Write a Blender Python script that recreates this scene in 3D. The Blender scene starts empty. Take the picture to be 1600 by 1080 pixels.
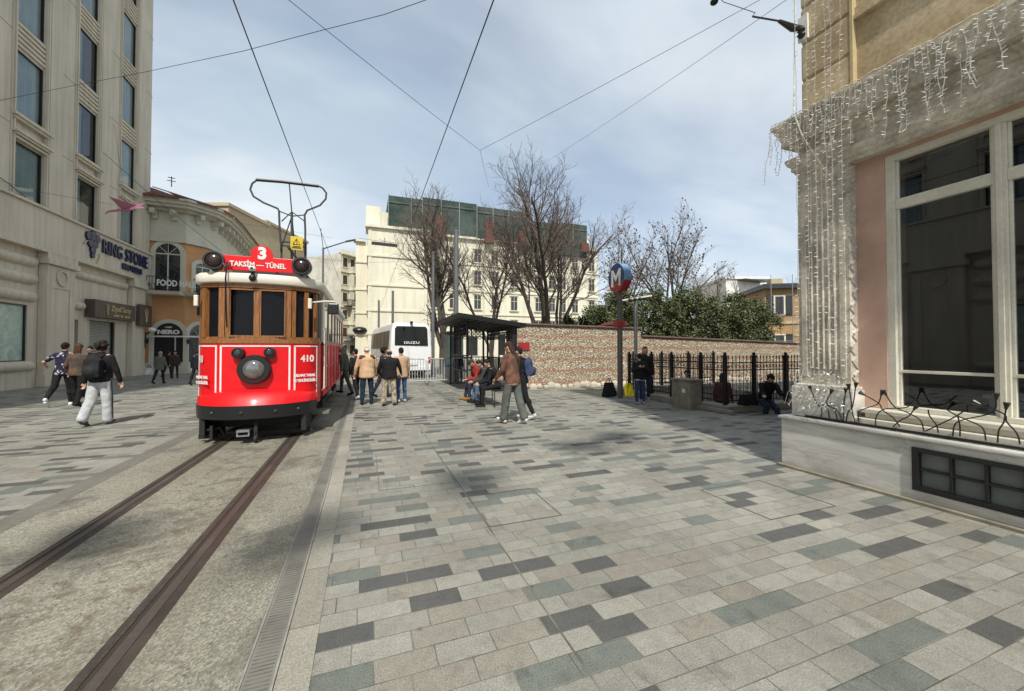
import bpy, bmesh, math, random
from mathutils import Vector, Matrix, noise
R = math.radians
scene = bpy.context.scene
col = scene.collection
# ---------------------------------------------------------------- camera
YAW, PITCH, CAMH, FPX = R(20.4), R(1.0), 1.55, 615.0
cam_d = bpy.data.cameras.new('camera'); cam = bpy.data.objects.new('camera', cam_d); col.objects.link(cam)
cam.location = (0, 0, CAMH)
cam.rotation_euler = (R(90) + PITCH, 0, -YAW)
cam_d.sensor_width = 36; cam_d.lens = FPX / 1600 * 36
cam_d.shift_y = -5.7 / 1600
cam_d.clip_start = 0.05; cam_d.clip_end = 3000
scene.camera = cam
# ---------------------------------------------------------------- sky, sun, exposure
SUN_EL, SUN_AZ = R(52), R(13)          # shadows fall 13 degrees to the right of the street direction
w = bpy.data.worlds.new('World'); scene.world = w; w.use_nodes = True
nt = w.node_tree; nt.nodes.clear()
def N(t, **k):
    n = nt.nodes.new(t)
    for a, b in k.items(): setattr(n, a, b)
    return n
out = N('ShaderNodeOutputWorld'); bg = N('ShaderNodeBackground'); bg.inputs['Strength'].default_value = 0.122
sky = N('ShaderNodeTexSky', sky_type='NISHITA', sun_disc=False)
sky.sun_elevation = SUN_EL; sky.sun_rotation = R(180) + SUN_AZ
sky.air_density = 1.0; sky.dust_density = 1.6; sky.ozone_density = 1.0
tc = N('ShaderNodeTexCoord'); sep = N('ShaderNodeSeparateXYZ'); nt.links.new(tc.outputs['Generated'], sep.inputs[0])
# project the view direction on a high cloud layer
mz = N('ShaderNodeMath', operation='MAXIMUM'); nt.links.new(sep.outputs[2], mz.inputs[0]); mz.inputs[1].default_value = 0.0
az = N('ShaderNodeMath', operation='ADD'); nt.links.new(mz.outputs[0], az.inputs[0]); az.inputs[1].default_value = 0.22
dx = N('ShaderNodeMath', operation='DIVIDE'); nt.links.new(sep.outputs[0], dx.inputs[0]); nt.links.new(az.outputs[0], dx.inputs[1])
dy = N('ShaderNodeMath', operation='DIVIDE'); nt.links.new(sep.outputs[1], dy.inputs[0]); nt.links.new(az.outputs[0], dy.inputs[1])
cb = N('ShaderNodeCombineXYZ'); nt.links.new(dx.outputs[0], cb.inputs[0]); nt.links.new(dy.outputs[0], cb.inputs[1])
mp = N('ShaderNodeMapping'); nt.links.new(cb.outputs[0], mp.inputs[0]); mp.inputs['Rotation'].default_value = (0, 0, R(35)); mp.inputs['Scale'].default_value = (0.75, 1.25, 1); mp.inputs['Location'].default_value = (3.1, 1.7, 0)
n1 = N('ShaderNodeTexNoise'); n1.inputs['Scale'].default_value = 0.95; n1.inputs['Detail'].default_value = 7; n1.inputs['Roughness'].default_value = 0.52; n1.inputs['Distortion'].default_value = 0.35
nt.links.new(mp.outputs[0], n1.inputs['Vector'])
r1 = N('ShaderNodeValToRGB'); r1.color_ramp.elements[0].position = 0.38; r1.color_ramp.elements[1].position = 0.66
r1.color_ramp.elements[0].color = (0.45,)*3 + (1,); r1.color_ramp.elements[1].color = (0.95,)*3 + (1,)
nt.links.new(n1.outputs[0], r1.inputs[0])
# thicker veil towards the horizon
hz = N('ShaderNodeMapRange'); nt.links.new(sep.outputs[2], hz.inputs[0]); hz.inputs[1].default_value = 0.0; hz.inputs[2].default_value = 0.42; hz.inputs[3].default_value = 0.92; hz.inputs[4].default_value = 0.0
mxf = N('ShaderNodeMath', operation='MAXIMUM'); nt.links.new(r1.outputs[0], mxf.inputs[0]); nt.links.new(hz.outputs[0], mxf.inputs[1])
mix = N('ShaderNodeMix', data_type='RGBA'); nt.links.new(mxf.outputs[0], mix.inputs[0]); nt.links.new(sky.outputs[0], mix.inputs[6])
ccol = N('ShaderNodeMix', data_type='RGBA'); ccol.inputs[6].default_value = (3.7, 4.45, 5.1, 1); ccol.inputs[7].default_value = (6.2, 6.55, 6.65, 1)
n2 = N('ShaderNodeTexNoise'); n2.inputs['Scale'].default_value = 1.1; n2.inputs['Detail'].default_value = 4; nt.links.new(mp.outputs[0], n2.inputs['Vector'])
r2 = N('ShaderNodeMapRange'); nt.links.new(n2.outputs[0], r2.inputs[0]); r2.inputs[1].default_value = 0.35; r2.inputs[2].default_value = 0.65
hz2 = N('ShaderNodeMapRange'); nt.links.new(sep.outputs[2], hz2.inputs[0]); hz2.inputs[1].default_value = 0.0; hz2.inputs[2].default_value = 0.5; hz2.inputs[3].default_value = 0.9; hz2.inputs[4].default_value = 0.0
mx2 = N('ShaderNodeMath', operation='MAXIMUM'); nt.links.new(r2.outputs[0], mx2.inputs[0]); nt.links.new(hz2.outputs[0], mx2.inputs[1])
nt.links.new(mx2.outputs[0], ccol.inputs[0]); nt.links.new(ccol.outputs[2], mix.inputs[7])
nt.links.new(mix.outputs[2], bg.inputs[0]); nt.links.new(bg.outputs[0], out.inputs[0])
sd = bpy.data.lights.new('sun', 'SUN'); sd.energy = 3.7; sd.angle = R(1.3); sd.color = (1.0, 0.955, 0.88)
sun = bpy.data.objects.new('sun', sd); col.objects.link(sun)
SUNV = Vector((math.sin(SUN_AZ)*math.cos(SUN_EL), math.cos(SUN_AZ)*math.cos(SUN_EL), -math.sin(SUN_EL)))
sun.rotation_euler = SUNV.to_track_quat('-Z', 'Y').to_euler()
sun.location = (-5, -20, 30)
scene.view_settings.view_transform = 'Standard'; scene.view_settings.look = 'None'
scene.view_settings.exposure = 0.37; scene.view_settings.gamma = 1.0
scene.cycles.max_bounces = 6; scene.cycles.transparent_max_bounces = 12
# ---------------------------------------------------------------- measuring rays (photo pixel -> world), used to read positions
_M = cam.rotation_euler.to_matrix()
def ray(px, py):
    return _M @ Vector(((px-800)/FPX, -(py-540+5.7)/FPX, -1))
def onZ(px, py, z=0.0):
    d = ray(px, py); t = (z-CAMH)/d.z; return d.x*t, d.y*t
def onX(px, py, X):
    d = ray(px, py); t = X/d.x; return d.y*t, CAMH+d.z*t
def onY(px, py, Y):
    d = ray(px, py); t = Y/d.y; return d.x*t, CAMH+d.z*t
def dep(px, py, D):
    return Vector((0, 0, CAMH)) + ray(px, py)*D
def zat(px, py, X, Y):       # height seen at pixel row py above ground point X, Y
    d = ray(px, py); return CAMH + d.z*math.hypot(X, Y)/math.hypot(d.x, d.y)
# ---------------------------------------------------------------- materials
MATS = {}
class NB:
    def __init__(s, name):
        s.m = bpy.data.materials.new(name); s.m.use_nodes = True; s.t = s.m.node_tree; s.t.nodes.clear()
        s.o = s.n('ShaderNodeOutputMaterial'); s.b = s.n('ShaderNodeBsdfPrincipled'); s.l(s.b.outputs[0], s.o.inputs[0])
        s.tc = s.n('ShaderNodeTexCoord')
        MATS[name] = s.m
    def n(s, t, **k):
        x = s.t.nodes.new(t)
        for a, b in k.items(): setattr(x, a, b)
        return x
    def l(s, a, b): s.t.links.new(a, b)
    def math(s, op, a, b=None, c=None):
        x = s.n('ShaderNodeMath', operation=op)
        for i, v in enumerate((a, b, c)):
            if v is None: continue
            if isinstance(v, (int, float)): x.inputs[i].default_value = v
            else: s.l(v, x.inputs[i])
        return x.outputs[0]
    def noise(s, scale, detail=4, rough=0.55, vec=None, dist=0):
        x = s.n('ShaderNodeTexNoise'); x.inputs['Scale'].default_value = scale; x.inputs['Detail'].default_value = detail
        x.inputs['Roughness'].default_value = rough; x.inputs['Distortion'].default_value = dist
        s.l(vec if vec is not None else s.tc.outputs['Object'], x.inputs['Vector']); return x.outputs[0]
    def ramp(s, f, stops, interp='LINEAR'):
        x = s.n('ShaderNodeValToRGB'); x.color_ramp.interpolation = interp
        e = x.color_ramp.elements
        while len(e) < len(stops): e.new(0.5)
        for q, (p, c) in zip(e, stops):
            q.position = p; q.color = (tuple(c)+(1,)) if not isinstance(c, (int, float)) else (c, c, c, 1)
        s.l(f, x.inputs[0]); return x.outputs[0]
    def mix(s, f, a, b, mode='MIX'):
        x = s.n('ShaderNodeMix', data_type='RGBA', blend_type=mode)
        for i, v in ((0, f), (6, a), (7, b)):
            if isinstance(v, (int, float)) : x.inputs[i].default_value = v if i == 0 else (v, v, v, 1)
            elif isinstance(v, tuple): x.inputs[i].default_value = v + (1,) if len(v) == 3 else v
            else: s.l(v, x.inputs[i])
        return x.outputs[2]
    def bump(s, h, strength=0.3, dist=0.01, prev=None):
        x = s.n('ShaderNodeBump'); x.inputs['Strength'].default_value = strength; x.inputs['Distance'].default_value = dist
        s.l(h, x.inputs['Height'])
        if prev is not None: s.l(prev, x.inputs['Normal'])
        s.l(x.outputs[0], s.b.inputs['Normal']); return x.outputs[0]
    def base(s, c):
        if isinstance(c, tuple): s.b.inputs['Base Color'].default_value = c + (1,)
        else: s.l(c, s.b.inputs['Base Color'])
    def set(s, rough=None, metal=None, spec=None, **k):
        if rough is not None: s.b.inputs['Roughness'].default_value = rough
        if metal is not None: s.b.inputs['Metallic'].default_value = metal
        if spec is not None: s.b.inputs['Specular IOR Level'].default_value = spec
def pm(name, c, rough=0.6, metal=0.0, var=0.18, scale=2.5, bump=0.0, bscale=60, spec=0.5, fine=0.1, coat=0):
    if name in MATS: return MATS[name]
    b = NB(name)
    f = b.ramp(b.noise(scale, 5), [(0.3, 1-var), (0.7, 1+var*0.4)])
    x = b.mix(1.0, tuple(c), f, 'MULTIPLY')
    if fine:
        g = b.ramp(b.noise(scale*17, 3), [(0.3, 1-fine), (0.7, 1+fine*0.5)])
        x = b.mix(1.0, x, g, 'MULTIPLY')
    b.base(x); b.set(rough, metal, spec)
    if coat: b.b.inputs['Coat Weight'].default_value = coat; b.b.inputs['Coat Roughness'].default_value = 0.06
    if bump: b.bump(b.noise(bscale, 4), bump, 0.01)
    return b.m
# ---------------------------------------------------------------- mesh builder
class MB:
    def __init__(s): s.v = []; s.f = []; s.c = []
    def cut(s): s.c.append((len(s.v), len(s.f))); return s
    def quad(s, *p):
        i = len(s.v); s.v += [Vector(q) for q in p]; s.f.append(tuple(range(i, i+len(p)))); return s
    def box(s, x0, y0, z0, x1, y1, z1):
        return s.hexa([(x0,y0,z0),(x1,y0,z0),(x1,y1,z0),(x0,y1,z0),(x0,y0,z1),(x1,y0,z1),(x1,y1,z1),(x0,y1,z1)])
    def hexa(s, p):
        i = len(s.v); s.v += [Vector(q) for q in p]
        for f in ((0,3,2,1),(4,5,6,7),(0,1,5,4),(1,2,6,5),(2,3,7,6),(3,0,4,7)): s.f.append(tuple(i+k for k in f))
        return s
    def obox(s, c, ax, ay, az, hx, hy, hz):
        c = Vector(c); ax = Vector(ax).normalized()*hx; ay = Vector(ay).normalized()*hy; az = Vector(az).normalized()*hz
        return s.hexa([c-ax-ay-az, c+ax-ay-az, c+ax+ay-az, c-ax+ay-az, c-ax-ay+az, c+ax-ay+az, c+ax+ay+az, c-ax+ay+az])
    def tube(s, pts, r, n=6, cap=True):
        pts = [Vector(p) for p in pts]
        if not isinstance(r, (list, tuple)): r = [r]*len(pts)
        base = len(s.v); up = None
        for k, p in enumerate(pts):
            d = (pts[min(k+1, len(pts)-1)] - pts[max(k-1, 0)])
            d = d.normalized() if d.length > 1e-9 else Vector((0,0,1))
            if up is None: up = Vector((0,0,1)) if abs(d.z) < 0.9 else Vector((1,0,0))
            a = up - d*up.dot(d)
            if a.length < 1e-4: a = d.orthogonal()
            a.normalize(); up = a; b = d.cross(a)
            for j in range(n):
                t = 2*math.pi*j/n; s.v.append(p + (a*math.cos(t) + b*math.sin(t))*r[k])
        for k in range(len(pts)-1):
            for j in range(n):
                q = base+k*n; s.f.append((q+j, q+(j+1)%n, q+n+(j+1)%n, q+n+j))
        if cap:
            s.f.append(tuple(base+j for j in range(n-1, -1, -1)))
            q = base+(len(pts)-1)*n; s.f.append(tuple(q+j for j in range(n)))
        return s
    def prism(s, poly, o, a, b, d):
        """2D polygon (u,v) placed at o + a*u + b*v, extruded by vector d"""
        o, a, b, d = Vector(o), Vector(a), Vector(b), Vector(d); i = len(s.v); n = len(poly)
        P = [o + a*u + b*v for u, v in poly]
        s.v += P + [p+d for p in P]
        s.f.append(tuple(i+k for k in range(n-1, -1, -1))); s.f.append(tuple(i+n+k for k in range(n)))
        for k in range(n): s.f.append((i+k, i+(k+1)%n, i+n+(k+1)%n, i+n+k))
        return s
    def lathe(s, o, axis, prof, n=20, sx=1, sy=1):
        """prof = [(r, h)] along axis from o"""
        o = Vector(o); ax = Vector(axis).normalized(); a = ax.orthogonal().normalized() if abs(ax.z) < 0.99 else Vector((1,0,0)); b = ax.cross(a)
        i = len(s.v)
        for r, h in prof:
            for j in range(n):
                t = 2*math.pi*j/n; s.v.append(o + ax*h + a*(r*math.cos(t)*sx) + b*(r*math.sin(t)*sy))
        for k in range(len(prof)-1):
            for j in range(n):
                q = i+k*n; s.f.append((q+j, q+(j+1)%n, q+n+(j+1)%n, q+n+j))
        s.f.append(tuple(i+j for j in range(n-1, -1, -1))); q = i+(len(prof)-1)*n; s.f.append(tuple(q+j for j in range(n)))
        return s
    def ell(s, c, r, n=14, m=9, rot=None):
        c = Vector(c); i = len(s.v)
        for k in range(m+1):
            ph = -math.pi/2 + math.pi*k/m
            for j in range(n):
                t = 2*math.pi*j/n
                p = Vector((math.cos(ph)*math.cos(t)*r[0], math.cos(ph)*math.sin(t)*r[1], math.sin(ph)*r[2]))
                if rot is not None: p = rot @ p
                s.v.append(c+p)
        for k in range(m):
            for j in range(n):
                q = i+k*n; s.f.append((q+j, q+(j+1)%n, q+n+(j+1)%n, q+n+j))
        return s
    def build(s, name, mat, parent=None, smooth=False, bevel=0, world=True, ang=40):
        if s.c:                       # every marked piece becomes a part of its own
            cs = [(0, 0)] + s.c; res = None
            if cs[-1] != (len(s.v), len(s.f)): cs.append((len(s.v), len(s.f)))
            for (v0, f0), (v1, f1) in zip(cs[:-1], cs[1:]):
                q = MB(); q.v = s.v[v0:v1]; q.f = [tuple(i-v0 for i in f) for f in s.f[f0:f1]]; res = q.build(name, mat, parent, smooth, bevel, world, ang)
            return res
        me = bpy.data.meshes.new(name)
        off = Vector((0,0,0))
        if parent is not None and world:
            off = Vector(ORG.get(parent.name, (0,0,0)))
        me.from_pydata([v-off for v in s.v], [], s.f); me.update()
        bm = bmesh.new(); bm.from_mesh(me); bmesh.ops.remove_doubles(bm, verts=bm.verts, dist=1e-6) if smooth else None
        bmesh.ops.recalc_face_normals(bm, faces=bm.faces); bm.to_mesh(me); bm.free()
        o = bpy.data.objects.new(name, me); col.objects.link(o)
        if mat is not None: me.materials.append(mat)
        if smooth:
            me.shade_smooth()
            try: me.set_sharp_from_angle(angle=R(ang))
            except Exception: pass
        if parent is not None:
            o.parent = parent; ORG[o.name] = tuple(off) if world else (0,0,0)
        if bevel:
            b = o.modifiers.new('bevel', 'BEVEL'); b.width = bevel; b.segments = 2; b.limit_method = 'ANGLE'; b.angle_limit = R(50)
        return o
ORG = {}
def thing(name, label, cat, loc=(0,0,0), rz=0, group=None):
    o = bpy.data.objects.new(name, None); col.objects.link(o); o.location = loc; o.rotation_euler = (0,0,rz); o.empty_display_size = 0.2
    o['label'] = label; o['category'] = cat
    if group: o['group'] = group
    ORG[o.name] = tuple(loc)
    return o
def tag(o, label, cat, group=None):
    o['label'] = label; o['category'] = cat
    if group: o['group'] = group
    return o
def struct(o, kind='structure'):
    o['kind'] = kind; return o
def copy_tree(o, parent=None, loc=None, rz=None, label=None):
    kids = [c for c in col.objects if c.parent == o] if True else []
    c = o.copy(); col.objects.link(c)
    if parent is not None: c.parent = parent
    if loc is not None: c.location = loc
    if rz is not None: c.rotation_euler = (0,0,rz)
    if label: c['label'] = label
    for k in kids: copy_tree(k, c)
    return c
def text_mb(mb, s, size, o, right, up, depth=0.006, bold=0.0, align='CENTER', sx=1.0, spacing=1.0, width=None):
    """lettering as mesh: origin o, directions right and up, proud of its support by depth"""
    cu = bpy.data.curves.new('lettering', 'FONT'); cu.body = s; cu.size = size; cu.align_x = align; cu.align_y = 'CENTER'
    cu.offset = bold; cu.space_character = spacing; cu.extrude = 0; cu.resolution_u = 3
    ob = bpy.data.objects.new('lettering', cu); col.objects.link(ob)
    bpy.context.view_layer.update()
    me = bpy.data.meshes.new_from_object(ob.evaluated_get(bpy.context.evaluated_depsgraph_get()))
    o = Vector(o); right = Vector(right).normalized(); up = Vector(up).normalized(); nrm = right.cross(up)
    bm = bmesh.new(); bm.from_mesh(me)
    ex = bmesh.ops.extrude_face_region(bm, geom=bm.faces[:])
    for v in [g for g in ex['geom'] if isinstance(g, bmesh.types.BMVert)]: v.co.z += depth
    if width: xs = [v.co.x for v in bm.verts]; sx = width/(max(xs)-min(xs))
    i = len(mb.v)
    bm.verts.ensure_lookup_table(); bm.verts.index_update()
    mb.v += [o + right*(v.co.x*sx) + up*v.co.y + nrm*v.co.z for v in bm.verts]
    mb.f += [tuple(i+v.index for v in f.verts) for f in bm.faces]
    bm.free(); bpy.data.objects.remove(ob); bpy.data.curves.remove(cu); bpy.data.meshes.remove(me)
    return mb
def arch_poly(w, h, hs, n=12):
    """rectangle of width w up to hs with a half-ellipse to h; u from -w/2"""
    p = [(-w/2, 0), (w/2, 0), (w/2, hs)]
    p += [(w/2*math.cos(math.pi*k/n), hs + (h-hs)*math.sin(math.pi*k/n)) for k in range(1, n)]
    p += [(-w/2, hs)]
    return p
def ring_prism(mb, outer, inner, o, a, b, d):
    o, a, b, d = Vector(o), Vector(a), Vector(b), Vector(d); n = len(outer); i = len(mb.v)
    P = [o+a*u+b*v for u, v in outer]; Q = [o+a*u+b*v for u, v in inner]
    mb.v += P + Q + [p+d for p in P] + [q+d for q in Q]
    for k in range(n):
        j = (k+1) % n
        mb.f += [(i+k, i+j, i+n+j, i+n+k), (i+2*n+k, i+3*n+k, i+3*n+j, i+2*n+j), (i+k, i+2*n+k, i+2*n+j, i+j), (i+n+k, i+n+j, i+3*n+j, i+3*n+k)]
    return mb
M_GLASSD = pm('dark_glass', (0.02, 0.024, 0.026), 0.04, var=0.2, fine=0, spec=0.9)
M_BLACK = pm('black_paint', (0.012, 0.012, 0.013), 0.35, var=0.2, fine=0.15)
M_STEEL = pm('galvanised_steel', (0.36, 0.37, 0.38), 0.4, 0.7, var=0.15)
M_DARKMET = pm('dark_grey_metal', (0.05, 0.052, 0.055), 0.42, 0.3, var=0.2)
M_WHITE = pm('white_paint', (0.74, 0.73, 0.69), 0.45, var=0.08)
def remesh(mb, name, mat, parent, vox, disp=0, dscale=6, seed=0, smooth=2):
    me = bpy.data.meshes.new(name); me.from_pydata([tuple(v) for v in mb.v], [], mb.f); me.update(); bm = bmesh.new(); bm.from_mesh(me); bmesh.ops.recalc_face_normals(bm, faces=bm.faces); bm.to_mesh(me); bm.free()
    tmp = bpy.data.objects.new(name, me); col.objects.link(tmp); r_ = tmp.modifiers.new('r', 'REMESH'); r_.mode = 'VOXEL'; r_.voxel_size = vox; s_ = tmp.modifiers.new('s', 'SMOOTH'); s_.factor = .5; s_.iterations = smooth
    bpy.context.view_layer.update(); new = bpy.data.meshes.new_from_object(tmp.evaluated_get(bpy.context.evaluated_depsgraph_get())); bpy.data.objects.remove(tmp); bpy.data.meshes.remove(me)
    if disp:
        off = Vector((seed*3.7, seed*1.3, 0)); nr = [v.normal.copy() for v in new.vertices]
        for v, n_ in zip(new.vertices, nr):
            q = v.co*dscale+off; q.z *= .55; f = noise.noise(q) + .5*noise.noise(q*2.3); v.co += n_*f*disp
    new.name = name; new.shade_smooth(); o = bpy.data.objects.new(name, new); col.objects.link(o); new.materials.append(mat) if not new.materials else None; new.materials[0] = mat; o.parent = parent; return o
def cloth(c, rough=.85, pattern=None):
    k = 'cloth_%02x%02x%02x' % tuple(int(min(1,x)*255) for x in c) + (pattern or '')
    if k in MATS: return MATS[k]
    b = NB(k); x = b.mix(1.0, tuple(c), b.ramp(b.noise(9, 4), [(0.3,.8),(0.7,1.12)]), 'MULTIPLY')
    if pattern == 'camo': x = b.mix(b.ramp(b.noise(14, 3), [(0.48,0.0),(0.53,1.0)]), x, (c[0]*.45,c[1]*.5,c[2]*.45))
    if pattern == 'print': x = b.mix(b.ramp(b.noise(11, 3, .6), [(0.58,0.0),(0.61,1.0)]), x, (.45,.42,.5))
    if pattern == 'plaid': x = b.mix(b.ramp(b.noise(7, 4, .6), [(0.45,0.0),(0.6,1.0)]), x, (c[0]*1.9,c[1]*1.5,c[2]*1.4))
    b.base(x); b.set(rough, 0, .2); b.bump(b.noise(220, 2), .2, .002); return b.m
# ================================================================ GROUND
def paving_mat(name, L=0.30, W=0.15, light=(0.268,0.262,0.222), rot=0.0, darkp=0.38, greenp=0.33):
    b = NB(name)
    mp = b.n('ShaderNodeMapping'); mp.inputs['Rotation'].default_value = (0, 0, rot); b.l(b.tc.outputs['Object'], mp.inputs[0])
    s = b.n('ShaderNodeSeparateXYZ'); b.l(mp.outputs[0], s.inputs[0])
    x, y = s.outputs[0], s.outputs[1]
    # courses change their offset; the field restarts at the long joint at x = 1.01
    side = b.math('GREATER_THAN', x, 1.01)
    yr = b.math('DIVIDE', y, W); row = b.math('FLOOR', yr)
    wn = b.n('ShaderNodeTexWhiteNoise', noise_dimensions='2D'); c0 = b.n('ShaderNodeCombineXYZ'); b.l(row, c0.inputs[0]); b.l(side, c0.inputs[1]); b.l(c0.outputs[0], wn.inputs['Vector'])
    half = b.math('MULTIPLY', b.math('MODULO', b.math('ABSOLUTE', row), 2.0), 0.5)
    offs = b.math('ADD', half, b.math('MULTIPLY', wn.outputs['Value'], 0.35))
    xr = b.math('ADD', b.math('DIVIDE', x, L), offs); cl = b.math('FLOOR', xr)
    def wnoise(a, bb, seed):
        w_ = b.n('ShaderNodeTexWhiteNoise', noise_dimensions='3D'); c = b.n('ShaderNodeCombineXYZ')
        b.l(a, c.inputs[0]); b.l(bb, c.inputs[1]); c.inputs[2].default_value = seed; b.l(c.outputs[0], w_.inputs['Vector']); return w_.outputs['Value']
    pair = b.math('FLOOR', b.math('MULTIPLY', b.math('ADD', b.math('SUBTRACT', cl, offs), 0.5), 0.5))
    rp = wnoise(pair, row, 3.3); rs = wnoise(cl, row, 9.1); rt = wnoise(cl, row, 17.7)
    keep = b.math('MULTIPLY', b.math('LESS_THAN', rs, 0.66), b.math('LESS_THAN', b.math('ABSOLUTE', b.math('MODULO', b.math('ADD', pair, row), 2.0)), 0.5))
    dark = b.math('MULTIPLY', b.math('LESS_THAN', rp, darkp), keep)
    green = b.math('MULTIPLY', b.math('MULTIPLY', b.math('GREATER_THAN', rp, darkp), b.math('LESS_THAN', rp, darkp+greenp)), keep)
    grain = b.mix(1.0, b.ramp(b.noise(110, 3, 0.75), [(0.3, 0.58), (0.5, 1.0), (0.70, 1.42)]), b.ramp(b.noise(14, 4, 0.65), [(0.3, 0.88), (0.7, 1.08)]), 'MULTIPLY')
    big = b.ramp(b.noise(0.6, 7, 0.65), [(0.3, 0.76), (0.7, 1.10)])
    tone = b.ramp(rt, [(0.0, 0.80), (1.0, 1.12)])
    c1 = b.mix(1.0, light, tone, 'MULTIPLY')
    warm = b.math('LESS_THAN', rt, 0.22); c1 = b.mix(b.math('MULTIPLY', warm, 0.3), c1, (0.30, 0.26, 0.20))
    c2 = b.mix(green, c1, (0.150, 0.165, 0.145)); c3 = b.mix(dark, c2, (0.094, 0.094, 0.088))
    c4 = b.mix(1.0, c3, grain, 'MULTIPLY'); c5 = b.mix(1.0, c4, big, 'MULTIPLY')
    # spots of old chewing gum and stains
    st = b.ramp(b.noise(4.5, 6, 0.7, dist=0.6), [(0.55, 1.0), (0.68, 0.72)])
    c5 = b.mix(1.0, c5, st, 'MULTIPLY')
    vo = b.n('ShaderNodeTexVoronoi'); vo.inputs['Scale'].default_value = 2.6; b.l(b.tc.outputs['Object'], vo.inputs['Vector'])
    gum = b.ramp(vo.outputs['Distance'], [(0.045, 0.62), (0.06, 1.0)]); c5 = b.mix(1.0, c5, gum, 'MULTIPLY')
    # joints
    fx = b.math('FRACT', xr); fy = b.math('FRACT', yr)
    ex = b.math('MULTIPLY', b.math('MINIMUM', fx, b.math('SUBTRACT', 1.0, fx)), L)
    ey = b.math('MULTIPLY', b.math('MINIMUM', fy, b.math('SUBTRACT', 1.0, fy)), W)
    e = b.math('MINIMUM', ex, ey)
    e = b.math('ADD', e, b.math('MULTIPLY', b.math('SUBTRACT', b.noise(45, 2), 0.5), 0.003))
    ctr = b.math('ABSOLUTE', b.math('SUBTRACT', x, 1.01)); e = b.math('MINIMUM', e, b.math('SUBTRACT', ctr, 0.003))
    j = b.ramp(b.math('MULTIPLY', e, 100.0), [(0.15, 0.0), (0.42, 1.0)])
    jc = b.mix(b.ramp(b.noise(3.0, 3), [(0.35, 0.0), (0.6, 1.0)]), (0.075, 0.07, 0.055), (0.19, 0.18, 0.145))
    b.base(b.mix(j, jc, c5)); 
    b.set(0.72, 0, 0.35)
    rr = b.ramp(b.noise(2.2, 4), [(0.3, 0.55), (0.7, 0.8)]); b.l(rr, b.b.inputs['Roughness'])
    h = b.math('ADD', b.math('MULTIPLY', j, 1.0), b.math('MULTIPLY', b.noise(160, 3), 0.22))
    h = b.math('ADD', h, b.math('MULTIPLY', rs, 0.12))
    b.bump(h, 0.55, 0.004)
    return b.m
M_PAVE = paving_mat('granite_sett_paving')
def concrete_mat():
    b = NB('exposed_aggregate_concrete')
    n = b.n('ShaderNodeTexVoronoi'); n.inputs['Scale'].default_value = 95; b.l(b.tc.outputs['Object'], n.inputs['Vector'])
    peb = b.ramp(n.outputs['Color'], [(0.0, 0.55), (0.5, 0.95), (1.0, 1.55)])
    c = b.mix(1.0, (0.25, 0.24, 0.19), peb, 'MULTIPLY')
    c = b.mix(1.0, c, b.ramp(b.noise(0.7, 6, 0.6), [(0.3, 0.78), (0.7, 1.1)]), 'MULTIPLY')
    # rust dust near the rails, dark oil stains
    s = b.n('ShaderNodeSeparateXYZ'); b.l(b.tc.outputs['Object'], s.inputs[0])
    dr = b.math('MINIMUM', b.math('ABSOLUTE', b.math('SUBTRACT', s.outputs[0], -1.17)), b.math('ABSOLUTE', b.math('SUBTRACT', s.outputs[0], -2.205)))
    mr = b.ramp(dr, [(0.05, 0.55), (0.30, 0.0)])
    c = b.mix(b.math('MULTIPLY', mr, b.noise(3.5, 4)), c, (0.14, 0.10, 0.07))
    st = b.ramp(b.noise(1.6, 5, 0.65, dist=0.6), [(0.52, 0.0), (0.66, 0.8)]); c = b.mix(st, c, (0.105, 0.098, 0.08))
    mid = b.ramp(b.math('ABSOLUTE', b.math('SUBTRACT', s.outputs[0], -1.6)), [(0.2, 1.0), (0.75, 0.0)])
    sp_ = b.ramp(b.noise(7, 6, .7, dist=.3), [(0.50, 0.0), (0.62, 0.75)]); c = b.mix(b.math('MULTIPLY', mid, sp_), c, (0.125, 0.095, 0.065))
    cr = b.ramp(b.math('ABSOLUTE', b.math('SUBTRACT', b.noise(1.1, 6, .6, dist=.5), .5)), [(0.001, 0.6), (0.004, 1.0)]); c = b.mix(1.0, c, cr, 'MULTIPLY')
    pits = b.ramp(b.noise(26, 3, 0.7), [(0.62, 1.0), (0.68, 0.5)]); c = b.mix(1.0, c, pits, 'MULTIPLY')
    b.base(c); b.set(0.8, 0, 0.3)
    b.bump(b.math('ADD', n.outputs['Distance'], b.math('MULTIPLY', b.noise(30, 3), 0.5)), 0.4, 0.006)
    return b.m
M_CONC = concrete_mat()
M_BAND = pm('grey_granite_band', (0.30, 0.285, 0.25), 0.75, var=0.22, scale=1.2, bump=0.3, bscale=150, fine=0.2)
M_BANDD = pm('dark_granite_band', (0.17, 0.163, 0.135), 0.75, var=0.22, scale=1.2, bump=0.3, bscale=150, fine=0.2)
M_FAR = pm('far_asphalt', (0.14, 0.135, 0.125), 0.85, var=0.2, scale=0.2)
PIT = (9.4, 8.3, 13.2, 12.0)     # x0, y0, x1, y1 : metro stairwell
def ring(mb, X0, Y0, X1, Y1, z, hole):
    a, b_, c, d = hole
    for q in ((X0,Y0,X1,b_), (X0,d,X1,Y1), (X0,b_,a,d), (c,b_,X1,d)):
        mb.quad((q[0],q[1],z),(q[2],q[1],z),(q[2],q[3],z),(q[0],q[3],z))
    return mb
struct(ring(MB(), -900, -900, 900, 900, -0.012, PIT).build('ground', M_FAR))
struct(ring(MB(), -30, -25, 45, 54.5, 0.0, PIT).build('plaza_paving', M_PAVE))
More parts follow.
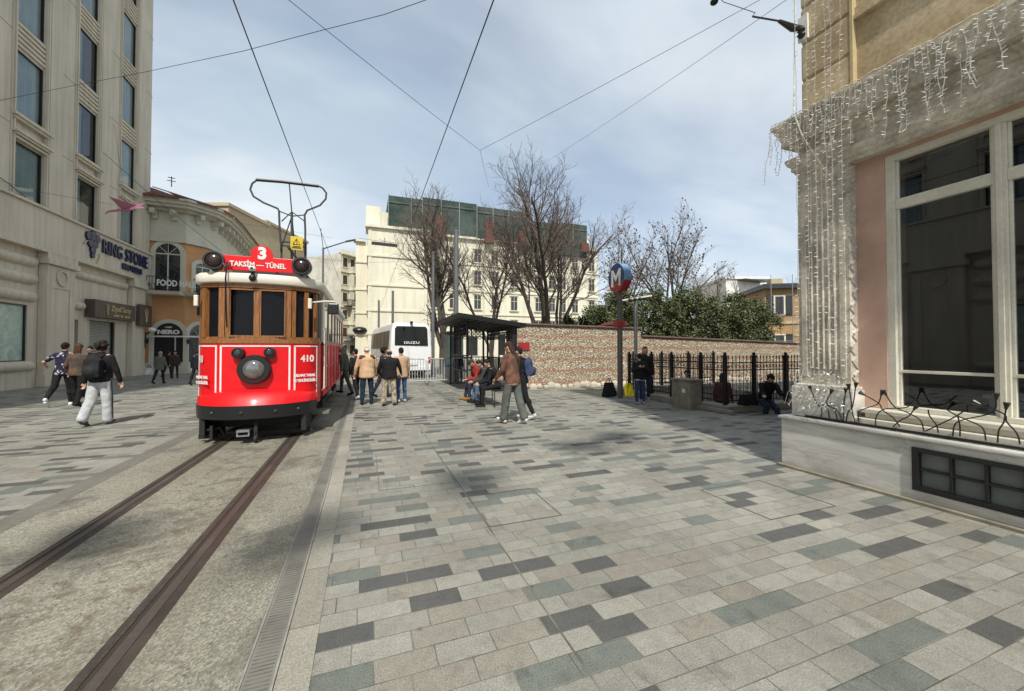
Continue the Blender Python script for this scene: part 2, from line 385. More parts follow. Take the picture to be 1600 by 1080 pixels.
# tram track bed
m = MB()
for x0, x1 in ((-2.86,-2.306),(-2.104,-1.271),(-1.069,-0.54)):
    m.quad((x0,-22,.004),(x1,-22,.004),(x1,60,.004),(x0,60,.004))
struct(m.build('track_bed', M_CONC))
def strip(name, mat, x0, x1, z, y0=-22, y1=60, nk='structure'):
    return struct(MB().quad((x0,y0,z),(x1,y0,z),(x1,y1,z),(x0,y1,z)).build(name, mat))
strip('kerb_band', M_BANDD, -3.09, -2.86, .006)
# granite band right of the drain, jointed slabs
bb = NB('granite_edge_slabs')
s_ = bb.n('ShaderNodeSeparateXYZ'); bb.l(bb.tc.outputs['Object'], s_.inputs[0])
yy = bb.math('DIVIDE', s_.outputs[1], 0.62); fr = bb.math('FRACT', yy)
ed = bb.math('MULTIPLY', bb.math('MINIMUM', fr, bb.math('SUBTRACT', 1.0, fr)), 62.0)
wn_ = bb.n('ShaderNodeTexWhiteNoise', noise_dimensions='1D'); bb.l(bb.math('FLOOR', yy), wn_.inputs['W'])
cc = bb.mix(1.0, (0.30, 0.285, 0.232), bb.ramp(wn_.outputs['Value'], [(0, 0.82), (1, 1.08)]), 'MULTIPLY')
cc = bb.mix(1.0, cc, bb.ramp(bb.noise(110, 3, .75), [(0.3, 0.6), (0.7, 1.4)]), 'MULTIPLY')
cc = bb.mix(1.0, cc, bb.ramp(bb.noise(1.4, 5), [(0.3, 0.8), (0.7, 1.05)]), 'MULTIPLY')
jj = bb.ramp(ed, [(0.25, 0.0), (0.6, 1.0)]); bb.base(bb.mix(jj, (0.15,0.14,0.12), cc)); bb.set(0.72, 0, 0.35); bb.bump(bb.math('ADD', jj, bb.math('MULTIPLY', bb.noise(150, 2), 0.3)), 0.5, 0.004)
strip('edge_slabs', bb.m, -0.383, -0.232, .006)
# slotted drain: steel channel grating with cross bars
dg = NB('drain_grating')
s_ = dg.n('ShaderNodeSeparateXYZ'); dg.l(dg.tc.outputs['Object'], s_.inputs[0])
f1 = dg.math('FRACT', dg.math('ADD', dg.math('DIVIDE', s_.outputs[1], 0.026), dg.math('MULTIPLY', dg.noise(1.2, 1), 0.4)))
slot = dg.math('MULTIPLY', dg.math('LESS_THAN', f1, 0.38), dg.math('LESS_THAN', dg.math('ABSOLUTE', dg.math('SUBTRACT', s_.outputs[0], 0.0)), 0.052))
f2 = dg.math('FRACT', dg.math('DIVIDE', s_.outputs[1], 0.5)); edge = dg.math('LESS_THAN', f2, 0.012)
slot = dg.math('MAXIMUM', slot, edge)
dust = dg.ramp(dg.noise(4, 5, 0.6), [(0.35, 0.0), (0.6, 0.85)])
c_ = dg.mix(slot, dg.mix(1.0, (0.20, 0.195, 0.165), dg.ramp(dg.noise(3, 4), [(0.3, 0.75), (0.7, 1.15)]), 'MULTIPLY'), dg.mix(dust, (0.05,0.048,0.044), (0.19,0.18,0.15)))
dg.base(c_); dg.set(0.7, 0.0, 0.4); dg.bump(dg.math('SUBTRACT', 1.0, slot), 0.8, 0.006)
m = MB().quad((-.535,-22,.008),(-.387,-22,.008),(-.387,60,.008),(-.535,60,.008))
drain = thing('drain_channel', 'long slotted metal drain channel set in the paving right of the tram rails', 'drain', (-.46, 5, 0))
m.build('grating', dg.m, drain)
mm = MB()
for x in (-.531, -.391): mm.box(x-.005, -22, .0, x+.005, 60, .013)
mm.build('channel_edge', M_BAND, drain)
# grooved rails: head, groove, lip
rm = NB('rusty_rail_steel')
c_ = rm.mix(rm.ramp(rm.noise(2.5, 6, 0.65), [(0.35, 0.0), (0.65, 1.0)]), (0.085, 0.07, 0.056), (0.15, 0.095, 0.065))
c_ = rm.mix(1.0, c_, rm.ramp(rm.noise(40, 3), [(0.3, 0.7), (0.7, 1.2)]), 'MULTIPLY')
rm.base(c_); rm.set(0.42, 0.55, 0.5); rm.bump(rm.noise(55, 3), 0.25, 0.004)
rp = pm('polished_rail_head', (0.12, 0.098, 0.08), 0.45, 0.4, var=0.35, scale=1.5)
rg = pm('rail_groove_dirt', (0.035, 0.028, 0.022), 0.9, var=0.3, scale=3)
for xc, lb, sg in ((-1.17, 'right hand grooved tram rail, rusty brown, running to the lower edge', 1), (-2.205, 'left hand grooved tram rail, rusty brown, nearer the hotel', -1)):
    r_ = thing('tram_rail', lb, 'rail', (xc, 6, 0), group='tram rails')
    MB().box(xc-.018, -22, -.02, xc+.038, 60, .008).build('rail_head', rp, r_)
    MB().box(xc-.0485, -22, -.03, xc-.0185, 60, .0015).build('rail_groove', rg, r_)
    MB().box(xc-.068, -22, -.02, xc-.049, 60, .006).build('guard_lip', rm.m, r_)
    MB().box(xc-.10, -22, -.02, xc-.0685, 60, .003).build('joint_filler', pm('dark_bitumen_joint', (0.05,0.045,0.038), .8, var=.4, scale=6), r_)
    MB().box(xc+.0385, -22, -.02, xc+.10, 60, .0045).build('rail_flange', pm('brown_black_flange', (0.065,0.050,0.038), .6, .2, var=.35, scale=4), r_)
# access covers flush with the setts: thin steel frames
def cover(P, lb, w=0.006):
    t = thing('access_cover', lb, 'cover', (P[0][0], P[0][1], 0), group='paved access covers')
    m = MB()
    for i in range(4):
        a = Vector((*P[i], .004)); b = Vector((*P[(i+1) % 4], .004)); d = (b-a).normalized(); n = Vector((-d.y, d.x, 0))
        e = d*w
        m.quad(a-n*w, b-n*w+e*0, b+n*w, a+n*w)
    m.build('frame', pm('dirty_steel_frame', (0.17,0.16,0.135), 0.7, 0.2, var=0.5, scale=5), t)
    c = Vector((sum(p[0] for p in P)/4, sum(p[1] for p in P)/4, .003))
    q = [Vector((*p, .003)) for p in P]; q = [c + (v-c)*0.985 for v in q]
    return t
def rectY(px0, py0, px1, py1):
    a = onZ(px0, py0); b = onZ(px1, py1); return [(a[0],a[1]),(b[0],a[1]),(b[0],b[1]),(a[0],b[1])]
cover([(1.02,3.30),(1.72,3.30),(1.72,4.05),(1.02,4.05)], 'rectangular paved access cover in the middle of the plaza, before the bus shelter')
a_ = onZ(1262, 838)
cover([(3.45,2.55),(4.35,2.55),(4.35,3.35),(3.45,3.35)], 'rectangular paved access cover on the right, close to the marble plinth')
cover([(0.15,4.55),(1.0,4.55),(1.0,6.2),(0.15,6.2)], 'long access cover frame beside the tram lane, left of the plaza joint', 0.004)
# stairwell
M_PIT = pm('stairwell_concrete', (0.33,0.31,0.27), 0.8, var=0.25, bump=0.2)
x0,y0,x1,y1 = PIT
m = MB()
for q in (((x0,y0),(x1,y0)),((x1,y0),(x1,y1)),((x1,y1),(x0,y1)),((x0,y1),(x0,y0))):
    (a,b_),(c,d) = q; m.quad((a,b_,.002),(c,d,.002),(c,d,-3.2),(a,b_,-3.2))
m.quad((x0,y0,-3.2),(x1,y0,-3.2),(x1,y1,-3.2),(x0,y1,-3.2))
struct(m.build('stairwell', M_PIT))
m = MB()
for i in range(18):
    m.box(x0+.002 , y0+.2, -3.19, x1-.25-i*.2, y1-.2, -3.19+.165*(i*1.0+.2)) if i < 17 else None
struct(m.build('metro_stairs', M_PIT))
# ================================================================ glass that shows what is behind and mirrors what is before it
def glass_mat(name, tint=(0.75,0.8,0.8), mirror=(0.9,0.92,0.95), blend=0.3, minr=0.08):
    m = bpy.data.materials.new(name); m.use_nodes = True; t = m.node_tree; t.nodes.clear()
    o = t.nodes.new('ShaderNodeOutputMaterial'); a = t.nodes.new('ShaderNodeBsdfTransparent'); a.inputs[0].default_value = tint+(1,)
    g = t.nodes.new('ShaderNodeBsdfGlossy'); g.inputs['Roughness'].default_value = 0.015; g.inputs[0].default_value = mirror+(1,)
    f = t.nodes.new('ShaderNodeFresnel'); f.inputs[0].default_value = 1.5
    mr = t.nodes.new('ShaderNodeMapRange'); t.links.new(f.outputs[0], mr.inputs[0]); mr.inputs[1].default_value = 0.04; mr.inputs[2].default_value = 1; mr.inputs[3].default_value = minr; mr.inputs[4].default_value = 1
    x = t.nodes.new('ShaderNodeMixShader'); t.links.new(mr.outputs[0], x.inputs[0]); t.links.new(a.outputs[0], x.inputs[1]); t.links.new(g.outputs[0], x.inputs[2])
    t.links.new(x.outputs[0], o.inputs[0]); return m
M_GLASS = glass_mat('window_glass', tint=(.85,.9,.9), minr=.075)
M_CURT = pm('sheer_curtain', (0.55,0.62,0.60), 0.9, var=0.15, scale=1.5)
M_HOT = NB('hotel_stone_cladding')
_c = M_HOT.mix(1.0, (0.62,0.555,0.435), M_HOT.ramp(M_HOT.noise(0.5, 6, 0.6), [(0.3,0.88),(0.7,1.05)]), 'MULTIPLY')
_s = M_HOT.n('ShaderNodeMapping'); _s.inputs['Scale'].default_value = (1, 2.2, 0.12); M_HOT.l(M_HOT.tc.outputs['Object'], _s.inputs[0])
_c = M_HOT.mix(1.0, _c, M_HOT.ramp(M_HOT.noise(2.2, 4, 0.6, _s.outputs[0]), [(0.35,0.86),(0.6,1.03)]), 'MULTIPLY')
_c = M_HOT.mix(1.0, _c, M_HOT.ramp(M_HOT.noise(35, 3), [(0.3,0.93),(0.7,1.04)]), 'MULTIPLY')
M_HOT.base(_c); M_HOT.set(0.75, 0, 0.3); M_HOT.bump(M_HOT.noise(40, 3), 0.15, 0.004); M_HOT = M_HOT.m
M_HOTD = pm('hotel_joint_shadow_gap', (0.20,0.185,0.155), 0.85)
HX = -12.4
hotel = thing('hotel_building', 'tall beige stone hotel with ribbed panels between its windows and blue lettering above the street', 'building', (HX-4, 16, 0))
PITCH_Y = 3.38; cols = [27.75 - PITCH_Y*k for k in range(9)]; WH = 0.74
rows = [(7.32, 9.45), (10.62, 12.98), (14.1, 16.5), (17.65, 20.05), (21.2, 23.6), (24.75, 27.1)]
Y1, Y0 = 30.12, cols[-1] - 2.0
m = MB(); TOP = 29.2
edges = [Y1] + [e for c in cols for e in (c+WH, c-WH)] + [Y0]
for i in range(0, len(edges), 2): m.box(HX-.6, edges[i+1], 7.0, HX, edges[i], TOP)
# spandrels
for c in cols:
    zs = [7.0] + [z for r_ in rows for z in r_] + [TOP]
    for i in range(0, len(zs), 2):
        if zs[i+1]-zs[i] < .05: continue
        m.box(HX-.6, c-WH+.001, zs[i], HX-.10, c+WH-.001, zs[i+1])
m.box(HX-14, Y0+.002, 0, HX-.601, Y1-.002, TOP+.05)                 # the mass behind the facade
m.build('wall', M_HOT, hotel)
# vertical ribs beside the window columns, panel joints on the piers, coping
m = MB(); g = MB()
for c in cols:
    for s in (-1, 1):
        for d, wd, pr in ((.075, .03, .05), (.20, .018, .035)):
            y = c + s*(WH+d); m.box(HX+.001, y-wd, 7.28, HX+pr, y+wd, TOP-.4)
    for z in (9.95, 13.5, 17.0, 20.6, 24.1): g.box(HX-.01, c+WH+.95, z-.012, HX+.004, c+WH+1.75, z+.012); g.cut()
m.box(HX-.2, Y0-.05, TOP-.35, HX+.35, Y1+.05, TOP+.3)
m.build('vertical_ribs', M_HOT, hotel); g.build('panel_joint', M_HOTD, hotel)
m = MB(); g = MB()
for c in cols:
    for i in range(1, len(rows)):
        a, b = rows[i-1][1], rows[i][0]
        if i >= 2:
            n = 5
            m.cut()
            for k in range(n):
                z = a + .09 + (b-a-.12)*(k+.5)/n - .03
                m.hexa([(HX-.10,c-WH+.01,z-.06),(HX-.02,c-WH+.01,z-.045),(HX-.02,c+WH-.01,z-.045),(HX-.10,c+WH-.01,z-.06),
                        (HX-.10,c-WH+.01,z+.075),(HX-.03,c-WH+.01,z+.06),(HX-.03,c+WH-.01,z+.06),(HX-.10,c+WH-.01,z+.075)])
m.build('ribbed_spandrel', M_HOT, hotel)
m = MB()
for c in cols:
    m.box(HX, c-WH-.22, 10.32, HX+.16, c+WH+.22, 10.45); m.box(HX, c-WH-.16, 10.22, HX+.09, c+WH+.16, 10.32)   # sill
    m.box(HX, c-WH-.12, 9.62, HX+.14, c+WH+.12, 9.70); m.box(HX, c-WH-.18, 9.70, HX+.20, c+WH+.18, 9.80)      # hood
    m.box(HX, c-WH-.05, 9.50, HX+.07, c+WH+.05, 9.58); m.cut()
m.build('window_hood', M_HOT, hotel, bevel=.01)
# windows: frame > pane, curtain
wf = MB(); ym = WH; z0, z1 = rows[1]; 
def wframe(c, z0, z1):
    f = MB(); t = .035; x0, x1 = HX-.19, HX-.11
    f.box(x0, c-WH, z0, x1, c-WH+t, z1); f.box(x0, c+WH-t, z0, x1, c+WH, z1)
    f.box(x0, c-WH+t, z0, x1, c+WH-t, z0+t); f.box(x0, c-WH+t, z1-t, x1, c+WH-t, z1)
    return f
rnd = random.Random(4)
for ci, c in enumerate(cols):
    for ri, (z0, z1) in enumerate(rows):
        f = wframe(c, z0, z1).build('window', M_BLACK, hotel)
        MB().quad((HX-.15,c-WH+.05,z0+.05),(HX-.15,c+WH-.05,z0+.05),(HX-.15,c+WH-.05,z1-.05),(HX-.15,c-WH+.05,z1-.05)).build('pane', M_GLASS, f)
        q = MB(); n = 40; lo = c-WH+.02; full = rnd.random() < .75; hi = c+WH-.02 if full else c-.1
        for k in range(n):
            ya, yb = lo+(hi-lo)*k/n, lo+(hi-lo)*(k+1)/n
            xa, xb = HX-.23+.02*math.sin(k*1.9), HX-.23+.02*math.sin((k+1)*1.9)
            q.quad((xa,ya,z0),(xb,yb,z0),(xb,yb,z1),(xa,ya,z1))
        q.build('curtain', M_CURT, f)
        MB().box(HX-.595, c-WH, z0, HX-.59, c+WH, z1).build('room_backing', M_DARKMET, f)
# sign band over the street floor
m = MB(); BX = HX+.12
m.box(HX-.6, Y0, 5.62, BX, Y1, 7.2); m.box(HX-.6, Y0-.03, 7.2, BX+.10, Y1+.03, 7.3); m.box(HX-.6, Y0-.03, 5.5, BX+.06, Y1+.03, 5.62)
m.build('fascia_band', M_HOT, hotel, bevel=.01)
# street floor: wall with shop window and doorway bays between pilasters
GX = HX-.15
bays = []
m = MB(); pil = [(28.2, 29.55), (21.75, 23.45), (15.3, 17.0), (8.8, 10.5), (2.3, 4.0)]
op = [(25.0, 27.1, 0.0, 2.95), (23.62, 24.2, 0, 2.9), (18.0, 21.25, 1.04, 3.28), (11.5, 14.3, 1.04, 3.28), (5.0, 7.8, 1.04, 3.28)]
ys = sorted(set([Y0, Y1] + [v for o in op for v in o[:2]]))
for a, b in zip(ys[:-1], ys[1:]):
    oo = [o for o in op if o[0] <= a+1e-6 and o[1] >= b-1e-6]
    if oo:
        o = oo[0]
        if o[2] > 0: m.box(HX-.6, a, 0, GX, b, o[2])
        m.box(HX-.6, a, o[3], GX, b, 5.5)
    else: m.box(HX-.6, a, 0, GX, b, 5.5)
m.build('street_floor_wall', M_HOT, hotel)
m = MB(); cap = MB()
for a, b in pil:
    m.box(HX-.14, a, 0.45, HX+.10, b, 5.05); m.box(HX-.14, a-.04, 0, HX+.14, b+.04, .45)
    cap.box(HX-.14, a-.12, 5.05, HX+.24, b+.12, 5.28); cap.box(HX-.14, a-.05, 5.28, HX+.18, b+.05, 5.5)
    c = (a+b)/2
    if b-a <= 1.5: m.cut(); cap.cut()
    if b-a > 1.5:
        m.box(HX+.10, a+.02, .8, HX+.13, a+.35, 5.04); m.box(HX+.10, b-.35, .8, HX+.13, b-.02, 5.04); m.box(HX+.10, a+.35, 4.1, HX+.13, b-.35, 5.04)
        P = [(.36*math.cos(t*math.pi/10), .36*math.sin(t*math.pi/10)) for t in range(20)]; Q = [(u*.72, v*.72) for u, v in P]
        ring_prism(cap, P, Q, (HX+.131, c, 4.58), (0,1,0), (0,0,1), (.05,0,0)); m.cut(); cap.cut()
m.build('pilaster', M_HOT, hotel, bevel=.012); cap.build('pilaster_capital', M_HOT, hotel, bevel=.012)
# rounded horizontal mouldings
m = MB()
def roll(y0, y1, z, r):
    m.tube([(GX-.02, y0, z), (GX-.02, y0+.12, z), (GX-.02, y1-.12, z), (GX-.02, y1, z)], [r*.55, r, r, r*.55], 14); m.cut()
for y0, y1 in ((17.3, 21.55), (10.8, 15.1), (4.2, 8.6)):
    for z in (3.62, 4.32, 5.02): roll(y0, y1, z, .22)
    roll(y0, y1, .86, .2)
roll(23.6, 28.0, 5.0, .2); roll(23.5, 24.5, 3.55, .2)
m.build('rounded_moulding', M_HOT, hotel, smooth=True)
# shop window with pale green film
M_FILM = NB('crumpled_green_window_film')
_c = M_FILM.mix(M_FILM.ramp(M_FILM.noise(1.6, 5, 0.6, dist=1.2), [(0.35,0.0),(0.65,1.0)]), (0.24,0.36,0.31), (0.42,0.54,0.47))
M_FILM.base(_c); M_FILM.set(0.25, 0, 0.6); M_FILM.bump(M_FILM.noise(2.2, 4, 0.6, dist=1.5), 0.5, 0.06); M_FILM = M_FILM.m
for y0, y1 in ((18.0, 21.25), (11.5, 14.3), (5.0, 7.8)):
    f = MB(); t = .06
    f.box(GX-.12, y0, 1.04, GX-.04, y0+t, 3.28).box(GX-.12, y1-t, 1.04, GX-.04, y1, 3.28).box(GX-.12, y0+t, 3.22, GX-.04, y1-t, 3.28).box(GX-.12, y0+t, 1.04, GX-.04, y1-t, 1.1)
    f = f.build('shop_window', M_BLACK, hotel)
    MB().box(GX-.10, y0+t, 1.1, GX-.09, y1-t, 3.22).build('pane', M_FILM, f)
# roller shutter and dark doorway
m = MB()
for k in range(38):
    z = .02 + k*.0765
    m.hexa([(GX-.2,25.02,z),(GX-.14,25.02,z+.012),(GX-.14,27.0,z+.012),(GX-.2,27.0,z),(GX-.2,25.02,z+.07),(GX-.155,25.02,z+.06),(GX-.155,27.0,z+.06),(GX-.2,27.0,z+.07)])
m.build('roller_shutter', pm('shutter_grey', (0.42,0.41,0.37), 0.5, 0.2, var=0.15), hotel)
MB().box(GX-.21, 27.0, 0, GX-.05, 27.1, 2.94).build('shutter_guide', M_BLACK, hotel)
MB().box(GX-.3, 23.62, 0, GX-.25, 24.2, 2.9).build('side_door', M_GLASSD, hotel)
# brown shop sign, gold lettering
M_BROWN = pm('brown_sign_board', (0.085,0.062,0.047), 0.55, var=0.12)
M_GOLD = pm('gilded_lettering', (0.52,0.42,0.24), 0.4, 0.5, var=0.15)
def gold_emblem(mb, x, y, z, s):
    for k in range(4):
        a = 1 if k % 2 else -1
        mb.tube([(x+.02, y+s*.30*math.cos(t)*(.35+.18*k)*a, z+s*(-.42+.28*k)+s*.2*math.sin(t)) for t in [math.pi*2*q/12 for q in range(13)]], s*.035, 5)
    mb.tube([(x+.02, y, z-s*.7), (x+.02, y+s*.06, z), (x+.02, y, z+s*.75)], s*.03, 5)
sg = thing('shop_sign', 'long brown shop sign with small gold script over the roller shutter of the hotel', 'sign', (HX+.1, 26.3, 3.5))
MB().box(GX+.01, 24.6, 3.08, HX+.25, 28.1, 3.93).build('board', M_BROWN, sg, bevel=.01)
m = MB(); text_mb(m, 'Ziyad Saray', .40, (HX+.252, 26.75, 3.60), (0,1,0), (0,0,1), .02, .006, sx=.95); [m.box(HX+.252, 26.1+.12*k, 3.21, HX+.262, 26.17+.12*k+.02*(k%3), 3.29+.03*(k%2)) for k in range(12) if k not in (4, 7)]
gold_emblem(m, HX+.25, 25.55, 3.52, .42)
m.build('lettering', M_GOLD, sg, bevel=0)
sg = thing('shop_sign', 'square brown sign with gold emblem at the far corner of the hotel', 'sign', (HX+.1, 29.2, 3.5))
MB().box(HX+.17, 28.45, 2.86, HX+.32, 29.75, 4.1).build('board', M_BROWN, sg, bevel=.01)
m = MB(); gold_emblem(m, HX+.32, 29.1, 3.48, .6); m.build('emblem', M_GOLD, sg)
# hotel lettering
M_NAVY = pm('navy_letter_face', (0.018,0.022,0.085), 0.35, var=0.1)
ls = thing('hotel_lettering', 'dark blue raised letters and ring emblem reading RING STONE HOTELS on the beige band', 'sign', (BX, 27, 6.5))
m = MB(); text_mb(m, 'RING STONE', .95, (BX+.03, 27.35, 6.60), (0,1,0), (0,0,1), .07, .014, spacing=1.08, width=4.25); m.build('name_letters', M_NAVY, ls)
m = MB(); text_mb(m, 'HOTELS', .44, (BX+.03, 27.9, 5.97), (0,1,0), (0,0,1), .07, .018, width=1.9); m.build('small_letters', M_NAVY, ls)
m = MB()
for k, (dy, dz, s) in enumerate([(-.32,.42,.2),(0,.5,.22),(.32,.42,.2),(-.18,.12,.2),(.18,.12,.2),(0,-.18,.2),(0,-.45,.13)]):
    P = [(s*math.cos(t*math.pi/3+.3), s*math.sin(t*math.pi/3+.3)*1.1) for t in range(6)]
    m.prism(P, (BX+.002, 24.5+dy, 6.45+dz), (0,1,0), (0,0,1), (.09,0,0))
m.build('gem_emblem', M_NAVY, ls)
m = MB(); m.tube([(BX+.05, 24.45+.62*math.cos(t), 6.15+.55*math.sin(t)) for t in [math.pi*(1.0-.32) + (math.pi*1.0)*q/16 - .3 for q in range(0, 5)]], .03, 6)
m.tube([(BX+.05, 24.45+.62*math.cos(t), 6.15+.55*math.sin(t)) for t in [-.9+.25*q for q in range(5)]], .03, 6)
m.build('gold_ring', M_GOLD, ls)
# security camera + small lamps under the corner sign
t = thing('wall_lamp', 'white globe lamp on a black bracket at the hotel corner below the square brown sign', 'lamp', (HX+.1, 29.6, 2.5))
MB().tube([(HX+.1,29.5,1.9),(HX+.15,29.5,2.4),(HX+.4,29.5,2.6)], .035, 6).tube([(HX+.14,29.5,1.6),(HX+.14,29.5,2.5)], .03, 6).build('bracket', M_BLACK, t)
MB().ell((HX+.45,29.5,2.68), (.2,.2,.15)).build('globe', M_WHITE, t, smooth=True)
# ================================================================ orange corner building (arched windows, tiled roof)
M_OR = pm('ochre_orange_render', (0.60,0.325,0.155), 0.85, var=0.14, scale=0.6, bump=0.1, spec=0.2)
M_CRM = pm('pale_cream_trim', (0.60,0.575,0.47), 0.75, var=0.12, scale=1.0, spec=0.3)
M_TILE = NB('clay_roof_tiles')
_c = M_TILE.mix(1.0, (0.17,0.075,0.055), M_TILE.ramp(M_TILE.noise(9, 4), [(0.3,0.55),(0.7,1.3)]), 'MULTIPLY'); M_TILE.base(_c); M_TILE.set(0.85); M_TILE = M_TILE.m
def P2(px, D):
    q = ray(px, 540); return Vector((q.x*D, q.y*D, 0))
FP = [P2(225, 24.05), P2(288, 24.8), P2(320, 25.9), P2(336, 27.0), P2(350, 28.7), P2(392, 37.5)]
food = thing('corner_building', 'orange rendered corner building with cream frieze, arched windows and a red tiled roof', 'building', tuple(FP[1]))
def fr(i, t=0.0, h=0, out=0.0):
    a, b = FP[i], FP[i+1]; d = (b-a).normalized(); n = Vector((d.y, -d.x, 0)); return a + d*t + n*out + Vector((0,0,h))
def seg(i): 
    a, b = FP[i], FP[i+1]; d = (b-a).normalized(); return a, d, Vector((d.y, -d.x, 0)), (b-a).length
def wallband(m, z0, z1, out, th=.4, idx=range(5)):
    # a continuous mitred band along the facade polyline
    n = len(FP); offs = []
    for i in range(n):
        ns = []
        if i > 0: ns.append(seg(i-1)[2])
        if i < n-1: ns.append(seg(i)[2])
        v = sum(ns, Vector((0,0,0))).normalized(); v = v / max(.5, v.dot(ns[0])); offs.append(v)
    o = [FP[i]+offs[i]*out for i in range(n)]; q = [FP[i]+offs[i]*(out-th) for i in range(n)]
    base = len(m.v)
    for i in range(n): m.v += [o[i]+Vector((0,0,z0)), o[i]+Vector((0,0,z1)), q[i]+Vector((0,0,z1)), q[i]+Vector((0,0,z0))]
    for i in range(n-1):
        for k in range(4): m.f.append((base+4*i+k, base+4*i+(k+1)%4, base+4*i+4+(k+1)%4, base+4*i+4+k))
    m.f.append((base, base+1, base+2, base+3)); e = base+4*(n-1); m.f.append((e+3, e+2, e+1, e))
    return m
wallband(MB(), .7, 8.2, 0, .6).build('wall', M_OR, food)
wallband(MB(), 0, .7, .06, .66).build('plinth', M_CRM, food)
m = wallband(MB(), 8.2, 10.1, .05, .65); wallband(m, 8.2, 8.32, .14, .2); m.build('frieze', M_CRM, food)
m = MB(); wallband(m, 10.1, 10.25, .35, .95); wallband(m, 10.25, 10.42, .75, 1.35); wallband(m, 10.42, 10.6, .92, 1.5); wallband(m, 10.6, 10.72, 1.05, 1.6); m.build('cornice', M_CRM, food)
m = MB()
for i in range(5):
    a, d, n, L = seg(i); k = max(1, round(L/1.05))
    for j in range(k):
        c = a + d*(L*(j+.5)/k)
        m.obox(c+n*.36+Vector((0,0,9.95)), d, n, (0,0,1), .13, .33, .14); m.obox(c+n*.16+Vector((0,0,9.7)), d, n, (0,0,1), .12, .13, .14); m.cut()
m.build('cornice_bracket', M_CRM, food, bevel=.02)
# tiled roof rising from the eaves
m = MB(); n = len(FP); offs = []
cen = (FP[0]+FP[-1])/2 + Vector((-7.5, 1.5, 0))
for i in range(n-1):
    a, d, nn, L = seg(i); k = max(2, int(L/.22))
    for j in range(k):
        p = a + d*L*j/k + nn*1.12 + Vector((0,0,10.72)); q = a + d*L*(j+1)/k + nn*1.12 + Vector((0,0,10.72))
        tp = p + (cen-p)*.42; tq = q + (cen-q)*.42; tp.z = tq.z = 12.55
        mid = (p+q)/2 + Vector((0,0,.07)); tm = (tp+tq)/2 + Vector((0,0,.07))
        m.quad(p, mid, tm, tp); m.quad(mid, q, tq, tm)
        m.quad(p-Vector((0,0,.1)), q-Vector((0,0,.1)), q, mid, p)
m.build('roof', M_TILE, food)
# arched openings: frame, glass
M_INT = pm('dark_interior', (0.015,0.014,0.013), 0.9)
def arch_window(i, t, z0, w, h, hs, name='window', glass=M_GLASSD, door=False):
    a, d, nn, L = seg(i); c = a + d*t + Vector((0,0,z0))
    P = arch_poly(w+.5, h+.25, hs); Q = arch_poly(w, h, hs); Q[0] = (-w/2, .0); 
    m = MB(); ring_prism(m, P, Q, c-nn*.02, d, (0,0,1), nn*.10)
    f = m.build(name, M_CRM, food)
    MB().prism(Q, c+nn*.012, d, (0,0,1), nn*.006).build('pane', glass, f)
    b = MB()
    if not door:
        b.obox(c+nn*.03+Vector((0,0,hs)), d, nn, (0,0,1), w/2, .02, .035); b.obox(c+nn*.03+Vector((0,0,hs/2)), d, nn, (0,0,1), .035, .02, hs/2-.04)
        for an in (45, 90, 135):
            u = math.cos(R(an)); v = math.sin(R(an)); b.tube([c+nn*.03+Vector((0,0,hs)), c+nn*.03+Vector((0,0,hs))+d*(u*w/2*.97)+Vector((0,0,v*(h-hs)*.97))], .018, 4)
    else:
        b.obox(c+nn*.03+Vector((0,0,hs)), d, nn, (0,0,1), w/2, .025, .07)
        b.obox(c+nn*.03+d*(w*.22)+Vector((0,0,hs/2)), d, nn, (0,0,1), .03, .02, hs/2-.08)
    b.build('glazing_bars' if not door else 'door_frame', M_CRM, f)
    return c, d, nn, f
s0 = 1.15
L0 = (FP[1]-FP[0]).length
c1 = arch_window(0, 1.12, 5.1, 1.25, 3.0, 2.35)
c2 = arch_window(0, 1.22, 0.0, 1.45, 3.15, 2.35, 'arched_doorway', M_INT, True)
c3 = arch_window(1, .82, 0.0, 1.2, 3.1, 2.35)
c4 = arch_window(1, .95, 5.1, .8, 2.0, 1.75)
# NERO sign in the fanlight
c, d, nn, f = c2
ns = thing('cafe_sign', 'black half-round cafe sign with white letters NERO over the arched doorway', 'sign', tuple(c+nn*.1+Vector((0,0,2.45))))
P = [(.70*math.cos(math.pi*k/14), .74*math.sin(math.pi*k/14)) for k in range(15)]
MB().prism(P, c+nn*.085+Vector((0,0,2.36)), d, (0,0,1), nn*.03).build('board', M_BLACK, ns)
m = MB(); text_mb(m, 'NERO', .34, c+nn*.117+Vector((0,0,2.58)), d, (0,0,1), .01, .02, sx=1.2); text_mb(m, 'CAFFE', .12, c+nn*.117+Vector((0,0,2.88)), d, (0,0,1), .01, .005); m.build('lettering', M_WHITE, ns)
# white awning rail at door height
m = MB(); a, d, nn, L = seg(0); m.tube([a+nn*.35+d*.2+Vector((0,0,2.3)), FP[1]+nn*.35+Vector((0,0,2.3)), FP[2]+seg(1)[2]*.35+Vector((0,0,2.3))], .045, 6)
m.build('awning_rail', M_WHITE, food)
for tt in (.2, 2.25):
    l = thing('wall_lantern', 'small black wall lantern %s the arched cafe doorway' % ('left of' if tt < 1 else 'right of'), 'lamp', tuple(a+d*tt+nn*.1+Vector((0,0,2.0))))
    MB().tube([a+d*tt+Vector((0,0,2.1)), a+d*tt+nn*.2+Vector((0,0,2.15))], .02, 5).lathe(a+d*tt+nn*.22+Vector((0,0,1.85)), (0,0,1), [(.03,0),(.08,.05),(.1,.25),(.03,.32)], 8).build('lantern_body', M_BLACK, l)
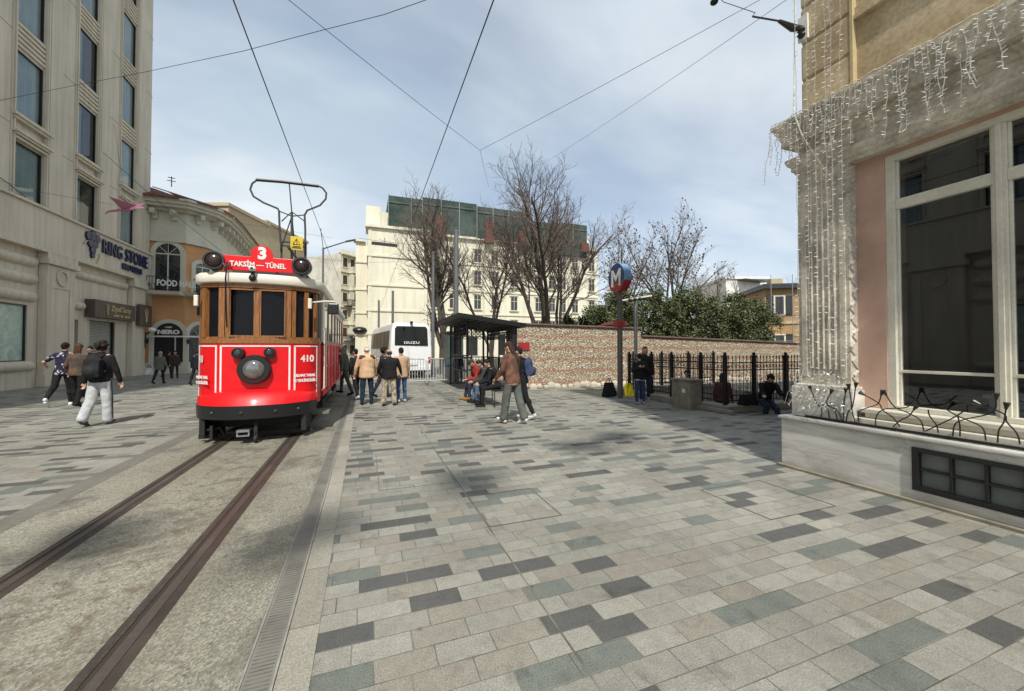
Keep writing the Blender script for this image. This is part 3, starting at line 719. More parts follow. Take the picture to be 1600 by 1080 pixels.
# balcony with slab, corbels, iron railing and FOOD HALL letters
bal = MB(); rail = MB()
def bp(i, t, out, z): a, d, nn, L = seg(i); return a + d*t + nn*out + Vector((0,0,z))
A, B, C = bp(0, .0, 0, 0), FP[1], bp(1, 1.4, 0, 0)
m = MB()
for (p, q, nn) in ((A, B, seg(0)[2]), (B, C, seg(1)[2])):
    d = (q-p).normalized(); L = (q-p).length
    m.hexa([p+Vector((0,0,4.85)), q+Vector((0,0,4.85)), q+nn*.85+Vector((0,0,4.85)), p+nn*.85+Vector((0,0,4.85)), p+Vector((0,0,5.05)), q+Vector((0,0,5.05)), q+nn*.95+Vector((0,0,5.05)), p+nn*.95+Vector((0,0,5.05))])
    for z in (5.12, 5.9): rail.tube([p+nn*.85+Vector((0,0,z)), q+nn*.85+Vector((0,0,z))], .025, 5)
    k = int(L/.13)
    for j in range(k+1):
        b0 = p+nn*.85+d*(L*j/k); rail.tube([b0+Vector((0,0,5.08)), b0+Vector((0,0,5.3))+nn*.05, b0+Vector((0,0,5.6))-nn*.02, b0+Vector((0,0,5.9))], .012, 4)
        if j % 2 == 0: rail.tube([b0+Vector((0,0,5.45))+d*.05*math.cos(t)+Vector((0,0,.06*math.sin(t))) for t in [q_*.9 for q_ in range(7)]], .009, 3)
m.build('balcony_slab', M_CRM, food); rail.build('balcony_railing', M_BLACK, food)
m = MB()
for p, nn, d in ((bp(0,.2,0,4.4), seg(0)[2], seg(0)[1]), (bp(1,1.1,0,4.4), seg(1)[2], seg(1)[1])):
    m.prism([(0,.45),(0,-.25),(.25,-.1),(.7,.45)], p-d*.15, nn, (0,0,1), d*.3); m.cut()
m.build('balcony_corbel', M_CRM, food)
fl = thing('food_hall_sign', 'white letters FOOD HALL fixed to the iron balcony railing of the orange building', 'sign', tuple(bp(0,1.9,1,5.5)))
m = MB(); text_mb(m, 'FOOD HALL', .50, bp(0, 1.85, .9, 5.5), seg(0)[1]+seg(1)[1]*.2, (0,0,1), .03, .014, width=1.85); m.build('letters', M_WHITE, fl)
# folded dark parasol banner hanging before the facade
t = thing('hanging_banner', 'dark cloth banner with white bracket hanging in front of the orange facade beside the tram', 'banner', tuple(bp(1,.2,1.3,4.0)))
p = bp(1, .0, 1.3, 0); d = seg(1)[1]
m = MB(); 
for j in range(6):
    m.tube([p+d*(j*.09)+Vector((0,0,5.3)), p+d*(j*.09)+seg(1)[2]*.03*(j%2)+Vector((0,0,3.6+.05*(j%3)))], [.05,.06], 6)
m.build('cloth', M_BLACK, t); MB().obox(p+d*.2+Vector((0,0,4.45)), d, seg(1)[2], (0,0,1), .45, .04, .04).build('bracket', M_WHITE, t)
# antenna
MB().tube([dep(268,292,26.5), dep(268,276,26.5)], .03, 4).obox(dep(268,278,26.5), (1,.3,0),(0,1,0),(0,0,1), .18,.02,.02).obox(dep(268,283,26.5), (1,.3,0),(0,1,0),(0,0,1), .22,.02,.02).build('antenna', M_DARKMET, food)
# plain beige blocks behind
M_BEI = pm('sand_render', (0.50,0.40,0.27), 0.85, var=0.1, scale=0.3, spec=0.2)
def block(px0, px1, D0, ytop, thick, name, label, mat, D1=None):
    D1 = D1 or D0
    a = P2(px0, D0); b = P2(px1, D1); zt = dep((px0+px1)/2, ytop, (D0+D1)/2).z
    d = (b-a).normalized(); nn = Vector((d.y, -d.x, 0))
    t = thing(name, label, 'building', tuple((a+b)/2))
    m = MB(); m.hexa([a, b, b-nn*thick, a-nn*thick] + [v+Vector((0,0,zt)) for v in (a, b, b-nn*thick, a-nn*thick)]); m.build('wall', mat, t)
    m = MB(); e = .15
    m.hexa([v+Vector((0,0,zt+.002)) for v in (a-d*e+nn*e, b+d*e+nn*e, b+d*e-nn*(thick+e), a-d*e-nn*(thick+e))]+[v+Vector((0,0,zt+.3)) for v in (a-d*e+nn*e, b+d*e+nn*e, b+d*e-nn*(thick+e), a-d*e-nn*(thick+e))])
    m.build('parapet', mat, t)
    return t, a, b, d, nn, zt
block(318, 354, 36, 321, 6, 'house', 'beige penthouse block showing just above the red tiled roof', M_BEI)
block(352, 414, 45, 347, 9, 'house', 'plain sand coloured house behind the orange building, left of the tram pantograph', M_BEI)
# ================================================================ TRAM
M_RED = NB('tram_red_enamel')
_c = M_RED.mix(1.0, (0.70,0.006,0.010), M_RED.ramp(M_RED.noise(3, 5), [(0.3,0.86),(0.7,1.06)]), 'MULTIPLY'); 
_c = M_RED.mix(M_RED.ramp(M_RED.noise(5.5, 5, 0.7), [(0.56,0.0),(0.72,0.4)]), _c, (0.22,0.03,0.03)); M_RED.base(_c)
M_RED.set(0.42, 0, 0.3); M_RED.b.inputs['Coat Weight'].default_value = 0.18; M_RED.b.inputs['Coat Roughness'].default_value = 0.15; M_RED.bump(M_RED.noise(3.2, 2), 0.12, 0.02); M_RED = M_RED.m
M_WOOD = NB('varnished_teak')
_m = M_WOOD.n('ShaderNodeMapping'); _m.inputs['Scale'].default_value = (9, 9, 0.8); M_WOOD.l(M_WOOD.tc.outputs['Object'], _m.inputs[0])
_c = M_WOOD.mix(M_WOOD.ramp(M_WOOD.noise(6, 5, 0.6, _m.outputs[0]), [(0.3,0.0),(0.7,1.0)]), (0.15,0.055,0.017), (0.34,0.15,0.048)); M_WOOD.base(_c); M_WOOD.set(0.35, 0, 0.5); M_WOOD = M_WOOD.m
M_IVORY = pm('ivory_enamel', (0.72,0.68,0.58), 0.4, var=0.1, scale=2.5, fine=0.06)
M_ROOF = pm('tram_roof_grey', (0.045,0.045,0.047), 0.7, var=0.25)
M_UNDER = pm('undercarriage_grime', (0.016,0.015,0.014), 0.75, var=0.4, scale=6, bump=0.3)
M_LENS = pm('lamp_lens', (0.25,0.25,0.24), 0.08, 0.6, var=0.3, scale=14, spec=0.9)
M_GREYF = pm('door_frame_grey', (0.22,0.22,0.215), 0.4, 0.3, var=0.1)
TX, TY, TL = -1.74, 7.75, 8.6
tram = thing('tram', 'red vintage tram numbered 410 with ivory roof rim and wooden windows, standing on the rails', 'tram', (TX, TY, 0))
def tp(x, y, z): return (TX+x, TY+y, z)
FPL = [(-.93,.62),(-.905,.36),(-.80,.18),(-.52,.03),(-.26,-.015),(0,-.03),(.26,-.015),(.52,.03),(.80,.18),(.905,.36),(.93,.62)]
def off_pl(pl, o):
    r_ = []
    for i, (x, y) in enumerate(pl):
        a = pl[max(0,i-1)]; b = pl[min(len(pl)-1,i+1)]; dx_, dy_ = b[0]-a[0], b[1]-a[1]; L = math.hypot(dx_, dy_); r_.append((x+dy_/L*o, y-dx_/L*o))
    return r_
def shell(m, pl, z0, z1, o0, o1, th=.04, zf0=None, zf1=None):
    """wall following the curved tram end: outer offset o0 at the foot, o1 at the top"""
    a = off_pl(pl, o0); b = off_pl(pl, o1); c = off_pl(pl, o1-th); d = off_pl(pl, o0-th); n = len(pl); i = len(m.v)
    for k in range(n):
        za = z0 if zf0 is None else zf0(pl[k][0]); zb = z1 if zf1 is None else zf1(pl[k][0])
        m.v += [Vector(tp(*a[k], za)), Vector(tp(*b[k], zb)), Vector(tp(*c[k], zb)), Vector(tp(*d[k], za))]
    for k in range(n-1):
        for q in range(4): m.f.append((i+4*k+q, i+4*k+(q+1)%4, i+4*k+4+(q+1)%4, i+4*k+4+q))
    m.f.append((i, i+1, i+2, i+3)); e = i+4*(n-1); m.f.append((e+3, e+2, e+1, e)); return m
def dense(pl, n=6):
    r_ = []
    for a, b in zip(pl[:-1], pl[1:]):
        for k in range(n): r_.append((a[0]+(b[0]-a[0])*k/n, a[1]+(b[1]-a[1])*k/n))
    return r_+[pl[-1]]
FD = dense(FPL, 3)
front = shell(MB(), FD, .56, 1.64, 0, 0, .05).build('front_apron', M_RED, tram, smooth=True, ang=50)
# belt rail, wooden sill and head
shell(MB(), FD, 1.64, 1.70, .012, .012, .08).build('belt_rail', M_WOOD, tram, smooth=True)
wood = shell(MB(), FD, 2.575, 2.66, .005, .005, .07)
shell(wood, FD, 1.70, 1.75, -.005, -.005, .05)
def at_front(x):
    for a, b in zip(FPL[:-1], FPL[1:]):
        if a[0] <= x <= b[0]: t = (x-a[0])/(b[0]-a[0]); return a[1]+(b[1]-a[1])*t
    return FPL[-1][1]
def fnormal(x):
    e = .02; y0 = at_front(max(-.93, x-e)); y1 = at_front(min(.93, x+e)); return Vector((y1-y0, -2*e, 0)).normalized()
for x, w_ in ((-.885,.035),(-.80,.045),(-.50,.045),(-.415,.03),(.02,.033),(.48,.04),(.56,.03),(.745,.033),(.895,.03)):
    n_ = fnormal(x); d_ = Vector((-n_.y, n_.x, 0)); c = Vector(tp(x, at_front(x), 2.15)) - n_*.035
    wood.obox(c, d_, n_, (0,0,1), w_, .035, .41)
wood.build('window_posts', M_WOOD, tram)
wd = MB()      # inner sash frames in a redder wood
for x0, x1 in ((-.384,-.014),(.054,.439)):
    for (a, b, c, d) in ((x0,x0+.02,1.75,2.56),(x1-.02,x1,1.75,2.56),(x0+.02,x1-.02,1.75,1.775),(x0+.02,x1-.02,2.535,2.56)):
        wd.box(TX+a, TY-.015+.0, c, TX+b, TY+.02, d)
wd.build('sash', M_WOOD, tram)
shell(MB(), FD, 1.72, 2.60, -.05, -.05, .012).build('windscreen', pm('dark_windscreen', (0.008,0.009,0.012), .06, var=.2, fine=0, spec=.15), tram, smooth=True)
# ivory roof rim, rounded, overhanging
rim = MB()
prof = [(.0,2.645),(.05,2.648),(.062,2.66),(.062,2.795),(.045,2.81),(-.02,2.82),(-.12,2.83)]
for (o0, z0), (o1, z1) in zip(prof[:-1], prof[1:]):
    a = off_pl(FD, o0); b = off_pl(FD, o1); i = len(rim.v); n = len(FD)
    for k in range(n): rim.v += [Vector(tp(*a[k], z0)), Vector(tp(*b[k], z1))]
    for k in range(n-1): rim.f.append((i+2*k, i+2*k+1, i+2*k+3, i+2*k+2))
for s in (-1, 1):
    for (o0, z0), (o1, z1) in zip(prof[:-1], prof[1:]):
        rim.quad(tp(s*(.93+o0), .61, z0), tp(s*(.93+o1), .61, z1), tp(s*(.93+o1), TL, z1), tp(s*(.93+o0), TL, z0))
rim.build('roof_rim', M_IVORY, tram, smooth=True, ang=60)
# roof deck and clerestory
m = MB()
P = off_pl(FD, -.12); top = [tp(x, y, 2.83) for x, y in P] + [tp(.81, TL, 2.83), tp(-.81, TL, 2.83)]
m.quad(*top); m.build('roof_deck', M_ROOF, tram)
m = MB(); prof = [(-.62,2.82),(-.62,3.06),(-.5,3.14),(-.25,3.2),(0,3.22),(.25,3.2),(.5,3.14),(.62,3.06),(.62,2.82)]
m.prism(prof, tp(0, 1.0, 0), (1,0,0), (0,0,1), (0, TL-1.6, 0)); m.build('clerestory', M_ROOF, tram, smooth=True)
m = MB()
for y, hx, hz_ in ((2.2,.35,.14),(3.6,.4,.12),(5.2,.35,.15),(6.6,.3,.12)): m.box(TX-hx, TY+y, 3.18, TX+hx, TY+y+.8, 3.2+hz_*1.6); m.cut()
m.build('roof_box', M_ROOF, tram, bevel=.03)
# side walls
def side(s):
    m = MB(); X = TX+s*.93
    xa, xb = (X-.05, X) if s > 0 else (X, X+.05)
    m.box(xa, TY+1.02, .60, xb, TY+TL-.7, 1.62); m.build('side_panel', M_RED, tram)
    m = MB()
    for (y0, y1, z0, z1) in ((1.02, TL-.7, 1.62, 1.68), (1.02, TL-.7, 1.15, 1.18), (1.02, TL-.7, .60, .64)):
        m.box(X-.001 if s > 0 else X-.02, TY+y0, z0, X+.02 if s > 0 else X+.001, TY+y1, z1)
    for k in range(8): 
        y = TY+1.04+k*(TL-1.8)/7; m.box(X if s>0 else X-.018, y-.02, .64, X+.018 if s>0 else X, y+.02, 1.62)
    m.build('side_mouldings', M_RED, tram)
    m = MB(); m.box(xa, TY+1.02, 1.68, xb, TY+1.35, 2.66)
    nW = 6; L = TL-.7-1.35
    for k in range(nW+1):
        y = TY+1.35+L*k/nW; m.box(xa+.002, y-.05, 1.68, xb-.002, y+.05, 2.66)
    m.box(xa+.004, TY+1.35, 2.52, xb-.004, TY+TL-.7, 2.66); m.build('side_window_pillars', M_IVORY, tram)
    for k in range(nW):
        y = TY+1.35+L*k/nW; f = MB()
        for (a, b, c, d) in ((y+.05,y+.09,1.68,2.52),(y+L/nW-.09,y+L/nW-.05,1.68,2.52),(y+.09,y+L/nW-.09,1.68,1.73),(y+.09,y+L/nW-.09,2.47,2.52)):
            f.box(xa+.01, a, c, xb-.01, b, d)
        f = f.build('side_window', M_WOOD, tram)
        MB().box((xa+xb)/2-.004, y+.09, 1.73, (xa+xb)/2+.004, y+L/nW-.09, 2.47).build('pane', M_GLASSD, f)
    # folding platform doors, dark panes in grey frames
    for y0, y1 in ((.64, .82), (.83, 1.01)):
        Xd = TX+s*.86; f = MB(); a, b = min(Xd, Xd+s*.04), max(Xd, Xd+s*.04)
        f.box(a, TY+y0, .62, b, TY+y0+.025, 2.62).box(a, TY+y1-.025, .62, b, TY+y1, 2.62).box(a, TY+y0, .62, b, TY+y1, .68).box(a, TY+y0, 2.55, b, TY+y1, 2.62).box(a, TY+y0, 1.5, b, TY+y1, 1.55)
        f = f.build('platform_door', M_GREYF, tram); MB().box((a+b)/2-.005, TY+y0+.02, .66, (a+b)/2+.005, TY+y1-.02, 2.58).build('pane', M_GLASSD, f)
    MB().tube([tp(s*.95,.66,.75), tp(s*.99,.68,.8), tp(s*.99,.68,1.9), tp(s*.95,.66,1.95)], .014, 6).tube([tp(s*.95,1.06,.75), tp(s*.99,1.06,.8), tp(s*.99,1.06,1.9), tp(s*.95,1.06,1.95)], .014, 6).build('handrail', M_IVORY, tram, smooth=True)
    # steps
    MB().box(TX+s*.78 if s > 0 else TX-1.08, TY+.60, .30, TX+1.08 if s > 0 else TX-.78, TY+1.15, .335).build('footboard', M_BANDD, tram)
side(1); side(-1)
MB().box(TX-.93, TY+TL-.7, .6, TX+.93, TY+TL, 2.66).build('rear_platform', M_RED, tram)
MB().box(TX-.85, TY+.65, 1.7, TX+.85, TY+TL-.75, 2.64).build('saloon_interior', M_INT, tram)
# white coach lines
M_LINE = pm('white_coach_line', (0.78,0.72,0.70), 0.4, var=0.05)
m = MB()
def vline(x, z0, z1, w=.014, off=.004):
    n_ = fnormal(x); d_ = Vector((-n_.y, n_.x, 0)); c = Vector(tp(x, at_front(x), (z0+z1)/2)) + n_*(off-.001)
    m.obox(c, d_, n_, (0,0,1), w, .004, (z1-z0)/2)
def hline(x0, x1, z, w=.012):
    k = 10; 
    for j in range(k):
        a, b = x0+(x1-x0)*j/k, x0+(x1-x0)*(j+1)/k; c = (a+b)/2; n_ = fnormal(c)
        p, q = Vector(tp(a, at_front(a), z)), Vector(tp(b, at_front(b), z)); m.obox((p+q)/2+n_*.003, (q-p), n_, (0,0,1), (q-p).length/2+.001, .004, w)
for x in (-.50, .50): vline(x, .80, 1.605)
hline(-.50, .50, 1.595)
for s in (-1, 1):
    vline(s*.575, .78, 1.605); vline(s*.895, .66, 1.605); hline(min(s*.575, s*.895), max(s*.575, s*.895), 1.595)
m.build('coach_lines', M_LINE, tram)
# bonnet over the bumper, and black bumper
m = MB(); n = len(FD)
def ztop(x): return .745 + .13*math.cos(min(1, abs(x)/.93)*math.pi/2)**.8
K = 8; rowsv = []
def tap(x): return max(.06, math.cos(min(1, abs(x)/.98)*math.pi/2)**.55)
def bul(o):
    a = off_pl(FD, 1.0); return [(p[0]+(q[0]-p[0])*0+(0), p[1]-o*tap(p[0])) for p, q in zip(FD, a)]
for j in range(K+1):
    t = j/K; ring_ = bul(.02 + .27*t**.75); rr = []
    for k in range(n):
        x0 = FD[k][0]; zt = ztop(x0); z = zt + (.63-zt)*(t**1.7); rr.append(Vector(tp(ring_[k][0], ring_[k][1], z)))
    rowsv.append(rr)
i = 0
for rr in rowsv: m.v += rr
sel = [k for k in range(n) if FD[k][1] < .40]
for j in range(K):
    for k in range(sel[0], sel[-1]): m.f.append((j*n+k, j*n+k+1, (j+1)*n+k+1, (j+1)*n+k))
m.build('bonnet', M_RED, tram, smooth=True, ang=60)
FS = [p for p in FD if p[1] < .40]
BP = [p for p in bul(.30) if True]; BP = [q for p, q in zip(FD, BP) if p[1] < .40]; bump = MB(); shell(bump, BP, .415, .63, 0, .008, .26); bump.build('bumper', M_BLACK, tram, smooth=True)
m = MB()
for x in (-.55,-.12,.35,.66): n_ = fnormal(x); m.lathe(Vector(tp(x, at_front(x)-.30*tap(x), .52)), n_, [(.028,0),(.028,.012),(.012,.03),(.0,.03)], 10)
m.build('bumper_bolts', M_DARKMET, tram)
m = MB()
for x in [-.86+.086*k for k in range(21)]:
    for z in (.70, 1.615):
        if z < 1 and abs(x) < .9: continue
        n_ = fnormal(x); c = Vector(tp(x, at_front(x), z)); m.lathe(c, n_, [(.007,0),(.006,.004),(0,.005)], 6)
for s in (-1, 1):
    for k in range(14): n_ = fnormal(s*.54); c = Vector(tp(s*.54, at_front(s*.54), .90+k*.053)); m.lathe(c, n_, [(.006,0),(.005,.004),(0,.005)], 6)
struct(m.build('rivets', M_RED, tram), 'stuff')
# undercarriage
m = MB(); m.box(TX-.80, TY+.15, .40, TX+.80, TY+TL-.2, .60)
for x in (-.75,.72): m.box(TX+x-.03, TY+.0, .12, TX+x+.05, TY+.9, .42)
m.box(TX-.72, TY+.35, .20, TX+.72, TY+.42, .42); m.box(TX-.55, TY+2.0, .28, TX+.55, TY+TL-2, .42)
m.build('underframe', M_UNDER, tram, bevel=.01)
m = MB(); m.box(TX-.42, TY+.05, .13, TX-.1, TY+.5, .17).box(TX-.62, TY-.05, .07, TX-.58, TY+.6, .3)
m.tube([tp(-.75,.1,.2), tp(-.5,.02,.25), tp(-.45,.1,.1)], .025, 6); m.box(TX-.85, TY+.2, .05, TX+.85, TY+.23, .13)
m.build('lifeguard', M_UNDER, tram)
m = MB(); m.box(TX-.20, TY-.26, .20, TX-.02, TY-.0, .235).box(TX-.20, TY-.26, .13, TX-.02, TY-.22, .15).box(TX-.2,TY-.25,.13,TX-.18,TY-.22,.22).box(TX-.04,TY-.25,.13,TX-.02,TY-.22,.22); m.build('coupling_step', M_STEEL, tram)
m = MB(); m.tube([tp(.06,-.18,.34), tp(.06,-.22,.2), tp(.07,-.2,.08)], .03, 8); m.lathe(tp(.03,-.2,.075), (1,0,0), [(.03,0),(.065,.01),(.065,.05),(.03,.06)], 14); m.build('coupling_hook', M_UNDER, tram)
for ax in (2.4, 5.6):
    for s in (-1, 1):
        w_ = MB().lathe(tp(s*.5, ax, .36), (s,0,0), [(.05,-.04),(.36,-.04),(.36,-.01),(.33,.0),(.33,.08),(.27,.09),(.24,.03),(.1,.03),(.1,.1),(.04,.1)], 24).build('wheel', M_UNDER, tram, smooth=True)
    m = MB(); m.box(TX-.86, TY+ax-.6, .3, TX-.8, TY+ax+.6, .42).box(TX+.8, TY+ax-.6, .3, TX+.86, TY+ax+.6, .42); m.build('truck_frame', M_UNDER, tram)
# headlamp and two small lamps
def lamp(name, x, z, r, prot, lens_r, mat=M_BLACK):
    n_ = fnormal(x); c = Vector(tp(x, at_front(x), z))
    o = MB().lathe(c-n_*.01, n_, [(r*.9,0),(r,.01),(r,prot*.8),(r*.93,prot),(lens_r,prot),(lens_r*.98,prot-.02),(0,prot-.02)], 30).build(name, mat, tram, smooth=True, ang=35)
    MB().lathe(c+n_*(prot-.021), n_, [(lens_r*.98,0),(lens_r*.9,lens_r*.16),(lens_r*.6,lens_r*.3),(lens_r*.3,lens_r*.36),(0,lens_r*.38)], 26).build('lens', M_LENS if r > .1 else M_GLASSD, o, smooth=True, ang=80)
    return o
lamp('headlamp', 0.0, 1.205, .245, .12, .165); lamp('marker_lamp', -.235, 1.475, .095, .10, .07); lamp('marker_lamp', .215, 1.485, .088, .10, .065)
# numbers and warning
m = MB()
def ftext(s, size, x, z, **k):
    n_ = fnormal(x); d_ = Vector((-n_.y, n_.x, 0)); text_mb(m, s, size, Vector(tp(x, at_front(x), z))+n_*.006, d_, (0,0,1), .003, **k); m.cut()
ftext('410', .165, .76, 1.37, bold=.005, sx=.9); ftext('ASILMAK YASAK', .062, .72, 1.075, bold=.004, sx=.80); ftext('VE TEHLİKELİDİR', .062, .72, .985, bold=.004, sx=.75)
ftext('410', .165, -.83, 1.37, bold=.005, sx=.9); ftext('ASILMAK YASAK', .062, -.80, 1.075, bold=.004, sx=.80); ftext('VE TEHLİKELİDİR', .062, -.80, .985, bold=.004, sx=.75)
m.build('painted_lettering', M_LINE, tram)
# destination board
yb = -.02
MB().box(TX-.485, TY+yb, 2.865, TX+.555, TY+yb+.05, 3.105).build('destination_board', M_RED, tram, bevel=.006)
m = MB(); m.lathe(tp(.075, yb-.002, 3.14), (0,1,0), [(.165,0),(.165,.054)], 28); m.build('route_disc', M_RED, tram)
m = MB(); text_mb(m, '3', .27, tp(.085, yb-.006, 3.16), (1,0,0), (0,0,1), .004, .014); text_mb(m, 'TAKSİM — TÜNEL', .118, tp(.03, yb-.006, 2.965), (1,0,0), (0,0,1), .004, .0035, width=.82); m.build('board_lettering', M_WHITE, tram)
m = MB()
for x in (-.45,-.1,.3): m.tube([tp(x, yb+.03, 2.84), tp(x, yb+.03, 2.95)], .018, 6)
m.tube([tp(-.42,-.03,2.98), tp(-.40,-.1,2.9), tp(-.405,-.13,2.7), tp(-.405,-.1,2.3), tp(-.40,-.05,1.9)], .012, 5); m.tube([tp(-.46,-.06,2.95), tp(-.41,-.1,2.88), tp(-.36,-.06,2.95)], .02, 5)
m.build('board_supports', M_BLACK, tram)
o = MB().ell(tp(-.03, -.15, 2.88), (.055,.05,.045)).build('front_camera', M_WHITE, tram, smooth=True)
MB().ell(tp(-.03, -.19, 2.88), (.022,.02,.022)).ell(tp(-.03, -.13, 2.73), (.055,.055,.06)).tube([tp(-.03,-.1,2.88), tp(-.03,-.13,2.72)], .028, 8).build('camera_mount', M_BLACK, o, smooth=True)
# two big round lamps beside the board
for x in (-.60, .68):
    o = MB().lathe(tp(x, .0, 3.00), (0,-1,0), [(.13,-.12),(.155,-.1),(.155,.04),(.14,.055),(.125,.055),(.12,.03),(0,.03)], 28).box(TX+x-.03, TY, 2.83, TX+x+.03, TY+.08, 2.9).build('roof_lamp', M_DARKMET, tram, smooth=True, ang=35)
    MB().lathe(tp(x, -.029, 3.00), (0,-1,0), [(.12,0),(.11,.02),(.07,.045),(.03,.055),(0,.056)], 24).build('lens', pm('smoked_brown_lens', (0.035,0.018,0.016), 0.2, spec=0.5), o, smooth=True, ang=80)
# mirrors and white side markers
o = MB().tube([tp(.84,.1,2.38), tp(1.05,.0,2.40), tp(1.22,.02,2.40)], .014, 6).build('mirror_arm', M_IVORY, tram, smooth=True)
MB().box(TX+1.10, TY+.0, 2.17, TX+1.28, TY+.05, 2.37).build('mirror', M_BLACK, o, bevel=.02)
MB().box(TX+.78, TY+.0, 2.26, TX+.84, TY+.08, 2.44).build('side_marker', M_IVORY, tram, bevel=.01)
MB().box(TX-.93, TY+.16, 2.26, TX-.87, TY+.24, 2.44).build('side_marker', M_IVORY, tram, bevel=.01)
# bow collector
YP = TY+2.75
def bp_(px, py): x, z = onY(px, py, YP); return Vector((x, YP, z))
t = MB()
loop = [(440,395),(437,360),(436,330),(434,326),(412,317),(396,307),(391,296),(394,287),(402,281),(412,281)]
loopr = [(477,400),(477,360),(476,336),(480,329),(500,321),(509,311),(510,302),(504,294),(496,290),(486,289)]
t.tube([bp_(*p) for p in loop], .022, 6); t.tube([bp_(*p) for p in loopr], .022, 6)
t.tube([bp_(*p) for p in ((436,330),(456,338),(476,336))], .014, 5); t.tube([bp_(440,346), bp_(456,331), bp_(476,346)], .014, 5)
t.tube([bp_(452,288), bp_(456,333)], .014, 5); t.tube([bp_(456,333), bp_(456,400)], .028, 6)
t.tube([bp_(456,338), bp_(438,392)], .014, 5); t.tube([bp_(440,378), bp_(478,380)], .018, 5); t.tube([bp_(440,384), bp_(478,386)], .018, 5)
for px in (440, 477):
    a = bp_(px, 380); t.tube([a, Vector((a.x, YP, 3.15))], .022, 6)
a = bp_(456, 400); t.tube([a, Vector((a.x, YP, 3.2))], .028, 6)
t.tube([a+Vector((0,-.5,.1)), a+Vector((0,.9,.1))], .03, 6)
t.tube([Vector((a.x,YP+.9,3.3)), bp_(456,338)], .016, 5)
pan = t.build('bow_collector', M_DARKMET, tram, smooth=True)
MB().tube([bp_(400,281), bp_(440,284), bp_(498,291)], .038, 8).build('contact_bar', M_BLACK, pan, smooth=True)
a = bp_(464, 381); b = MB().box(a.x-.13, YP-.05, a.z-.16, a.x+.13, YP-.035, a.z+.16).build('warning_plate', pm('yellow_warning_plate', (0.62,0.47,0.03), 0.5), pan)
m = MB(); c = Vector((a.x, YP-.052, a.z+.03)); m.tube([c+Vector((-.075,0,-.06)), c+Vector((.075,0,-.06)), c+Vector((0,0,.08)), c+Vector((-.075,0,-.06))], .009, 4)
m.tube([c+Vector((.01,0,.05)), c+Vector((-.015,0,.01)), c+Vector((.015,0,0)), c+Vector((0,0,-.045))], .007, 4); m.box(a.x-.1, YP-.056, a.z-.12, a.x+.1, YP-.051, a.z-.10).box(a.x-.08, YP-.056, a.z-.085, a.x+.08, YP-.051, a.z-.07)
m.build('warning_triangle', M_BLACK, b)
# ================================================================ RIGHT CORNER BUILDING
def sweep(m, path, prof, z0=0.0, close=True):
    """profile [(out, z)] swept along a 2D path, outward = left-hand... right normal of the path direction"""
    n = len(path); base = len(m.v); k = len(prof)
    V = [Vector((*p, 0)) for p in path]
    for i in range(n):
        ns = []
        if i > 0: d = (V[i]-V[i-1]).normalized(); ns.append(Vector((-d.y, d.x, 0)))
        if i < n-1: d = (V[i+1]-V[i]).normalized(); ns.append(Vector((-d.y, d.x, 0)))
        v = sum(ns, Vector((0,0,0))).normalized(); v = v/max(.4, v.dot(ns[0]))
        for o, z in prof: m.v.append(V[i]+v*o+Vector((0,0,z+z0)))
    for i in range(n-1):
        for j in range(k if close else k-1): m.f.append((base+i*k+j, base+i*k+(j+1)%k, base+(i+1)*k+(j+1)%k, base+(i+1)*k+j))
    m.f.append(tuple(base+j for j in range(k))); e = base+(n-1)*k; m.f.append(tuple(e+j for j in range(k-1, -1, -1)))
    return m
M_MARB = NB('grey_veined_marble')
_p = M_MARB.n('ShaderNodeMapping'); _p.inputs['Scale'].default_value = (1.0, 0.55, 3.0); _p.inputs['Rotation'].default_value = (R(5), 0, 0); M_MARB.l(M_MARB.tc.outputs['Object'], _p.inputs[0])
_c = M_MARB.mix(M_MARB.ramp(M_MARB.noise(1.9, 9, 0.66, _p.outputs[0], 0.6), [(0.38,0.0),(0.62,1.0)]), (0.43,0.42,0.385), (0.66,0.64,0.58))
_c = M_MARB.mix(M_MARB.ramp(M_MARB.noise(1.3, 8, 0.62, _p.outputs[0], 1.6), [(0.485,0.0),(0.50,0.45),(0.515,0.0)]), _c, (0.25,0.25,0.24))
_s = M_MARB.n('ShaderNodeSeparateXYZ'); M_MARB.l(M_MARB.tc.outputs['Object'], _s.inputs[0])
_y = M_MARB.math('FRACT', M_MARB.math('DIVIDE', M_MARB.math('ADD', _s.outputs[1], 50.83), 0.95))
_c = M_MARB.mix(M_MARB.math('MULTIPLY', M_MARB.math('LESS_THAN', _y, 0.006), 0.6), _c, (0.62,0.6,0.55))
_c = M_MARB.mix(M_MARB.ramp(_s.outputs[2], [(0.0,0.55),(0.10,0.0)]), _c, (0.27,0.24,0.17))       # splash dirt along the foot
M_MARB.base(_c); M_MARB.set(0.38, 0, 0.45); M_MARB = M_MARB.m
M_WSTONE = NB('weathered_carved_stone')
_c = M_WSTONE.mix(M_WSTONE.ramp(M_WSTONE.noise(2.6, 7, 0.62, dist=0.5), [(0.35,0.0),(0.62,1.0)]), (0.36,0.325,0.265), (0.72,0.66,0.54))
_c = M_WSTONE.mix(1.0, _c, M_WSTONE.ramp(M_WSTONE.noise(30, 4, 0.65), [(0.3,0.75),(0.7,1.15)]), 'MULTIPLY'); M_WSTONE.base(_c); M_WSTONE.set(0.75, 0, 0.3); M_WSTONE.bump(M_WSTONE.noise(22, 5, 0.6), 0.35, 0.01); M_WSTONE = M_WSTONE.m
M_TAN = NB('tan_stucco_blocks')
_c = M_TAN.mix(M_TAN.ramp(M_TAN.noise(1.6, 7, 0.62), [(0.32,0.0),(0.66,1.0)]), (0.33,0.25,0.145), (0.58,0.475,0.315))
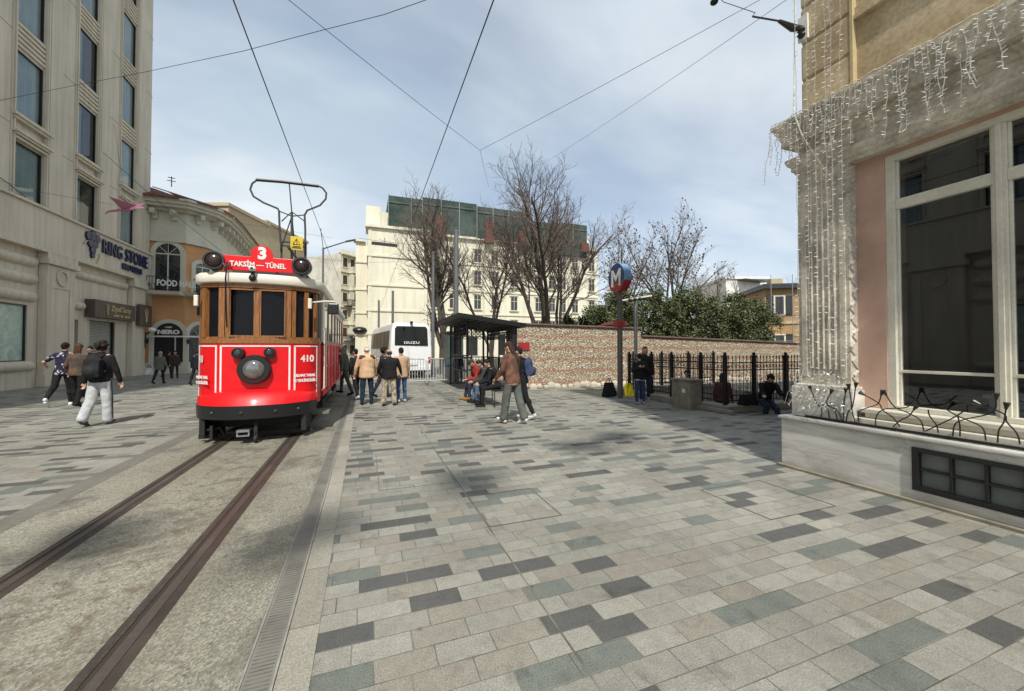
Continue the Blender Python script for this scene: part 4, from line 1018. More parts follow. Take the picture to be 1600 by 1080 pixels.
_c = M_TAN.mix(1.0, _c, M_TAN.ramp(M_TAN.noise(26, 4), [(0.3,0.78),(0.7,1.12)]), 'MULTIPLY'); M_TAN.base(_c); M_TAN.set(0.85, 0, 0.25); M_TAN.bump(M_TAN.noise(35, 4), 0.3, 0.006); M_TAN = M_TAN.m
M_PINK = NB('salmon_pink_render')
_c = M_PINK.mix(1.0, (0.56,0.37,0.285), M_PINK.ramp(M_PINK.noise(1.3, 7, 0.65), [(0.3,0.72),(0.7,1.08)]), 'MULTIPLY')
_c = M_PINK.mix(M_PINK.ramp(M_PINK.noise(3.4, 6, 0.7), [(0.6,0.0),(0.72,0.4)]), _c, (0.42,0.35,0.30)); M_PINK.base(_c); M_PINK.set(0.85, 0, 0.2); M_PINK.bump(M_PINK.noise(40, 4), 0.2, 0.005); M_PINK = M_PINK.m
M_CREAMF = pm('cream_window_paint', (0.64,0.605,0.50), 0.5, var=0.14, scale=2, fine=0.1)
rb = thing('palace_building', 'ornate stone corner building with pink wall, large cream framed windows and a marble plinth', 'building', (5.5, 0, 0))
YC = 3.68; YS = -14
# plinth
PB = (5.2, 1.15, .56)
m = MB()
path = [(5.2, YS), (5.2, YC), (24, YC)]
m.box(5.2, 2.34, .035, 5.6, YC, .62); m.box(5.2, YS, .035, 5.6, 1.10, .62); m.box(5.2, 1.10, .035, 5.6, 2.34, .13); m.box(5.2, 1.10, .56, 5.6, 2.34, .62)
m.box(5.601, 3.0, .035, 24, YC-.001, .62)
m.build('marble_plinth', M_MARB, rb)
m = sweep(MB(), path, [(-.02,.0),(.045,.0),(.045,.028),(.02,.034),(-.02,.034)]); m.build('plinth_foot', pm('grimy_foot_stone', (0.23,0.205,0.15), 0.85, var=0.4, scale=5), rb)
m = sweep(MB(), path, [(-.35,.62),(.0,.62),(.022,.628),(.032,.645),(.026,.663),(.008,.672),(-.35,.68)]); m.build('plinth_capping', M_MARB, rb, smooth=True, ang=70)
# basement window
bw = MB()
Yb0, Yb1, zb0, zb1 = 1.10, 2.34, .13, .56
for q in ((Yb1-.05,Yb1,zb0,zb1),(Yb0,Yb0+.05,zb0,zb1),(Yb0+.05,Yb1-.05,zb0,zb0+.045),(Yb0+.05,Yb1-.05,zb1-.045,zb1)):
    bw.box(5.175, q[0], q[2], 5.26, q[1], q[3])
k = 5; L = Yb1-Yb0-.1
for j in range(1, k): y = Yb0+.05+L*j/k; bw.box(5.19, y-.012, zb0+.045, 5.25, y+.012, zb1-.045)
bw.box(5.195, Yb0+.05, .335, 5.245, Yb1-.05, .357)
bw = bw.build('basement_window', M_BLACK, rb, bevel=.004)
MB().box(5.24, Yb0+.04, zb0+.04, 5.255, Yb1-.04, zb1-.04).build('frosted_panes', pm('dusty_frosted_glass', (0.16,0.175,0.165), 0.4, var=0.3, scale=4), bw)
# ground storey walls, leaving the great window open
WX = 5.50; Yw1, Yw0 = 2.68, -0.72; zw0, zw1 = .87, 3.72
m = MB(); m.box(WX, Yw1, .68, WX+.4, 3.0, 3.8); m.box(WX, YS, .68, WX+.4, Yw0, 3.8); m.box(WX, Yw0, 3.72, WX+.4, Yw1, 3.8)
m.build('ground_floor_wall', M_PINK, rb)
MB().box(WX+.02, 3.001, .68, 24, 3.38, 3.9).build('side_wall', M_PINK, rb)
m = MB(); m.box(5.30, YS, .672, WX+.4, 2.94, .76); m.box(5.38, Yw0-.2, .76, WX+.4, Yw1+.16, .82); m.box(5.34, Yw0-.25, .82, WX+.4, Yw1+.2, .868); m.build('window_sill', M_CREAMF, rb, bevel=.008)
# great window
def big_window(y1, y0, nm):
    f = MB(); xa, xb = WX+.03, WX+.13
    n = 4; L = (y1-y0); pw = L/n
    f.box(xa-.02, y1-.075, zw0, xb, y1, zw1); f.box(xa-.02, y0, zw0, xb, y0+.075, zw1); f.box(xa-.02, y0+.075, zw1-.07, xb, y1-.075, zw1); f.box(xa-.02, y0+.075, zw0, xb, y1-.075, zw0+.05)
    for j in range(1, n): y = y1 - pw*j; f.box(xa-.005, y-.045, zw0+.05, xb, y+.045, zw1-.07); f.box(xa-.025, y-.02, zw0+.05, xa-.005, y+.02, zw1-.07)
    for j in range(n):
        a, b = y1-pw*j-.045, y1-pw*(j+1)+.045
        if j == 0: a = y1-.075
        if j == n-1: b = y0+.075
        f.box(xa+.005, b, 3.105, xb-.005, a, 3.215); f.box(xa+.02, b, 1.285, xb-.01, a, 1.315)
        for (p, q) in ((b, b+.022), (a-.022, a)): f.box(xa+.025, p, zw0+.05, xb-.03, q, 1.285); f.box(xa+.025, p, 1.315, xb-.03, q, 3.105); f.box(xa+.025, p, 3.215, xb-.03, q, zw1-.07)
    fo = f.build(nm, M_CREAMF, rb, bevel=.004)
    MB().quad((xa+.05,y0+.05,zw0+.03),(xa+.05,y1-.05,zw0+.03),(xa+.05,y1-.05,zw1-.05),(xa+.05,y0+.05,zw1-.05)).build('panes', glass_mat('shop_window_glass', (0.45,0.5,0.5), blend=0.3, minr=0.11), fo)
    return fo
big_window(Yw1, Yw0, 'great_window')
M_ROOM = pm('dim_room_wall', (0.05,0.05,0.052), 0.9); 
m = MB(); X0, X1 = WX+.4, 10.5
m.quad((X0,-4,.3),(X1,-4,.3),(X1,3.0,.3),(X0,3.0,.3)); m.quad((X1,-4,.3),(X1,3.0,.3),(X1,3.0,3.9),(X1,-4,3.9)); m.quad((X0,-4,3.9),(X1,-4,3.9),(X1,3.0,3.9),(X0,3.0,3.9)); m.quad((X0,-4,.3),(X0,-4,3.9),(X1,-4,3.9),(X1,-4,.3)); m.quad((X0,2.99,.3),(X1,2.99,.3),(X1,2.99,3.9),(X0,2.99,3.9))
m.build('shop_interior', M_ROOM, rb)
t = thing('shop_counter', 'pale blue counter standing inside behind the great window of the pink building', 'counter', (6.6, 1.9, .3))
MB().box(6.3, 1.45, .3, 6.75, 2.2, 1.02).build('body', pm('pale_blue_laminate', (0.42,0.5,0.66), 0.5), t, bevel=.01); MB().box(6.27, 1.42, 1.02, 6.78, 2.23, 1.05).build('worktop', M_WHITE, t)
# corner pillar
m = MB(); m.box(5.36, 2.96, 1.10, 5.9, 3.54, 3.98); m.build('corner_pillar', M_WSTONE, rb)
m = MB(); m.box(5.345, 3.0, 1.2, 5.36, 3.06, 3.9).box(5.345, 3.44, 1.2, 5.36, 3.5, 3.9); 
for k in range(5): y = 3.115+k*.065; m.tube([(5.358, y, 1.3), (5.358, y, 3.85)], .018, 6)
m.build('pillar_fluting', M_WSTONE, rb)
m = MB()      # carved strip on the pillar's near face
rnd = random.Random(8)
for k in range(34):
    z = 1.18+k*.082
    m.obox((5.42+.03*math.sin(k*1.1), 2.955, z), (1,0,.7 if k%2 else -.7), (0,1,0), (-.7,0,1), .045, .012, .012)
m.build('carved_strip', pm('pale_marble_carving', (0.55,0.53,0.5), 0.6, var=0.25, scale=9), rb)
m = MB(); m.box(5.28, 2.90, .681, 5.95, 3.60, 1.06); m.build('pillar_pedestal', M_MARB, rb, bevel=.008)
m = MB(); m.box(5.30, 2.92, 1.06, 5.95, 3.58, 1.10); m.build('pedestal_capping', M_MARB, rb, bevel=.008)
cp = [(WX, 2.96), (5.36, 2.96), (5.36, 3.54), (6.2, 3.54)]
def capital(m, z0, pr): 
    return sweep(m, cp, pr, z0)
m = MB(); capital(m, 3.86, [(-.02,0),(.02,0),(.03,.03),(.05,.04),(.05,.09),(.08,.12),(.10,.17),(.10,.2),(-.02,.2)]); m.build('pillar_capital', M_WSTONE, rb, smooth=True, ang=30)
# entablature
path = [(5.38, YS), (5.38, 3.45), (24, 3.45)]
m = MB(); sweep(m, path, [(-0.3, 3.76), (0.012, 3.76), (0.012, 3.81), (0.037, 3.82), (0.037, 3.86), (0.062, 3.88), (0.062, 3.93), (0.031, 3.95), (0.031, 4.08), (0.056, 4.09), (0.056, 4.12), (0.081, 4.15), (0.112, 4.19), (0.112, 4.21), (0.186, 4.22), (0.186, 4.3), (0.198, 4.31), (0.198, 4.33), (0.217, 4.37), (0.248, 4.44), (0.248, 4.46), (0.267, 4.47), (0.267, 4.52), (-0.3, 4.6)])
m.build('cornice', M_WSTONE, rb)
# upper wall
HT = 11.8
m = MB(); m.box(5.45, YS, 4.55, 24, 3.42, HT); m.build('upper_wall', M_TAN, rb)
m = MB(); 
zz = 4.58
for k in range(15):
    m.box(5.38, 2.93, zz+.018, 6.2, 3.49, zz+.47); zz += .485
m.build('corner_quoins', M_TAN, rb, bevel=.018)
m = MB(); m.box(5.40, 2.935, 4.56, 6.1, 3.48, HT-.2); m.build('quoin_core', M_TAN, rb)
m = MB(); sweep(m, [(5.45, YS), (5.45, 2.92)], [(0,5.45),(.06,5.45),(.06,5.50),(.03,5.52),(.03,5.60),(.0,5.62)]); m.build('string_moulding', M_TAN, rb)
MB().box(5.435, YS, 5.63, 5.455, 2.6, 8.4).build('pink_panel', M_PINK, rb)
MB().box(5.374, 2.90, 4.56, 5.46, 2.93, HT-.3).build('sunlit_quoin_side', pm('painted_sunlit_ochre', (0.50,0.40,0.22), 0.8, var=0.2), rb)  # lit side face of the quoins, its brightness put into the strip colour
sweep(MB(), [(5.4, YS), (5.4, 3.45), (24, 3.45)], [(-.2,HT),(.3,HT),(.5,HT+.2),(.5,HT+.3),(-.2,HT+.4)]).build('roof_cornice', M_WSTONE, rb)
for k in range(4):
    f = MB().box(5.42, -.6-k*2.9, 6.2, 5.47, .6-k*2.9, 8.6).build('upper_window', M_CREAMF, rb); MB().box(5.413, -.5-k*2.9, 6.3, 5.419, .5-k*2.9, 8.5).build('pane', M_GLASSD, f)
# ---------------- icicle lights on the cornice
M_WIREW = pm('white_plastic_wire', (0.66,0.63,0.55), 0.5, var=0.1)
M_BULB = pm('clear_mini_bulb', (0.80,0.80,0.76), 0.2, var=0.05, spec=0.8)
def strand(w, b, p, length, rnd, wob=.02, step=.035, out=(-1,0,0), r=.0035, bs=1.0, sway=.5, bp=.8):
    pts = [Vector(p)]; o = Vector(out); ph = rnd.random()*6; cur = Vector((0,0,0)); dirn = Vector((0, rnd.uniform(-.15,.15)*sway, -1))
    n = int(length/step)
    for k in range(n):
        dirn += Vector((0, rnd.uniform(-.32,.32)*sway, 0)); dirn.y *= .6; d = Vector((rnd.uniform(-.25,.25)*sway*.5, dirn.y, -1)).normalized()
        pts.append(pts[-1] + d*step)
    w.tube(pts, r, 3, cap=False)
    for k in range(1, len(pts)):
        if rnd.random() < bp:
            a = rnd.choice((-1, 1)); d = Vector((rnd.uniform(-.5,.1), a*rnd.uniform(.6,1), rnd.uniform(-.5,.5))).normalized()
            b.tube([pts[k], pts[k]+d*.020*bs], [.0035, .0042], 3); b.tube([pts[k]+d*.020*bs, pts[k]+d*.032*bs], [.0048,.002], 4)
    return pts
rnd = random.Random(21)
t = thing('icicle_lights', 'unlit white icicle lights hanging in a ragged curtain from the stone cornice', 'string lights', (5.0, 1.5, 4.5))
w_, b_ = MB(), MB(); y = 3.70; top = []
while y > -1.2:
    top.append((5.10+rnd.uniform(-.01,.01), y, 4.535+rnd.uniform(-.012,.012)))
    L = rnd.choice((.25,.35,.45,.6,.68,.8))
    strand(w_, b_, (5.10, y, 4.53), L, rnd, sway=1.0, r=.0045, bs=1.1); y -= rnd.uniform(.032,.06)
w_.tube(top, .006, 4)
y = 3.9; 
xs = 5.12
while xs < 7.5:
    strand(w_, b_, (xs, 3.73, 4.53), rnd.choice((.3,.5,.62)), rnd, sway=1.0); xs += .11
w_.build('wire', M_WIREW, t); o = struct(b_.build('bulbs', M_BULB, t), 'stuff')
# vertical strings down the corner
spots = [(5.09, 3.37, 'outermost'), (5.09, 3.24, 'second'), (5.09, 3.14, 'third'), (5.09, 3.03, 'fourth'), (5.09, 2.97, 'fifth'), (5.09, 2.87, 'innermost')]
for i, (x, y, nm) in enumerate(spots):
    t = thing('string_lights', '%s vertical string of unlit white bulbs on the corner pillar, counted from the sky edge' % nm, 'string lights', (x, y, 1.2), group='vertical light strings on the corner pillar')
    w_, b_ = MB(), MB()
    zt = 11.9; pts = [(x, y, zt)]; z = zt
    while z > 1.35: z -= .3; pts.append((x+rnd.uniform(-.006,.006), y+rnd.uniform(-.012,.012), z))
    pts += [(5.12, y+.05, 1.12), (5.20, y+.22, .98), (5.25, y+.3, .82)]
    w_.tube(pts, .0036, 3, cap=False); z = zt
    while z > 1.3:
        z -= rnd.uniform(.05,.09) if z < 7 else .12; a = rnd.choice((-1, 1)); p = Vector((x, y, z)); d = Vector((rnd.uniform(-.5,.2), a, rnd.uniform(-.5,.5))).normalized(); b_.tube([p, p+d*.034], [.0045,.003], 3)
    w_.build('wire', M_WIREW, t); struct(b_.build('bulbs', M_BULB, t), 'stuff')
t = thing('fallen_string_lights', 'tangled end of unlit white string lights draped over the pillar pedestal and ironwork', 'string lights', (5.25, 3.2, .8), group=None)
w_, b_ = MB(), MB()
for k in range(9):
    y = 3.50-k*.065; z0 = 1.28; pts = [(5.268, y, z0)]
    for j in range(9): pts.append((5.262+rnd.uniform(-.02,.01), y-.0+rnd.uniform(-.02,.02)-.012*j*(k-7)/8*1.2, z0-.052*(j+1)-.03*math.sin(k)))
    w_.tube(pts, .0035, 3, cap=False)
    for q in pts[1:]:
        for _ in range(2):
            d = Vector((rnd.uniform(-.8,0), rnd.uniform(-1,1), rnd.uniform(-1,1))).normalized(); b_.tube([Vector(q), Vector(q)+d*.024], [.0036,.0025], 3)
for k in range(38):
    q = Vector((5.25+rnd.uniform(-.04,.01), rnd.uniform(2.85,3.45), rnd.uniform(.80,.96))); 
    for _ in range(2): d = Vector((rnd.uniform(-1,0), rnd.uniform(-1,1), rnd.uniform(-1,1))).normalized(); b_.tube([q, q+d*.028], [.004,.0028], 3)
w_.build('wire', M_WIREW, t); struct(b_.build('bulbs', M_BULB, t), 'stuff')
# loose white cable across the cornice corner
tag(MB().tube([(5.3,3.5,6.4),(5.26,3.5,5.0),(5.09,3.40,4.55),(5.10,3.3,4.2),(5.24,3.15,3.75),(5.3,3.08,3.6)], .008, 5).build('loose_cable', M_WIREW, None), 'loose white cable slung diagonally over the cornice corner onto the pillar', 'cable')
# ---------------- ironwork planter on the plinth
t = thing('window_ironwork', 'black wrought iron rail with crossing curved rods and cone tips along the marble plinth', 'ironwork', (5.3, 2, .68))
m = MB(); m.box(5.262, -2.5, .681, 5.292, 3.42, .705); m.build('base_rail', M_BLACK, t)
rods = [[(365,525),(380,460),(410,420),(430,290)],[(425,528),(405,450),(400,390),(385,300)],[(450,528),(455,460),(520,430),(585,405),(608,345)],[(740,565),(690,500),(620,450),(590,400),(495,345)],
 [(568,555),(580,480),(640,440),(780,430),(850,370)],[(905,598),(880,520),(800,470),(700,425),(643,345)],[(690,565),(740,520),(800,490),(835,445)],[(1005,605),(990,550),(945,490),(935,445)],
 [(915,595),(1020,545),(1130,490),(1215,430)],[(1105,630),(1120,550),(1180,515),(1340,480),(1400,440),(1405,375)],[(1335,660),(1310,570),(1200,515),(1130,485),(1055,440)],[(1155,630),(1155,560),(1140,490)],
 [(1417,675),(1425,590),(1460,530),(1475,440)],[(1572,685),(1550,610),(1480,530),(1460,475),(1300,410)],[(190,500),(195,440),(160,400),(122,310)],[(248,505),(235,440),(200,410)],[(303,515),(280,440),(215,410)],[(335,525),(310,460),(230,400),(255,335)],[(345,525),(350,400),(360,325)]]
cone = {0,1,2,3,5,6,9,12,13,14,17,18}
def smooth_path(P, n=5):
    r_ = []
    for i in range(len(P)-1):
        p0 = P[max(0,i-1)]; p1 = P[i]; p2 = P[i+1]; p3 = P[min(len(P)-1,i+2)]
        for k in range(n):
            u = k/n; r_.append(.5*((2*p1)+(-p0+p2)*u+(2*p0-5*p1+4*p2-p3)*u*u+(-p0+3*p1-3*p2+p3)*u**3))
    return r_+[P[-1]]
rr = random.Random(3)
for i, rd in enumerate(rods):
    xoff = 5.277 - rr.uniform(0, .03); P = []
    for j, (a, b) in enumerate(rd):
        y, z = onX(1240+a/4.444, 540+b/4.444, xoff-.012*j); P.append(Vector((xoff-.012*j, y, max(z, .69))))
    o = MB().tube(smooth_path(P), .0058, 6).build('curved_rod', M_BLACK, t, smooth=True)
    if i in cone:
        d = (P[-1]-P[-2]).normalized(); MB().lathe(P[-1]-d*.01, d, [(.006,0),(.009,.008),(.023,.06),(.023,.066),(.0,.066)], 10).build('cone_tip', M_BLACK, o)
for k in range(7):      # the same pattern going on beyond the frame
    y = 1.1-k*.5; P = [Vector((5.27,y,.69)), Vector((5.26,y-.03,.85)), Vector((5.25,y-.25,.98)), Vector((5.24,y-.3,1.12))]; MB().tube(smooth_path(P), .0058, 6).build('curved_rod', M_BLACK, t, smooth=True)
# ---------------- wire bracket
yb_, zb_ = onX(1258, 48, 5.37)
t = thing('wire_anchor', 'dark iron wire anchor with insulator bolted high on the stone corner', 'anchor', (5.3, 3.3, 6.2))
_y, _z = onX(1256, 46, 5.375); a_ = Vector((5.375, _y, _z)); print('anchor', _y, _z)
MB().box(5.35, _y-.06, _z-.15, 5.378, _y+.06, _z+.17).build('wall_plate', M_WHITE, t)
MB().tube([a_, a_+Vector((-.12,.06,.03)), a_+Vector((-.30,.12,.12))], [.035,.045,.02], 8).lathe(a_+Vector((-.05,0,-.12)), (0,0,1), [(.03,0),(.05,.03),(.03,.06),(.05,.09),(.03,.12)], 10).tube([a_+Vector((-.3,.12,.12)), a_+Vector((-.55,.3,.25))], .012, 5).build('insulator', M_BLACK, t, smooth=True)
ANCH = a_+Vector((-.55,.3,.25))
# ================================================================ OVERHEAD WIRES
def cat(a, b, sag=.15, n=14):
    a, b = Vector(a), Vector(b); return [a.lerp(b, k/n) - Vector((0,0,sag*4*(k/n)*(1-k/n))) for k in range(n+1)]
M_CABLE = pm('weathered_black_cable', (0.03,0.03,0.032), 0.6)
def wire(name, label, pts, r=.009):
    t = MB().tube(pts, r, 5).build(name, M_CABLE, None); tag(t, label, 'wire', 'overhead wires'); return t
wire('contact_wire', 'tram contact wire running over the pantograph of the red tram', cat((-1.46,-6,5.63), (-1.46,40,5.60), .05), .0085)
wire('contact_wire', 'steep dark contact wire right of the tram, crossing the sky before the cream building', cat((1.36,-6,5.6), (1.36,44,5.62), .05), .0085)
JN = dep(750, 235, 13.5)
e1 = dep(450, -4, 7.0); wire('span_wire', 'thin span wire from the upper left sky down to the wire joint', cat(e1+(e1-JN)*.3, JN, .05), .006)
e2 = dep(1190, -4, 9.0); wire('span_wire', 'span wire rising from the wire joint to the upper right edge', cat(JN, e2+(e2-JN)*.3, .05), .006)
e4 = dep(764, 292, 23.0); wire('drop_wire', 'short wire dropping from the wire joint into the bare tree crowns', cat(JN, e4, .05), .006)
wire('span_wire', 'lower of the two span wires falling left toward the bare trees', cat(dep(1260,-22,8.5), dep(845, 258, 26), .1), .006)
wire('feeder_wire', 'short cable leaving the corner anchor over the plaza to the upper left', [ANCH, dep(1180, 20, 6.6), dep(1130, 3, 7.2), dep(1100, -30, 7.6)], .006)
MB_ = MB().ell(dep(1116, 3, 7.2), (.07,.07,.05)); tag(MB_.build('wire_insulator', M_BLACK, None, smooth=True), 'small dark insulator on the cable at the top edge near the stone corner', 'insulator')
ya, za = onX(0, 157, -12.38); h1 = Vector((-12.38, ya, za))
wire('cross_wire', 'long cross wire from the hotel front rising over the tram', [h1, dep(110,135,16.5), dep(230,112,13.8), dep(380,80,11.6), dep(505,47,10.3), dep(600,23,9.6), dep(700,-12,9.0), dep(900,-80,8.2)], .008)
ya, za = onX(-60, 60, -12.38)
wire('service_cable', 'sagging dark cable crossing the hotel windows down to the orange building', [Vector((-12.38,ya,za)), dep(0,106,15.5), dep(75,165,17.5), dep(150,228,19.5), dep(230,300,21.5), dep(300,357,23.0), dep(345,392,24.5)], .012)
wire('service_cable', 'thin slack cable across the hotel front above the sign band toward the lamp post', [Vector((-12.3,19.4,7.55)), dep(60,300,15.5), dep(190,322,18), dep(300,337,21), dep(420,356,24), dep(520,372,27)], .006)
wire('service_cable', 'short cable bundle on the hotel front above the ledge at the left edge', [Vector((-12.28,18.0,7.9)), Vector((-12.28,19.7,7.62)), Vector((-12.28,20.6,7.38))], .015)
wire('far_wire', 'faint horizontal wire across the street behind the tram', cat(dep(480,402,40), dep(640,408,45), .3), .012)
# ================================================================ BACKGROUND BUILDINGS
M_CREAM = NB('cream_render')
_c = M_CREAM.mix(1.0, (0.72,0.685,0.545), M_CREAM.ramp(M_CREAM.noise(0.25, 6, 0.6), [(0.3,0.88),(0.7,1.04)]), 'MULTIPLY')
_p = M_CREAM.n('ShaderNodeMapping'); _p.inputs['Scale'].default_value = (1, 1, .1); M_CREAM.l(M_CREAM.tc.outputs['Object'], _p.inputs[0])
_c = M_CREAM.mix(1.0, _c, M_CREAM.ramp(M_CREAM.noise(1.5, 5, .6, _p.outputs[0]), [(0.3,0.86),(0.6,1.02)]), 'MULTIPLY'); M_CREAM.base(_c); M_CREAM.set(.85, 0, .2); M_CREAM = M_CREAM.m
M_CRW = pm('pale_ivory_mouldings', (0.68,0.65,0.52), 0.8, var=0.1, spec=.2)
M_WIN = pm('grey_window_glass', (0.035,0.038,0.038), 0.2, var=0.4, scale=.8, spec=.7)
M_NET = NB('green_debris_netting')
_c = M_NET.mix(M_NET.ramp(M_NET.noise(0.5, 5, .6), [(0.35,0.0),(0.65,1.0)]), (0.035,0.055,0.047), (0.08,0.105,0.092)); M_NET.base(_c); M_NET.set(.9, 0, .1); M_NET.bump(M_NET.noise(1.2, 3), .4, .1); M_NET = M_NET.m
M_CHIM = pm('red_brick_chimney', (0.15,0.055,0.04), .9, var=.3, scale=3)
YB = 55.0
big = thing('school_building', 'long cream building behind the trees with dark windows and green netted scaffolding on its roof', 'building', (18, YB, 0))
xl = onY(575, 400, YB)[0]; xm = onY(668, 400, YB)[0]; xr = onY(940, 450, YB)[0]
zt = onY(620, 358, YB)[1]; print('big building', xl, xm, xr, zt)
ZT = 17.6
m = MB(); m.box(xl, YB, 0, xm, YB+14, ZT); m.box(xm, YB+1.2, 0, xr, YB+14, ZT); m.box(xl-1.6, YB+5, 0, xl, YB+20, ZT-.8)
m.build('wall', M_CREAM, big)
m = MB()
for px_y in (402, 447, 486, 522):
    z = onY(620, px_y, YB)[1]
    m.box(xl-.12, YB-.14, z-.12, xm+.12, YB-.001, z+.12); m.box(xm+.13, YB+1.06, z-.10, xr+.1, YB+1.199, z+.10); m.box(xl-1.72, YB+4.88, z-.1, xl-.13, YB+4.999, z+.1); m.box(xl-.14, YB, z-.12, xl-.001, YB+4.9, z+.12)
m.box(xl-.35, YB-.35, ZT, xm+.35, YB+.8, ZT+.35); m.box(xm+.36, YB+.75, ZT-.0, xr+.35, YB+2, ZT+.33); m.box(xl-1.9, YB+4.6, ZT-.79, xl-.36, YB+6, ZT-.5)
for x in (xl+.25, xm-.25): m.box(x-.2, YB-.07, 0, x+.2, YB-.002, ZT)
m.build('string_courses', M_CRW, big)
# windows: measured columns and rows on the main facade
cols_ = [678, 708, 746, 773, 803, 841, 862, 879, 898, 924]
rowsz = [(3.9,5.9),(7.4,9.5),(11.0,13.0),(14.3,16.2)]
base = None
wo = MB().box(-.56,-.06,-1.06,.56,.02,1.06).build('window', M_CRW, big, world=False)
wp = MB().box(-.50,-.075,-1.0,.50,-.062,1.0).build('pane', M_WIN, wo, world=False)
wb = MB().box(-.025,-.09,-.98,.025,-.076,.98).box(-.48,-.09,.3,.48,-.076,.35).box(-.75,-.2,-1.2,.75,0,-1.121).box(-.7,-.14,1.121,.7,0,1.22).build('sash_bars', M_CRW, wo, world=False)
first = True
def putwin(x, y, z, sx=1.0, sz=1.0):
    global first
    if first: o = wo; first = False
    else:
        o = wo.copy(); col.objects.link(o); o.parent = big
        for c in (wp, wb): k = c.copy(); col.objects.link(k); k.parent = o
    o.location = (x-18, y-YB, z); o.scale = (sx, 1, sz)
for px in cols_:
    for (z0, z1) in rowsz:
        X = onY(px, 450, YB+1.2)[0]; putwin(X, YB+1.17, (z0+z1)/2, 1.0, (z1-z0)/2.1)
for px in (592,):
    pass
# attic storey, netting on scaffolding, chimneys
za = lambda px, py, Y=YB+1: onY(px, py, Y)[1]
a0 = onY(607, 345, YB+1)[0]; a1 = onY(640, 345, YB+1)[0]; xr2 = onY(917, 370, YB+1.4)[0]
m = MB(); m.box(xl+1.0, YB+1.2, ZT+.36, xr-1.5, YB+12, ZT+2.6)
m.box(xl-.3, YB+1.0, ZT+.36, xl+1.6, YB+5, ZT+3.2); m.build('attic_wall', M_CREAM, big)
m = MB()
for k in range(6): x = xl+2.5+k*2.5; m.box(x, YB+1.1, ZT+.7, x+1.5, YB+1.19, ZT+1.9)
m.build('attic_windows', M_WIN, big)
m = MB(); g = MB()
x0 = a0
steps = [(607,660,305,352),(660,745,308,362),(745,830,322,372),(830,872,345,390),(872,917,347,398)]
for (p0, p1, yt, yb) in steps:
    A = onY(p0, yt, YB+.7); B = onY(p1, yt+(p1-p0)*.10, YB+.7); ztop = A[1]; zbot = onY(p0, yb, YB+.7)[1]
    n = max(2, int((B[0]-A[0])/1.2))
    for j in range(n):
        xa, xb = A[0]+(B[0]-A[0])*j/n, A[0]+(B[0]-A[0])*(j+1)/n
        m.hexa([(xa,YB+.72,zbot),(xb,YB+.72,zbot),(xb,YB+.8,zbot),(xa,YB+.8,zbot),(xa,YB+.7+.05*(j%2),ztop),(xb,YB+.7+.05*((j+1)%2),ztop),(xb,YB+.8,ztop),(xa,YB+.8,ztop)])
        if j % 2 == 0: g.tube([(xa, YB+.6, zbot-.5), (xa, YB+.6, ztop+.15)], .05, 5)
    g.tube([(A[0], YB+.6, ztop-.9), (B[0], YB+.6, ztop-.9)], .05, 5)
m.box(A[0], YB+.85, zbot, B[0], YB+10, ztop-.3)
A = onY(607, 305, YB+.7); m.box(A[0]-.02, YB+.85, ZT+2.7, A[0]+14, YB+8, A[1]-.2)
m.build('netting', M_NET, big); g.build('scaffold_tubes', M_STEEL, big)
for px, y0, y1 in ((686,338,382),(764,347,392),(815,362,398),(864,378,400),(913,380,402)):
    x, z1 = onY(px, y0, YB+.4); z0 = onY(px, y1, YB+.4)[1]; MB().box(x-.6, YB+.15, max(z0, ZT-.4), x+.75, YB+1.0, z1).build('chimney', M_CHIM, big)
MB().tube([(xm+8.5,YB+1.05,0),(xm+8.5,YB+1.05,ZT)], .1, 6).tube([(xr-5.5,YB+1.05,0),(xr-5.5,YB+1.05,ZT)], .1, 6).build('drainpipes', M_CRW, big)
